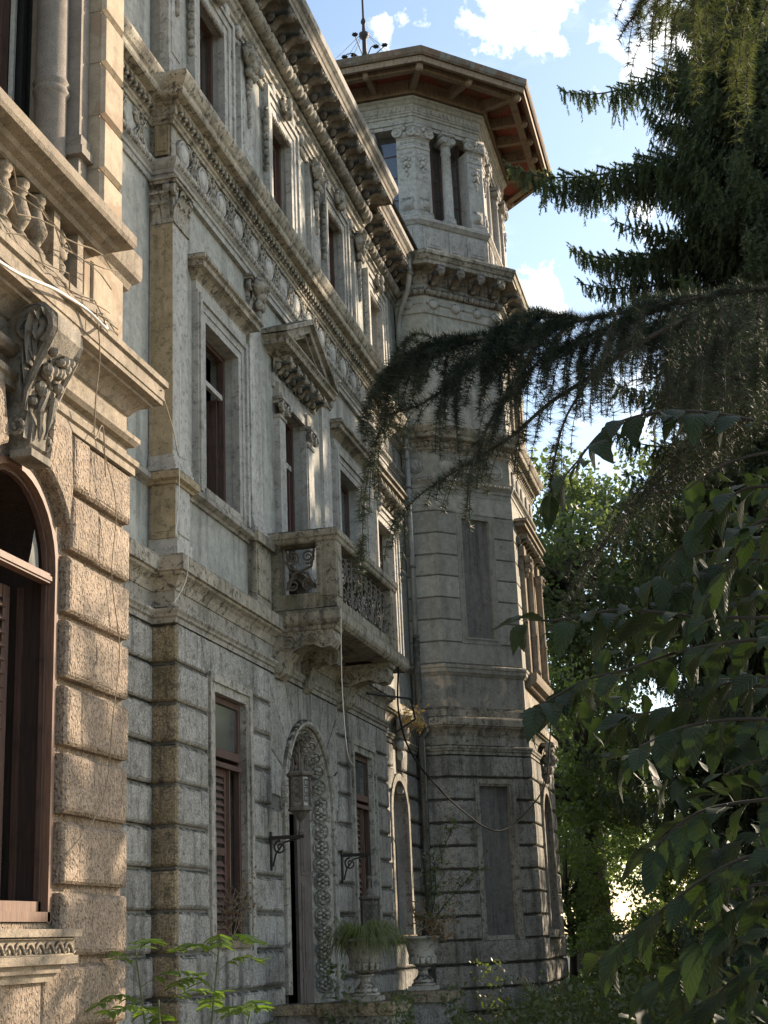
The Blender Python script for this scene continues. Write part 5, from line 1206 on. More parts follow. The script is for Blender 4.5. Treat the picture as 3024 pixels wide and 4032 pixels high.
for k in range(8):
    a, c = Vector(iop[k]), Vector(iop[(k + 1) % 8]); d = (c - a); ln = d.length; d.normalize()
    f = Fr(a.x, a.y, d.x, d.y)
    run(f, .03, ln - .03, .11, lambda b_, u, s: b_.box(u - s * .28, u + s * .28, -.01, .02, 19.68, 19.80), 'dentils', 'lantern_stone', tow, False)
    # base panels
    n_ = 3 if ln < 2.5 else 5
    o = MB(f)
    for q in range(n_):
        w_ = (ln - .1) / n_; uu = .05 + w_ * (q + .5); hw = (.24 if q % 2 == 0 else .14)
        o.box(uu - hw, uu + hw, -.02, .035, 16.2, 16.76); o.box(uu - hw + .06, uu + hw - .06, .035, .05, 16.28, 16.68); o.box(uu - hw + .1, uu + hw - .1, .05, .06, 16.34, 16.62)
    o.build('base_panel', 'lantern_stone', tow)
    # corner pier (two faces) at the start of this side
    pw = .42
    pa = Vector(iop[k - 1]); d0 = (a - pa).normalized()
    path = [tuple(a - d0 * pw), tuple(a), tuple(a + d * pw)]
    o = MB(WORLD)
    o.sweep([(-.5, 17.0), (.03, 17.0), (.03, 17.08), (.015, 17.10), (.02, 17.14), (-.02, 17.18), (-.02, 18.72), (.0, 18.74), (.0, 18.80), (-.02, 18.82), (-.02, 18.95), (.0, 18.97), (.0, 19.0), (-.5, 19.0)], path, -1)
    pier = o.build('corner_pier', 'lantern_stone', tow)
    for fr2, u0 in ((Fr(a.x, a.y, d.x, d.y), 0.0), (Fr(a.x - d0.x * pw, a.y - d0.y * pw, d0.x, d0.y), 0.0)):
        o = MB(fr2); uc = u0 + pw / 2
        o.box(uc - .13, uc + .13, -.03, -.005, 17.2, 17.5); o.lathe([(.09, -.02), (.09, .01), (.07, .02), (.06, .005), (.05, .015), (.003, .015)], (uc, 0, 17.35), 12, 'o')
        for q in range(3): o.lathe([(.035, -.02), (.035, .0), (.02, .012), (.003, .014)], (uc - .1 + .1 * q, -.01, 18.89), 8, 'o')
        o.ball((uc, -.0, 18.35), .075, .05, .075, 8, 5); o.ball((uc, .01, 18.48), .05, .04, .06, 8, 5)
        for sg in (-1, 1): o.ball((uc + sg * .07, -.01, 18.45), .05, .03, .05, 6, 4); o.ball((uc + sg * .06, -.01, 18.28), .045, .03, .05, 6, 4)
        o.ball((uc, -.01, 18.2), .04, .03, .07, 6, 4); o.ball((uc + .015, -.01, 18.07), .028, .025, .06, 6, 4); o.acanthus(uc, -.02, 18.5, .12, .12, .4)
        o.box(uc - .15, uc + .15, -.03, -.012, 18.6, 18.625)
        o.build('carved_festoon', 'lantern_stone', pier, True)
        o = MB(fr2)
        for sg in (-1, 1): o.lathe([(.01, -.04), (.12, -.04), (.12, .05), (.085, .06), (.08, .04), (.05, .05), (.045, .08), (.003, .08)], (uc + sg * .17, .02, 19.12), 14, 'o')
        o.box(uc - .2, uc + .2, -.1, .03, 19.0, 19.24); o.acanthus(uc, .02, 19.06, .2, .26, .5); o.ball((uc, .07, 19.2), .05, .05, .07, 6, 4)
        o.box(uc - .24, uc + .24, -.15, .07, 19.24, 19.32); o.build('pier_capital', 'lantern_stone', pier, True)
    # columns and glazing between the piers
    cs = [ln / 2] if ln < 2.5 else [ln / 2 - .62, ln / 2 + .62]
    for uc in cs:
        x, y, _ = f.pt(uc, -.13, 0)
        o = MB(WORLD); o.lathe([(.17, 17.0), (.17, 17.06), (.15, 17.09), (.165, 17.13), (.135, 17.18), (.12, 17.22), (.118, 17.9), (.105, 18.8), (.125, 18.82), (.125, 18.86), (.11, 18.88), (.115, 19.0), (.13, 19.02)], (x, y, 0), 20)
        co = o.build('column', 'lantern_stone', tow, True)
        o = MB(f); o.box(uc - .12, uc + .12, -.25, .0, 19.0, 19.24); o.box(uc - .17, uc + .17, -.3, .05, 19.24, 19.32)
        for sg in (-1, 1): o.lathe([(.01, -.3), (.085, -.3), (.085, .03), (.06, .04), (.05, .03), (.03, .05), (.003, .05)], (uc + sg * .12, .0, 19.13), 12, 'o')
        o.acanthus(uc, .0, 19.02, .14, .22, .5); o.build('column_capital', 'lantern_stone', co, True)
    o = MB(f); us = [.42] + [c_ for c_ in cs] + [ln - .42]
    for x in us[:-1] + [us[-1]]:
        o.box(x - .035, x + .035, -.42, -.36, 17.0, 19.32)
    for a_, c_ in zip(us, us[1:]):
        o.box(a_ + .035, c_ - .035, -.41, -.37, 17.0, 17.1)
        if k in (1, 2): o.box((a_ + c_) / 2 - .09, (a_ + c_) / 2 + .05, -.43, -.35, 17.0, 19.32)
        for q in range(1, 4): o.box(a_ + .035, c_ - .035, -.4, -.38, 17.1 + .56 * q, 17.13 + .56 * q)
    wfr = o.build('belvedere_window', 'wood', tow)
    o = MB(f)
    for a_, c_ in zip(us, us[1:]): o.face(*[o.p(u, -.39, z) for u, z in ((a_, 17.1), (c_, 17.1), (c_, 19.32), (a_, 19.32))])
    o.build('pane', 'glass', wfr)
# --- timber eaves
EV = 1.03
outer = octo(EV)
osweep([(-.3, 20.42), (EV - .06, 20.30), (EV - .06, 20.42)], 'soffit', 'roof_red')
osweep([(EV - .12, 20.16), (EV - .03, 20.15), (EV - .02, 20.29), (EV - .1, 20.32)], 'fascia_board', 'roof_wood')
osweep([(EV - .06, 20.30), (EV + .02, 20.29), (EV + .05, 20.34), (EV + .06, 20.48), (EV + .03, 20.50), (-3.2, 21.9)], 'roof', 'rust')
osweep([(EV - .42, 20.12), (EV - .26, 20.11), (EV - .26, 20.33), (EV - .42, 20.34)], 'eaves_beam', 'roof_wood')
osweep([(-BI + .02, 20.04), (-BI + .16, 20.03), (-BI + .16, 20.38), (-BI + .02, 20.4)], 'eaves_beam', 'roof_wood')
for k in range(8):
    a, c = Vector(OP[k]), Vector(OP[(k + 1) % 8]); d = c - a; ln = d.length; d.normalize(); f = Fr(a.x, a.y, d.x, d.y)
    oa = Vector(outer[k])
    # hip rafter
    v = (oa - a); L_ = v.length; v.normalize(); fh = Fr(a.x - v.y * 0, a.y, v.y, -v.x)   # n = along v
    fh = Fr(a.x, a.y, -v.y, v.x); 
    o = MB(fh); o.box(-.07, .07, -.05, L_ - .14, 20.10, 20.36); o.ball((0, L_ - .22, 20.1), .09, .1, .11, 8, 6); o.build('rafter', 'roof_wood', tow)
    n_ = 2 if ln < 2.5 else 4
    for q in range(1, n_):
        u = ln * q / n_; o = MB(f); o.box(u - .06, u + .06, 0, EV - .14, 20.12, 20.36); o.ball((u, EV - .24, 20.12), .08, .11, .1, 8, 6); o.build('rafter', 'roof_wood', tow)
# --- spire on the roof
sx, sy = -7.42, 31.6
o = MB(WORLD); o.lathe([(.26, 21.3), (.26, 21.9), (.2, 22.0), (.3, 22.2), (.16, 22.4), (.12, 22.7), (.2, 22.85), (.12, 23.0), (.07, 23.1), (.085, 23.3), (.06, 23.4), (.055, 23.75), (.13, 23.85), (.13, 23.93), (.05, 24.0), (.04, 24.2), (.07, 24.25), (.07, 24.3), (.03, 24.4), (.025, 26.2), (.01, 28)], (sx, sy, 0), 14)
spire = o.build('spire', 'iron_dark', tow, True)
for k in range(6):
    a = k * 1.047 + .3; o = MB(WORLD)
    pts = [(sx + math.cos(a) * rr, sy + math.sin(a) * rr, z) for rr, z in ((.05, 23.05), (.15, 23.25), (.3, 23.36), (.45, 23.33 if k % 2 else 23.5), (.52, 23.25 if k % 2 else 23.6))]
    o.tube(pts, .014, 5); e = pts[-1]
    for j in range(6):
        t = j * 1.047; o.f = WORLD; o.ball((e[0] + .05 * math.cos(t), e[1] + .05 * math.sin(t), e[2]), .035, .035, .03, 6, 4)
    o.build('iron_flower', 'iron_dark', spire)
for a in (2.6, 2.95, 4.1, 5.9, .35):
    o = MB(WORLD); x1, y1 = sx + 1.7 * math.cos(a), sy + 1.7 * math.sin(a)
    o.tube([(sx, sy, 24.0), ((sx + x1) / 2, (sy + y1) / 2, 22.95), (x1, y1, 22.0)], .006, 4); o.build('guy_wire', 'iron', spire)
# ------------------------------------------------------------------ downpipe in the corner
o = MB(WORLD)
dp = [(-5.8, 27.95, 15.62), (-5.8, 27.95, 15.2), (-5.85, 28.0, 14.95), (-6.12, 28.3, 14.55), (-6.17, 28.36, 14.3), (-6.17, 28.36, 12.2)]
o.tube(dp, .055, 10)
pipe = o.build('downpipe', 'pipe', None, True); tag(pipe, 'pale round rainwater pipe running down the corner where the facade meets the tower', 'downpipe')
o = MB(WORLD); o.tube([(-6.12, 28.36, 11.45), (-6.12, 28.36, 7.4)], .055, 10); o.build('pipe_length', 'pipe', pipe, True)
o = MB(WORLD); o.tube([(-6.0, 28.36, 11.45), (-6.12, 28.36, 11.5), (-6.15, 28.36, 12.3)], .05, 8); o.build('pipe_length', 'pipe', pipe, True)
o = MB(WORLD); o.tube([(-6.12, 28.36, 7.45), (-6.12, 28.36, 5.95), (-6.0, 28.36, 5.8), (-5.98, 28.36, 5.6), (-6.1, 28.36, 5.4), (-6.12, 28.36, .3)], .07, 10); o.build('pipe_length', 'zinc', pipe, True)
o = MB(WORLD)
for z in (13.6, 10.6, 8.9, 7.45, 6.5, 3.2): o.lathe([(.075, 0), (.075, .04), (.06, .05), (.06, 0)], (-6.12 if z < 12 else -6.17, 28.36, z), 10)
o.build('pipe_collar', 'zinc', pipe, True)
# ------------------------------------------------------------------ steps and parapets of the entrance
st = thing('entrance_steps', 'mossy stone steps rising to the arched entrance between two low parapets', 'steps', (-4.6, 19.9, 0))
for k in range(5):
    o = MB(MAIN); d_k = 2.1 - .36 * k
    o.poly([(18.6, .12 * k), (21.2, .12 * k), (21.2, .12 * (k + 1)), (18.6, .12 * (k + 1))], -.6, d_k, .015); o.build('step', 'mossy', st)
for nm, u0, u1, lab in (('stone_parapet', 18.05, 18.5, 'low stone parapet with a thick coping, carrying the urn full of grass'), ('stone_parapet', 21.3, 21.75, 'low stone parapet on the tower side, carrying the urn with the sapling')):
    pr_ = thing(nm, lab, 'parapet', (-5.3, (u0 + u1) / 2, 0), 'parapets beside the entrance steps')
    o = MB(MAIN); o.box(u0 + .06, u1 - .06, .0, .85, 0, .78); o.build('wall', 'rock', pr_)
    o = MB(MAIN); o.poly([(u0, .78), (u1, .78), (u1, .90), (u0, .90)], .0, .8, .015); o.build('coping', 'mossy', pr_)
    o = MB(MAIN); o.box(u0 - .16, u1 + .16, .78, 1.62, 0, .76); o.build('pier', 'rock', pr_)
    o = MB(MAIN); o.poly([(u0 - .22, .76), (u1 + .22, .76), (u1 + .22, .91), (u0 - .22, .91)], .72, 1.68, .02); o.build('pier_coping', 'mossy', pr_)
def urn(loc, label):
    t = thing('garden_urn', label, 'urn', loc, 'urns on the step parapets')
    x, y, z = loc
    o = MB(WORLD); o.box(x - .19, x + .19, y - .19, y + .19, z, z + .06)
    o.build('base', 'trim', t)
    o = MB(WORLD); o.lathe([(.17, .06), (.175, .09), (.15, .105), (.14, .12), (.15, .14), (.13, .155), (.085, .2), (.065, .25), (.075, .285), (.11, .295), (.11, .31), (.08, .32)], (x, y, z), 20); o.build('foot', 'trim', t, True)
    o = MB(WORLD); o.lathe([(.08, .32), (.15, .36), (.185, .42), (.2, .47), (.2, .49), (.215, .55), (.24, .64), (.275, .69), (.32, .71), (.33, .725), (.33, .745), (.30, .75), (.27, .70), (.02, .68)], (x, y, z), 24); o.build('bowl', 'trim', t, True)
    o = MB(WORLD)
    for k in range(14):
        a = k * .449; f_ = Fr(x, y, -math.sin(a), math.cos(a)); o.f = f_; o.poly([(-.025, z + .36), (.025, z + .36), (.035, z + .46), (-.035, z + .46)], .1, .205, .01)
    o.build('gadroon', 'trim', t)
    return t
URN1 = (-4.78, 18.28, .91); URN2 = (-4.78, 21.55, .91)
u1_ = urn(URN1, 'weathered stone urn overflowing with long grass, on the nearer parapet')
u2_ = copy_thing(u1_, URN2, 'weathered stone urn with a thin dry sapling growing from it, on the farther parapet')
# ------------------------------------------------------------------ wall lanterns
def lantern(loc, label):
    x, y, z = loc                                       # z = bottom of the body
    t = thing('wall_lantern', label, 'lantern', (x, y, z), 'iron lanterns beside the entrance')
    o = MB(WORLD); o.lathe([(.165, 0), (.165, .03), (.14, .05), (.13, .06)], (x, y, z), 6); o.lathe([(.135, .42), (.175, .44), (.18, .47), (.15, .49), (.05, .5)], (x, y, z), 6)
    for k in range(6):
        a = k * math.pi / 3; c, s_ = math.cos(a) * .135, math.sin(a) * .135; o.box(x + c - .012, x + c + .012, y + s_ - .012, y + s_ + .012, z + .05, z + .44)
    o.build('body', 'iron', t)
    o = MB(WORLD)
    for k in range(6):
        a, c = k * math.pi / 3, (k + 1) * math.pi / 3
        o.face(*[o.p(x + .122 * math.cos(q), y + .122 * math.sin(q), z + zz_) for q, zz_ in ((a, .06), (c, .06), (c, .43), (a, .43))])
    gl = o.build('glass', 'lampglass', t)
    o = MB(WORLD)
    for k in range(6):
        a = (k + .5) * math.pi / 3; f_ = Fr(x + .112 * math.cos(a), y + .112 * math.sin(a), -math.sin(a), math.cos(a))
        if True:
            for zz_ in (.15, .25, .35): o.f = f_; o.ltube([(p_, .012, q_) for p_, q_ in arc(0, z + zz_, .04, 0, 6.283, 10)], .008, 4)
    o.build('roundels', 'iron', gl)
    o = MB(WORLD); o.tube([(x, y, z + .48), (x, y, z + .88)], [.022, .003], 6)
    for k in range(6):
        a = k * math.pi / 3; pts = [(x + rr * math.cos(a), y + rr * math.sin(a), z + zz_) for rr, zz_ in ((.15, .46), (.10, .55), (.11, .65), (.17, .74))]; o.tube(pts, [.018, .014, .010, .003], 5)
    o.build('spikes', 'iron', t)
    o = MB(WORLD); o.lathe([(.04, -.30), (.045, -.26), (.022, -.22), (.02, -.14), (.03, -.12), (.06, -.09), (.1, -.03), (.14, 0)], (x, y, z), 8)
    o.build('stem', 'iron', t)
    return t
def bracket_arm(u, z, o1, t):
    o = MB(MAIN); o.box(u - .02, u + .02, .06, o1 + .04, z - .02, z + .025); o.box(u - .025, u + .025, .06, .09, z - .4, z + .08)
    o.f = Fr(-6, u, 1, 0); o.spiral(.2, 0, z - .12, .09, .02, 1.5, R(90), .014, 5, 18); o.ltube([(.1, 0, z - .35), (.14, 0, z - .2), (.25, 0, z - .06), (o1 - .02, 0, z - .02)], .013, 5)
    return o.build('bracket', 'iron_dark', t)
l1 = lantern((-5.52, 18.12, 3.24), 'six-sided iron lantern standing upright on its bracket, left of the arched entrance'); bracket_arm(18.12, 2.92, .48, l1)
l2 = lantern((-5.52, 21.5, 2.24), 'iron lantern hanging upside down under its bracket, right of the arched entrance')
l2.rotation_euler = (math.pi, 0, 0); l2.location = (-5.52, 21.5, 2.24)
ob = bracket_arm(21.5, 2.85, .48, None); ob.parent = l2; ob.matrix_parent_inverse = (Matrix.Translation((-5.52, 21.5, 2.24)) @ Matrix.Rotation(math.pi, 4, 'X')).inverted()
o = MB(WORLD); o.tube([(-5.52, 21.5, 2.54), (-5.52, 21.5, 2.85)], .02, 6); sp_ = o.build('hanging_rod', 'iron_dark', None); sp_.parent = l2; sp_.matrix_parent_inverse = (Matrix.Translation((-5.52, 21.5, 2.24)) @ Matrix.Rotation(math.pi, 4, 'X')).inverted()
# ------------------------------------------------------------------ cables and dry creepers
def cable(pts, rad, mat, name, label, cat, seg=6):
    P_ = []
    pts = [Vector(p) for p in pts]
    for k in range(len(pts) - 1):
        a, b_, c, d = pts[max(k - 1, 0)], pts[k], pts[k + 1], pts[min(k + 2, len(pts) - 1)]
        for j in range(seg):
            t = j / seg; P_.append(.5 * ((2 * b_) + (c - a) * t + (2 * a - 5 * b_ + 4 * c - d) * t * t + (3 * b_ - a - 3 * c + d) * t ** 3))
    P_.append(pts[-1])
    o_ = MB(WORLD).tube(P_, rad, 5).build(name, mat, None, True); return tag(o_, label, cat)
cable([(-4.05, 7.0, 5.62), (-4.03, 7.5, 5.66), (-4.04, 8.0, 5.78), (-4.06, 8.3, 5.84), (-4.05, 8.55, 5.86), (-4.0, 8.75, 5.80), (-4.08, 8.9, 5.92)], .012, 'cable_white', 'cable', 'thick white cable sagging along the ledge of the sunlit wing', 'cable')
rv = random.Random(8)
for k, lab in enumerate(('tangle of thin dry creeper stems along the balustrade of the wing', 'dry creeper stem hanging in front of the wing cornice', 'dry creeper stem dangling over the stone blocks of the wing')):
    if k == 0:
        b_ = MB(WORLD)
        for q in range(7):
            y = 6.6; z = 6.0 + rv.uniform(0, .25); pts = []
            while y < 9.0:
                pts.append((-4.08 + rv.uniform(-.03, .06), y, z)); y += .2; z += rv.uniform(-.09, .075); z = max(5.9, min(6.4, z))
            b_.tube(pts, .005, 4)
        tag(b_.build('dry_creeper', 'cable_dry'), lab, 'creeper')
    if k == 1: cable([(-4.05, 8.7, 5.93), (-4.03, 8.72, 5.6), (-4.1, 8.82, 5.35), (-4.2, 9.02, 5.1), (-4.22, 9.2, 5.25), (-4.24, 9.3, 4.9)], .005, 'cable_dry', 'dry_creeper', lab, 'creeper')
    if k == 2: cable([(-4.22, 9.2, 5.1), (-4.2, 9.4, 4.7), (-4.25, 9.45, 4.2), (-4.25, 9.6, 3.7), (-4.25, 9.5, 3.2), (-4.25, 9.35, 2.6), (-4.25, 8.8, 2.2)], .004, 'cable_dry', 'dry_creeper', lab, 'creeper')
cable([(-4.09, 9.98, 5.8), (-4.6, 11.5, 6.05), (-5.3, 13.4, 6.5), (-5.93, 15.25, 7.1)], .005, 'cable_dry', 'hanging_wire', 'pale thin wire slung from the wing cornice to the corner pilaster', 'wire')
cable([(-5.8, 14.72, 8.0), (-5.8, 14.7, 6.9), (-5.8, 14.66, 6.3), (-5.78, 14.55, 6.0), (-5.72, 14.72, 5.85), (-5.72, 14.68, 5.5), (-5.8, 14.5, 5.2)], .005, 'cable_white', 'hanging_wire', 'pale wire hanging down the tan corner pilaster over the belt cornice', 'wire')
cable([(-5.0, 18.5, 5.9), (-5.02, 18.5, 5.0), (-5.0, 18.5, 4.3), (-4.98, 18.55, 3.95), (-5.0, 18.9, 3.85)], .006, 'cable_white', 'hanging_wire', 'pale wire dangling from the near corner of the balcony', 'wire')
cable([(-5.05, 22.0, 5.7), (-5.3, 23.0, 5.1), (-5.5, 25.0, 4.6), (-5.2, 27.5, 3.9), (-4.7, 29.0, 3.6), (-4.0, 30.0, 4.4), (-3.85, 30.4, 5.3), (-3.8, 30.6, 5.9)], .016, 'cable_dark', 'hanging_cable', 'black cable looping from the balcony bracket across the tower', 'cable', 10)
o = MB(WORLD); o.tube([(-5.9, 23.3, 5.55), (-5.3, 23.9, 5.5), (-5.3, 24.2, 5.2), (-5.6, 24.1, 5.0)], .02, 6); tag(o.build('iron_bracket', 'iron_dark'), 'bent iron cable bracket sticking out beyond the balcony', 'bracket')
# ------------------------------------------------------------------ vegetation
def P3(px, py, Y):
    """the point at distance Y along the building seen at a place in the photograph"""
    a_, b_, c_ = [Vector(q_) for q_ in CAMROWS]
    v = a_ * ((px - 1512) / 5750) + b_ * ((py - 2016) / 5750) + c_
    return Vector((0, 0, 1.6)) + v * (Y / v.y)
def spline(pts, seg=8):
    P_ = []; pts = [Vector(p) for p in pts]
    for k in range(len(pts) - 1):
        a, b_, c, d = pts[max(k - 1, 0)], pts[k], pts[k + 1], pts[min(k + 2, len(pts) - 1)]
        for j in range(seg):
            t = j / seg; P_.append(.5 * ((2 * b_) + (c - a) * t + (2 * a - 5 * b_ + 4 * c - d) * t * t + (3 * b_ - a - 3 * c + d) * t ** 3))
    return P_ + [pts[-1]]
def mesh_of(b_, name, mat, smooth=False):
    me = bpy.data.meshes.new(name); me.from_pydata(b_.v, [], b_.fc); me.materials.append(M[mat]); 
    if smooth: me.polygons.foreach_set('use_smooth', [True] * len(me.polygons))
    me.update(); return me
def rvec(r, s=1.0): return Vector((r.uniform(-s, s), r.uniform(-s, s), r.uniform(-s, s)))
# --- spruce
def needles(b_, a, d, ln, r, step=.026, nl=.062, nw=.013, n=3):
    """a hanging shoot: short needles all round its axis"""
    k = 0; q = a.copy(); d = d.normalized()
    s1 = d.cross(Vector((.3, .9, .2))).normalized(); s2 = d.cross(s1)
    m_ = max(2, int(ln / step))
    for i in range(m_):
        t = i / m_
        c = a + d * (ln * t)
        for j in range(n):
            an = r.uniform(0, 6.283)
            out = s1 * math.cos(an) + s2 * math.sin(an); sd_ = s1 * -math.sin(an) + s2 * math.cos(an)
            tip = c + (out * .75 + d * .75) * (nl * (1.1 - .4 * t))
            i0 = len(b_.v); b_.v += [tuple(c + sd_ * nw), tuple(c - sd_ * nw), tuple(tip)]; b_.fc.append((i0, i0 + 1, i0 + 2))
def spruce_branch(seed, L_=4.0):
    r = random.Random(seed); b_ = MB(WORLD); ax = []
    for k in range(25):
        t = k / 24; ax.append(Vector((L_ * t, .12 * math.sin(t * 3 + seed), L_ * (-.10 * t - .20 * t * t + .24 * t ** 4))))
    b_.tube(ax, [.035 * (1 - t / 25) + .006 for t in range(25)], 5)
    def hang(p, ln):
        if r.random() < .12: return
        ln *= r.uniform(.5, 1.25); d = Vector((r.uniform(-.28, .28), r.uniform(-.28, .28), -1)); needles(b_, p, d, ln, r)
        if ln > .35:
            for q in range(2): needles(b_, p + d * ln * r.uniform(.1, .5), Vector((r.uniform(-.5, .5), r.uniform(-.5, .5), -.8)), ln * .4, r)
    for k in range(3, 25):
        t = k / 24; p = ax[k]; d = (ax[min(k + 1, 24)] - ax[k - 1]).normalized(); side = Vector((-d.y, d.x, 0)).normalized()
        needles(b_, p, d, L_ / 24, r, .02, .04, .012, 4)
        for sg in (-1, 1):
            if r.random() < .12: continue
            ln = (.18 + .75 * (1 - t) * min(1, t * 2.5)) * r.uniform(.6, 1.2)
            sd_ = (d * .75 + side * sg + Vector((0, 0, r.uniform(-.15, .2)))).normalized()
            needles(b_, p, sd_, ln, r, .025, .06, .018, 4)
            n_ = int(ln / .085)
            for q in range(n_):
                pp = p + sd_ * (ln * (q + .5) / max(1, n_)) ; hang(pp, r.uniform(.3, .95) * (1.15 - .6 * t))
        for q in range(3): hang(p + d * r.uniform(-.08, .08), r.uniform(.35, 1.15) * (1.2 - .75 * t))
        if r.random() < .45: needles(b_, p, d * .6 + Vector((0, r.uniform(-.4, .4), .8)), r.uniform(.1, .25), r, .025, .04, .012, 4)
    needles(b_, ax[-1], ax[-1] - ax[-2] + Vector((0, 0, .1)), .28, r, .022, .045, .012, 4)
    return mesh_of(b_, 'branch', 'spruce')
SB = [spruce_branch(s) for s in (1, 2, 3, 4)]
def spruce(loc, h, label, seed, reach, zlow=1.5, per=6, dz=.55, special=(), group='tall conifers along the garden side', arc_=None):
    r = random.Random(seed); x, y, z = loc
    t_ = thing('spruce_tree', label, 'conifer', loc, group)
    o_ = MB(WORLD); o_.tube([(x, y, -.1), (x, y, h * .3), (x + .05, y, h * .6), (x, y, h)], [.32, .26, .16, .02], 9); o_.build('trunk', 'bark', t_, True)
    def br(zb, az, ln, pitch):
        s = ln / 4.0
        mt = Matrix.Translation((x, y, zb)) @ Matrix.Rotation(az, 4, 'Z') @ Matrix.Rotation(-pitch, 4, 'Y') @ Matrix.Rotation(r.uniform(-.2, .2), 4, 'X') @ Matrix.Diagonal((s, s * r.choice((-1, 1)) * max(.9, 1.1 / max(s, .5)), max(s, .7), 1))
        link('branch', r.choice(SB), t_, mt)
    zb = zlow; a0 = 0
    while zb < h - .3:
        f = (h - zb) / (h - zlow)
        for k in range(per if f > .2 else 4):
            az = a0 + k * 6.283 / per + r.uniform(-.3, .3)
            if arc_ and not arc_(az): continue
            br(zb + r.uniform(-.2, .2), az, max(.5, reach * (f ** .6) * r.uniform(.62, 1.2)), R(6 + 30 * (1 - f)))
        a0 += 2.4; zb += dz * (.75 + .5 * f)
    for tip in special:
        tp = Vector(tip); base = Vector((x, y, tp.z + .32 * math.hypot(tp.x - x, tp.y - y) * .55))
        v = tp - base; ln = math.hypot(v.x, v.y) * 1.02
        br(base.z + .02, math.atan2(v.y, v.x), ln, R(4))
    return t_
SX, SY = 1.75, 26.0
sp_tips = [P3(2055, 815, 25.6), P3(2255, 480, 26.5), P3(2300, 1110, 25.2), P3(2590, 560, 26), P3(2420, 1390, 25.4), P3(2330, 1260, 26.2), P3(2480, 860, 26.3), P3(2560, 730, 25.6), P3(2370, 2700, 25.7), P3(2330, 2440, 26.3), P3(2420, 3300, 25.3), P3(2350, 3150, 26), P3(2500, 2950, 26.4), P3(2500, 2000, 25.4), P3(2480, 1640, 26.4), P3(2450, 1000, 25.2), P3(2300, 1130, 26.3), P3(2150, 860, 26.1), P3(2640, 430, 26), P3(2650, 330, 26)]
spruce((SX, SY, 0), 23.5, 'tall dark spruce with hanging shoots on the right, its long bough reaching the tower eaves', 5, 4.1, 1.0, 8, .40, sp_tips)
spruce((4.6, 30.2, 0), 25, 'dense spruce in the row of conifers behind the long-boughed spruce', 6, 2.9, 1.0, 6, .78)
spruce((4.2, 34.6, 0), 25, 'third spruce of the row that shades the palace front', 7, 2.8, 1.0, 6, .8)
spruce((5.6, 37.6, 0), 24, 'farthest spruce of the row that shades the palace front', 8, 2.6, 1.0, 6, .8)
spruce((6.8, 33.0, 0), 26, 'spruce standing outside the row, away from the palace', 9, 3.0, 1.0, 5, .95)
spruce((5.2, 26.3, 0), 23, 'spruce nearest the lawn side, beside the long-boughed spruce', 10, 2.4, 1.0, 6, .8)
# --- cedar boughs hanging into the view
def cedar_needles(b_, pts, r, step=.013, nl=.046, n=14, w=.0012):
    """tufts of needles bristling along a shoot"""
    for k in range(len(pts) - 1):
        a, c = pts[k], pts[k + 1]; d = (c - a); m_ = max(1, int(d.length / step + r.random())); d = d.normalized()
        s1 = d.cross(Vector((.2, .9, .31))).normalized(); s2 = d.cross(s1)
        for i in range(m_):
            p = a + (c - a) * ((i + r.random()) / m_); bend = (rvec(r, .5) + Vector((0, 0, .35)))
            for j in range(n):
                an = r.uniform(0, 6.283); out = s1 * math.cos(an) + s2 * math.sin(an)
                dr = (out * r.uniform(.5, 1.0) + d * r.uniform(.0, .8) + bend * .6).normalized(); sd_ = dr.cross(rvec(r)).normalized() * w
                i0 = len(b_.v); tp = p + dr * nl * r.uniform(.65, 1.15)
                b_.v += [tuple(p + sd_), tuple(p - sd_), tuple(tp)]; b_.fc.append((i0, i0 + 1, i0 + 2))
ced = thing('cedar_tree', 'dark cedar bough crossing in front of the tower from the right, needles in tufts', 'cedar', (3.6, 7.5, 0))
rcd = random.Random(21)
def bough(specs, twigs, par, dens=1.0, rad=.012, mt_='cedar'):
    wd = MB(WORLD); nd = MB(WORLD)
    for pts in specs:
        sp_ = spline(pts, 10); n_ = len(sp_)
        wd.tube(sp_, [rad * (1 - .8 * k / n_) + .0015 for k in range(n_)], 5)
        cedar_needles(nd, sp_, rcd, .013 / dens)
        for k in range(2, n_ - 1):
            if rcd.random() > twigs: continue
            p = sp_[k]; d = (sp_[k + 1] - sp_[k - 1]).normalized()
            ln = rcd.uniform(.08, .34) * (1.1 - .5 * k / n_)
            t0 = (d * .6 + Vector((0, rcd.uniform(-.6, .6), rcd.uniform(-.8, .35)))).normalized()
            q = [p, p + t0 * ln * .5, p + t0 * ln * .8 + Vector((0, 0, -ln * .25)), p + t0 * ln * .95 + Vector((0, 0, -ln * .6))]
            q = spline(q, 4); wd.tube(q, .0018, 4); cedar_needles(nd, q, rcd, .016 / dens)
    bo = wd.build('branch', 'bark', par); nd.build('needles', mt_, bo, kind='stuff'); return bo
q = lambda x, y, Y: P3(x, y, Y)
bough([[q(3400, 1050, 6.6), q(3024, 1130, 6.4), q(2700, 1180, 6.3), q(2350, 1250, 6.1), q(2060, 1290, 6.0), q(1800, 1360, 5.9), q(1590, 1440, 5.85), q(1500, 1510, 5.8)], [q(1900, 1330, 5.92), q(1760, 1350, 5.85), q(1640, 1400, 5.8), q(1540, 1460, 5.75)], [q(2300, 1262, 6.1), q(2180, 1245, 6.05), q(2060, 1255, 6.0), q(1960, 1300, 5.95)], [q(2250, 1275, 6.1), q(2100, 1320, 6.0), q(1950, 1390, 5.95), q(1800, 1450, 5.9)], [q(2700, 1190, 6.3), q(2500, 1250, 6.25), q(2300, 1330, 6.2), q(2150, 1420, 6.1)]], 1.0, ced, 1.8, .011)
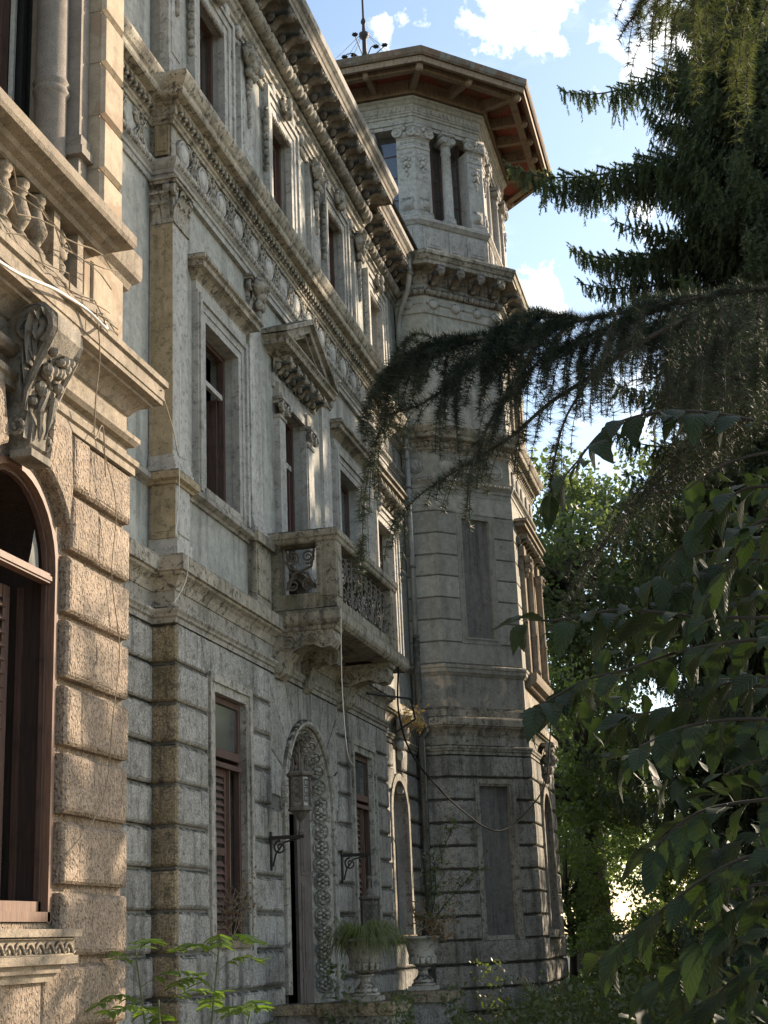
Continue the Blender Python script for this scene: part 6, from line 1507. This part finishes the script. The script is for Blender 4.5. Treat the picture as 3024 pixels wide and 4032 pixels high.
bough([[q(2750, 1230, 6.3), q(2500, 1360, 6.2), q(2330, 1480, 6.15), q(2160, 1590, 6.1), q(2010, 1720, 6.05), q(1850, 1820, 6), q(1720, 1900, 5.95)],
       [q(2120, 1290, 6.0), q(2080, 1420, 6.0), q(1990, 1560, 5.95), q(1900, 1720, 5.9), q(1850, 1880, 5.85)]], .5, ced, .6)
bough([[q(1960, 1330, 5.95), q(1820, 1480, 5.9), q(1660, 1590, 5.85), q(1530, 1640, 5.8), q(1470, 1760, 5.8)],
       [q(2330, 1480, 6.1), q(2230, 1640, 6.1), q(2190, 1780, 6.05), q(2170, 1900, 6.0)],
       [q(2240, 1270, 6.1), q(2100, 1450, 6.0), q(1980, 1600, 5.95), q(1930, 1750, 5.9)],
       [q(1760, 1400, 5.9), q(1740, 1560, 5.85), q(1720, 1640, 5.85)], [q(1850, 1370, 5.9), q(1800, 1500, 5.8), q(1790, 1620, 5.8)]], .4, ced, .5, .005)
bough([[q(1720, 1900, 5.95), q(1620, 1980, 5.9), q(1560, 2080, 5.9)], [q(1850, 1880, 5.85), q(1835, 2050, 5.8)], [q(1470, 1760, 5.8), q(1435, 1960, 5.8), q(1425, 2180, 5.8)]], .2, ced, .4, .003)
hang_ = []
for k in range(17):
    x = 2280 + k * 48 + rcd.uniform(-12, 12); y = 1250 - (x - 2280) * .12; ln = rcd.uniform(100, 240) * (1 if x < 2650 else 1.6); Y = 6.2 + rcd.uniform(-.35, .5)
    hang_.append([q(x, y, Y), q(x - rcd.uniform(0, 40), y + ln * .4, Y), q(x - rcd.uniform(10, 70), y + ln * .75, Y - .03), q(x - rcd.uniform(10, 90), y + ln, Y - .05)])
bough(hang_, .3, ced, .45, .004)
dns = []
for k in range(16):
    x = 2620 + k * 30; y = 1190 + rcd.uniform(-30, 260); Y = 6.6 + rcd.uniform(-.4, .5)
    dns.append([q(x + 240, y - 30, Y + .1), q(x + 60, y + rcd.uniform(-20, 60), Y), q(x - 100, y + rcd.uniform(60, 200), Y)])
bough(dns, .8, ced, .8, .006)
low = []
for k in range(7):
    x = 2950 - k * 60; y = 1520 + k * 70; Y = 6.8 + .1 * k
    low.append([q(x + 300, y - 150, Y), q(x, y + 40, Y), q(x - 200, y + 180, Y), q(x - 380, y + 330 + 20 * k, Y)])
bough(low, .4, ced, .4, .005)
o = MB(WORLD); o.tube([(3.6, 7.5, -.1), (3.6, 7.5, 3), (3.5, 7.5, 6), (3.5, 7.4, 12)], [.3, .26, .22, .1], 10); o.build('trunk', 'bark', ced, True)
o = MB(WORLD); e1 = q(3400, 1050, 6.6); o.tube([(3.6, 7.5, 3.6), (2.2, 7.1, 4.2), tuple(e1)], [.07, .045, .022], 7); o.build('limb', 'bark', ced, True); o = MB(WORLD); e2 = Vector((1.2, 5.6, 6.4)); o.tube([(3.5, 7.5, 6.0), (2.3, 6.4, 6.5), tuple(e2)], [.06, .04, .02], 7); o.build('limb', 'bark', ced, True)
up = [[e2, q(3100, -180, 5.6), q(2820, -120, 5.4), q(2600, -30, 5.3), q(2500, 60, 5.3), q(2435, 155, 5.3)],
      [e2, q(3200, -100, 5.6), q(2900, -60, 5.4), q(2760, 20, 5.3), q(2650, 110, 5.3)]]
for k in range(9):
    x = 2520 + k * 56 + rcd.uniform(-15, 15); y0 = -90 + rcd.uniform(-40, 40); ln = rcd.uniform(170, 290) + (130 if x > 2800 else 0); Y = 5.3 + rcd.uniform(-.25, .35)
    up.append([q(x + 60, y0, Y), q(x + 20, y0 + ln * .35, Y), q(x - rcd.uniform(0, 30), y0 + ln * .7, Y), q(x - rcd.uniform(0, 60), y0 + ln, Y)])
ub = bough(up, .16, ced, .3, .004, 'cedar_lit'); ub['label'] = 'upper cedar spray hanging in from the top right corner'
# --- broadleaf shrub close to the camera, leaf by leaf
def leaf_mesh(seed, droop=.5, fold=.25):
    r = random.Random(seed); b_ = MB(WORLD); n_ = 11; rows = []
    wav = r.uniform(-.25, .25)
    for k in range(n_ + 1):
        t = k / n_; w_ = .235 * (math.sin(math.pi * min(1, t ** .72)) ** .85) * (1.0 if t < .9 else 1.0) + (.004 if k in (0, n_) else 0)
        if 0 < k < n_: w_ *= (1.06 if k % 2 else .96)
        x = t - .12 * droop * t * t; z = -droop * .5 * t * t + .04 * math.sin(t * 5 + seed); y0 = wav * t * t * .5
        rows.append([b_.p(x, y0 + s_ * w_, z + abs(s_) * fold * w_ + (.02 * math.sin(9 * t + s_ * 3) if abs(s_) == 1 else .0)) for s_ in (-1, -.5, 0, .5, 1)])
    for a, c in zip(rows, rows[1:]):
        for j in range(4): b_.face(a[j], a[j + 1], c[j + 1], c[j])
    b_.tube([(-.16, 0, .02), (-.06, 0, .01), (0, 0, 0)], .008, 4)
    return mesh_of(b_, 'leaf', 'shrubleaf', True)
LM = [leaf_mesh(s, d, f) for s, d, f in ((1, .35, .2), (2, .7, .3), (3, 1.0, .35), (4, .55, .15), (5, .2, .4), (6, .85, .1))]
shr = thing('broadleaf_shrub', 'dark broad-leaved shrub close to the camera filling the right edge, toothed drooping leaves', 'shrub', (1.2, 3.2, 0))
rs = random.Random(31)
stems = [([(3300, 1750, 3.3), (2900, 1640, 3.2), (2620, 1620, 3.1), (2400, 1680, 3.05), (2270, 1820, 3.0), (2180, 1930, 3.0)], .03),
         ([(3300, 2430, 2.9), (2800, 2430, 2.85), (2450, 2400, 2.8), (2200, 2440, 2.75), (2080, 2440, 2.75)], .05),
         ([(3300, 2500, 2.7), (2950, 2520, 2.7), (2700, 2560, 2.7), (2450, 2640, 2.65), (2300, 2680, 2.65), (2120, 2780, 2.6)], 0),
         ([(3300, 1950, 3.0), (2950, 1920, 3.0), (2750, 2080, 3.0), (2600, 2250, 2.95)], 0),
         ([(3300, 2250, 3.1), (2950, 2200, 3.1), (2700, 2280, 3.05), (2560, 2380, 3.0)], 0),
         ([(3300, 2850, 2.6), (2950, 2830, 2.6), (2700, 2860, 2.6), (2520, 2940, 2.55)], 0),
         ([(3300, 3150, 2.7), (3000, 3150, 2.7), (2750, 3200, 2.65), (2580, 3330, 2.6)], 0),
         ([(3400, 3350, 2.5), (3050, 3350, 2.5), (2800, 3440, 2.5), (2560, 3620, 2.5), (2420, 3720, 2.5)], 0),
         ([(3400, 3550, 2.5), (3050, 3520, 2.5), (2850, 3620, 2.5), (2690, 3800, 2.5)], 0),
         ([(3400, 3750, 2.6), (3100, 3760, 2.6), (2900, 3850, 2.6), (2790, 3960, 2.6)], 0),
         ([(3300, 2050, 2.8), (3000, 2050, 2.8), (2880, 2200, 2.8), (2800, 2330, 2.8)], 0),
         ([(3300, 2650, 3.2), (2900, 2680, 3.2), (2650, 2780, 3.2), (2480, 2820, 3.2)], 0),
         ([(3250, 2150, 3.4), (3000, 2150, 3.4), (2750, 2180, 3.4), (2600, 2260, 3.4)], 0), ([(3250, 2720, 3.5), (2950, 2700, 3.5), (2800, 2780, 3.5), (2700, 2900, 3.5)], 0), ([(3250, 3250, 3.4), (3000, 3280, 3.4), (2850, 3330, 3.4)], 0), ([(3250, 3650, 3.3), (3000, 3680, 3.3), (2850, 3720, 3.3), (2700, 3900, 3.3)], 0), ([(3250, 2350, 3.2), (3050, 2330, 3.2), (2900, 2350, 3.2)], 0),
         ([(3400, 3000, 3.0), (3050, 2980, 3.0), (2850, 3050, 3.0)], 0), ([(3300, 1800, 2.9), (3050, 1780, 2.9), (2850, 1830, 2.9), (2700, 1930, 2.9)], 0),
         ([(3300, 3450, 3.0), (3000, 3480, 3.0), (2700, 3560, 3.0)], 0)]
wd = MB(WORLD); nleaf = 0
for pts, _ in stems:
    sp_ = spline([P3(*p) for p in pts], 8); n_ = len(sp_)
    wd.tube(sp_, [.0035 * (1 - .75 * k / n_) + .0008 for k in range(n_)], 5)
    acc = 0; sgn = 1
    for k in range(1, n_):
        acc += (sp_[k] - sp_[k - 1]).length
        lastp = k == n_ - 1
        if (acc > .038 or lastp) and nleaf < 290:
            acc = 0
            d = (sp_[k] - sp_[max(0, k - 2)]).normalized()
            for s2 in ((1, -1) if not lastp else (0, 1, -1)):
                if sp_[k].x > .3 or rs.random() < .12: continue
                ln = rs.uniform(.062, .108) * (1.0 if not lastp else .95)
                side = d.cross(Vector((0, 0, 1))).normalized() * s2
                xd = (d * rs.uniform(.35, .8) + side * rs.uniform(.5, .9) + Vector((0, 0, rs.uniform(-.75, .05)))).normalized()
                zd = (Vector((rs.uniform(-.5, .5), rs.uniform(-.9, .3), 1))).normalized(); yd = zd.cross(xd).normalized(); zd = xd.cross(yd)
                mt = Matrix((xd, yd, zd)).transposed().to_4x4() @ Matrix.Scale(ln, 4); mt.translation = sp_[k] + xd * .014
                link('leaf', rs.choice(LM), shr, mt); nleaf += 1
fl = MB(WORLD)
for k in range(520):                                    # the shrub's leaves farther in, too many to pick apart
    py = rs.uniform(1850, 4100); px = rs.uniform(2500 + 240 * math.sin(py * .004), 3350)
    c0 = P3(px, py, rs.uniform(3.6, 4.6)); me = rs.choice(LM); sc_ = rs.uniform(.07, .11)
    rot = Matrix.Rotation(rs.uniform(0, 6.28), 3, 'Z') @ Matrix.Rotation(rs.uniform(-.2, 1.1), 3, 'Y') @ Matrix.Rotation(rs.uniform(-.6, .6), 3, 'X')
    i0 = len(fl.v)
    fl.v += [tuple(c0 + rot @ (v_.co * sc_)) for v_ in me.vertices]; fl.fc += [tuple(i0 + j for j in f__.vertices) for f__ in me.polygons]
fl.build('leaves', 'shrubleaf', shr, True, 'stuff')
ft = P3(3300, 2500, 2.9)
for pts, _ in stems:
    a = P3(*pts[0]); wd.tube([a, a + Vector((.25, .05, -.25)), (1.15 + rs.uniform(-.1, .1), 3.2 + rs.uniform(-.1, .1), max(.1, a.z - .9)), (1.2, 3.2, -.05)], [.007, .009, .013, .018], 5)
wd.build('branch', 'twig', shr, True); print('leaves', nleaf)
# --- broadleaf trees in the distance
def crown_mesh(name, mat, seed, rx, rz, nclump, per, ls, hole=.0, flat=.6, csz=.30):
    r = random.Random(seed); b_ = MB(WORLD); cs = []
    while len(cs) < nclump:
        v = rvec(r); 
        if v.length > 1 or v.length < .25: continue
        if r.random() > .35 + .65 * v.length: continue
        n_ = noise.noise(v * 1.7 + Vector((seed, 0, 0)))
        if n_ < hole - .35: continue
        k = .82 + .28 * noise.noise(v * 2.2 + Vector((0, seed, 0)))
        cs.append(Vector((v.x * rx * k, v.y * rx * k, v.z * rz * k)))
    for c in cs:
        s_ = rx * csz * r.uniform(.6, 1.2)
        for j in range(per):
            v = rvec(r); v = v.normalized() * (r.random() ** .5)
            p = c + Vector((v.x * s_, v.y * s_, v.z * s_ * flat))
            a = rvec(r).normalized(); u_ = (a + Vector((0, 0, -.25))).normalized(); w_ = u_.cross(rvec(r)).normalized(); l2 = ls * r.uniform(.6, 1.3)
            i0 = len(b_.v); b_.v += [tuple(p - w_ * l2 * .02), tuple(p + u_ * l2 * .5 + w_ * l2 * .3), tuple(p + u_ * l2), tuple(p + u_ * l2 * .5 - w_ * l2 * .3)]; b_.fc.append((i0, i0 + 1, i0 + 2, i0 + 3))
    return mesh_of(b_, name, mat), cs
CMX = None
CM = [crown_mesh('crown', 'oak', 3, 4.6, 5.2, 190, 130, .22), crown_mesh('crown', 'oak', 8, 4.2, 4.6, 150, 120, .22, .12), crown_mesh('crown', 'lime', 12, 2.6, 3.2, 90, 110, .15, .1), crown_mesh('crown', 'lime', 17, 1.5, 1.2, 60, 90, .11), crown_mesh('crown', 'oak', 23, 2.1, 2.6, 34, 60, .13, .1, .6, .2)]
def tree(loc, h, ci, label, cat='tree', sc_=1.0, group='broadleaf trees beyond the tower', name='broadleaf_tree', rot=0):
    me, cs = CM[ci]; x, y, z = loc; t_ = thing(name, label, cat, loc, group)
    rz_ = max(c.z for c in cs) * sc_; cz = h - rz_
    r = random.Random(int(x * 7 + y)); o_ = MB(WORLD)
    o_.tube([(x, y, -.1), (x + .1, y, cz * .5), (x, y + .1, cz), (x, y, cz + rz_ * .6)], [.03 * h, .022 * h, .016 * h, .004 * h], 8)
    for c in r.sample(cs, min(26, len(cs))):
        c = Matrix.Rotation(rot, 3, 'Z') @ c * sc_
        a = Vector((x, y, cz + min(c.z, 0) * .8 - .3)); o_.tube([a, a.lerp(Vector((x, y, cz)) + c, .5) + Vector((0, 0, .15)), Vector((x, y, cz)) + c], [.011 * h, .007 * h, .002 * h], 5)
    o_.build('trunk', 'bark', t_, True)
    link('crown', me, t_, Matrix.Translation((x, y, cz)) @ Matrix.Rotation(rot, 4, 'Z') @ Matrix.Scale(sc_, 4))
    return t_
tree((4.0, 19.2, 0), 9.9, 4, 'thin young tree on the garden side whose leaves dapple the sunlit wing', sc_=.72, group='trees on the garden side')
tree((-5.2, 50, 0), 17.8, 0, 'big grey-green tree whose rounded crown shows just right of the tower', sc_=1.05)
tree((-.8, 53, 0), 18.6, 1, 'tall tree behind the spruce, its crown joining the grey-green one', rot=1.2)
tree((4.2, 50, 0), 17.0, 0, 'broad tree at the right edge behind the spruce', rot=2.5)
tree((1.6, 41, 0), 9.5, 1, 'middle-distance tree with a low dark crown behind the spruce', rot=4.0, sc_=.85)
tree((-4.3, 40.5, 0), 8.6, 2, 'light green young tree close behind the tower', rot=.3)
tree((-2.6, 44, 0), 6.2, 2, 'small yellow-green tree right of the light green one', rot=2.0, sc_=.85)
tree((-4.6, 37.5, 0), 4.0, 2, 'bushy green sapling at the foot of the tower', rot=1.0, sc_=.6)
for k, (x, y, s_, lab) in enumerate(((-3.2, 35, .9, 'rounded bush at the foot of the tower'), (-1.6, 33, 1.0, 'bush in the undergrowth under the spruce'), (-.2, 36, 1.2, 'taller bush behind the undergrowth'), (-1.9, 39, 1.3, 'bush farther back between tower and spruce'), (1.2, 32, 1.1, 'dark bush near the spruce trunk'), (.4, 29, .8, 'low bush in front of the spruce trunk'))):
    tree((x, y, 0), 1.7 * s_ + .3, 3, lab, 'bush', s_, 'bushes under the trees', 'garden_bush', k * 1.3)
for k, (x, y, h_, ci, s_) in enumerate(((-7.5, 66, 12, 0, 1.0), (5.5, 66, 13, 0, 1.0), (2.6, 46, 6.0, 2, .95))):
    tree((x, y, 0), h_, ci, ('far tree low behind the tower edge', 'far tree at the right behind the shrub', 'low light green tree behind the shrub')[k], rot=k * 1.1, sc_=s_)
# undergrowth
r = random.Random(77); ub_ = MB(WORLD)
def leafquad(b_, p, r, ls, up=.3):
    u_ = (rvec(r) + Vector((0, 0, up))).normalized(); w_ = u_.cross(rvec(r)).normalized(); l2 = ls * r.uniform(.6, 1.3)
    i0 = len(b_.v); b_.v += [tuple(p), tuple(p + u_ * l2 * .5 + w_ * l2 * .3), tuple(p + u_ * l2), tuple(p + u_ * l2 * .5 - w_ * l2 * .3)]; b_.fc.append((i0, i0 + 1, i0 + 2, i0 + 3))
for k in range(900):
    y = r.uniform(21, 46); x = r.uniform(-3.9, 3.0) if y < 34.5 else r.uniform(-7, 4)
    hh = r.uniform(.1, .55) * (1 if x > -3.2 else .6); rr = r.uniform(.2, .5)
    for j in range(34):
        v = rvec(r); leafquad(ub_, Vector((x + v.x * rr, y + v.y * rr, max(.0, hh * (1 + v.z)))), r, .11)
ub_.build('undergrowth', 'ivy', None, kind='stuff')['label'] = 'low leafy undergrowth between tower and trees'
# ivy on the parapets, weeds
r = random.Random(5)
def ivy(name, label, spots, mat='ivy', ls=.085):
    b_ = MB(WORLD)
    for (x0, x1, y0, y1, z0, z1, n_) in spots:
        for k in range(n_): leafquad(b_, Vector((r.uniform(x0, x1), r.uniform(y0, y1), r.uniform(z0, z1))), r, ls, .1)
    o_ = b_.build(name, mat, None, kind='stuff'); o_['label'] = label
ivy('ivy', 'ivy trailing over the pier of the nearer parapet', [(-4.4, -4.25, 17.8, 18.8, .2, 1.0, 260), (-5.25, -4.3, 17.74, 17.84, .3, .98, 150), (-5.2, -4.9, 17.7, 18.0, .8, 1.45, 60), (-5.3, -4.4, 18.6, 19.4, .3, .9, 160)])
ivy('ivy', 'ivy and weeds on the pier of the farther parapet', [(-4.4, -4.25, 21.0, 22.0, .1, .95, 220), (-4.3, -3.6, 20.5, 22.5, .0, .5, 260), (-4.2, -3.3, 23, 27, .0, .6, 500), (-5.2, -4.6, 27.2, 28.4, .1, 1.2, 200)])
gr = MB(WORLD); r = random.Random(6)
for k in range(520):
    a = r.uniform(0, 6.283); rr = r.uniform(0, .27); p = Vector((URN1[0] + rr * math.cos(a), URN1[1] + rr * math.sin(a), URN1[2] + .70))
    d = Vector((math.cos(a), math.sin(a), 0)); L_ = r.uniform(.18, .5); s_ = Vector((-d.y, d.x, 0)) * .004
    c1 = p + d * L_ * .35 + Vector((0, 0, L_ * r.uniform(.3, .6))); c2 = p + d * (L_ * .8) + Vector((0, 0, L_ * r.uniform(-.2, .3))); c3 = p + d * (L_ * 1.0) + Vector((0, 0, -L_ * r.uniform(.1, .9)))
    i0 = len(gr.v); gr.v += [tuple(q_) for q_ in (p + s_, p - s_, c1 + s_, c1 - s_, c2 + s_, c2 - s_, c3)]; gr.fc += [(i0, i0 + 1, i0 + 3, i0 + 2), (i0 + 2, i0 + 3, i0 + 5, i0 + 4), (i0 + 4, i0 + 5, i0 + 6)]
tag(gr.build('grass_tuft', 'grass', None), 'shaggy tuft of long grass spilling out of the nearer urn', 'grass tuft')
# dry sapling in the far urn
def twiggy(base, dirs, name, label, mat_l, ls, leaves, seed, wmat='twig', th=.012):
    r = random.Random(seed); t_ = thing(name, label, 'plant', base)
    w_ = MB(WORLD); lf = MB(WORLD); b0 = Vector(base)
    for d in dirs:
        e = b0 + Vector(d); mid = b0.lerp(e, .5) + rvec(r, .12); sp_ = spline([b0, mid, e], 8)
        w_.tube(sp_, [th * (1 - .8 * k / len(sp_)) + .002 for k in range(len(sp_))], 5)
        for k in range(5, len(sp_)):
            for j in range(2):
                dd = (rvec(r) + Vector(d).normalized() * .4).normalized(); ln = r.uniform(.12, .4); tip = sp_[k] + dd * ln
                w_.tube([sp_[k], tip], .003, 4)
                for q_ in range(leaves): leafquad(lf, sp_[k].lerp(tip, r.random()), r, ls, -.3)
    w_.build('stem', wmat, t_); lf.build('leaves', mat_l, t_, kind='stuff'); return t_
twiggy((URN2[0], URN2[1], URN2[2] + .7), [(.8, .6, 1.0), (.5, .5, 1.7), (.2, .2, 1.2)], 'dry_sapling', 'thin sapling with sparse leaves rising from the farther urn', 'ivy', .07, 4, 4, 'twig', .009)
twiggy((URN2[0] + .05, URN2[1], URN2[2] + .72), [(.3, 0, .25), (-.15, .1, .3), (.15, -.2, .2)], 'dry_weed', 'dry brown weed on the rim of the farther urn', 'dry', .06, 6, 9, 'cable_dry', .006)
twiggy((-6.0, C1 + .15, 1.72), [(.1, .05, .55), (.05, -.15, .35), (.12, .2, .45)], 'window_weed', 'withered weed growing on the sill of the nearer ground floor window', 'dry', .04, 3, 10, 'cable_dry', .004)
twiggy((-5.95, 26.4, 5.35), [(.15, .1, .35), (.1, -.2, .25), (.2, .0, .1)], 'dry_weed', 'brown withered leaves caught on the keystone beside the tower', 'dry', .06, 4, 12, 'cable_dry', .005)
# saplings at the left, sunlit compound leaves
lt = MB(WORLD); rows = []
for k in range(7):
    t = k / 6; w_ = .2 * math.sin(math.pi * t ** .8) + .003; rows.append([lt.p(t, s_ * w_, -.25 * t * t + abs(s_) * .06) for s_ in (-1, 0, 1)])
for a, c in zip(rows, rows[1:]):
    for j in range(2): lt.face(a[j], a[j + 1], c[j + 1], c[j])
ltm = mesh_of(lt, 'leaf', 'sapling', True)
def sapling(base, h, lean, label, seed, nleaf=6):
    r = random.Random(seed); t_ = thing('tree_sapling', label, 'sapling', base, 'saplings at the foot of the facade'); b0 = Vector(base)
    sp_ = spline([b0, b0 + Vector((lean[0] * .3, lean[1] * .3, h * .5)), b0 + Vector((lean[0], lean[1], h))], 8); w_ = MB(WORLD)
    w_.tube(sp_, [.009 * (1 - .7 * k / len(sp_)) + .002 for k in range(len(sp_))], 6)
    for i in range(nleaf):
        k = int(len(sp_) * (.35 + .64 * i / nleaf)); p = sp_[min(k, len(sp_) - 1)]
        az = i * 2.4 + r.uniform(-.4, .4); d = Vector((math.cos(az), math.sin(az), r.uniform(.1, .5))).normalized(); L_ = r.uniform(.30, .46)
        ra = spline([p, p + d * L_ * .5 + Vector((0, 0, .03)), p + d * L_ + Vector((0, 0, -.06))], 5); w_.tube(ra, .0025, 4)
        side = d.cross(Vector((0, 0, 1))).normalized()
        for q_ in range(3, len(ra)):
            for sg in ((-1, 1) if q_ < len(ra) - 1 else (0, -1, 1)):
                xd = (d * (.5 if sg else 1) + side * sg * .8 + Vector((0, 0, r.uniform(-.35, .05)))).normalized(); zd = (Vector((0, 0, 1)) + rvec(r, .35)).normalized(); yd = zd.cross(xd).normalized(); zd = xd.cross(yd)
                mt = Matrix((xd, yd, zd)).transposed().to_4x4() @ Matrix.Scale(r.uniform(.085, .13), 4); mt.translation = ra[q_]; link('leaf', ltm, t_, mt)
    w_.build('stem', 'stem_green', t_, True); return t_
sapling((-3.95, 9.6, 0), 1.62, (-.12, -.1), 'sapling with fresh green compound leaves nearest the sunlit wing', 1, 11)
sapling((-3.75, 9.9, 0), 1.7, (.1, .1), 'tallest green sapling, in front of the mossy corner quoins', 2, 12)
sapling((-3.55, 9.8, 0), 1.22, (.12, .2), 'short bright green sapling farthest from the wing', 3, 11)
sapling((-3.85, 9.5, 0), 1.3, (.05, -.25), 'low sapling half hidden among the taller ones', 4, 9)
# fan palm beside the tower
fp = thing('fan_palm', 'small fan palm with stiff pointed fronds at the tower base', 'palm', (-3.75, 27.0, 0)); r = random.Random(3)
for k in range(7):
    b_ = MB(WORLD); az = k * .9; tilt = r.uniform(.5, 1.2); c = Vector((-3.75, 27.0, .2)); d = Vector((math.cos(az) * math.cos(tilt), math.sin(az) * math.cos(tilt), math.sin(tilt))); e = c + d * .5
    b_.tube([c, e], .008, 4); s1 = d.cross(Vector((0, 0, 1))).normalized()
    for j in range(11):
        a = R(-75 + 15 * j); dd = (d * math.cos(a) + s1 * math.sin(a)); n_ = dd.cross(s1.cross(d)).normalized() * .02
        i0 = len(b_.v); m_ = e + dd * .2; tp = e + dd * .42; b_.v += [tuple(e), tuple(m_ + n_), tuple(tp), tuple(m_ - n_)]; b_.fc.append((i0, i0 + 1, i0 + 2, i0 + 3))
    b_.build('frond', 'ivy', fp)
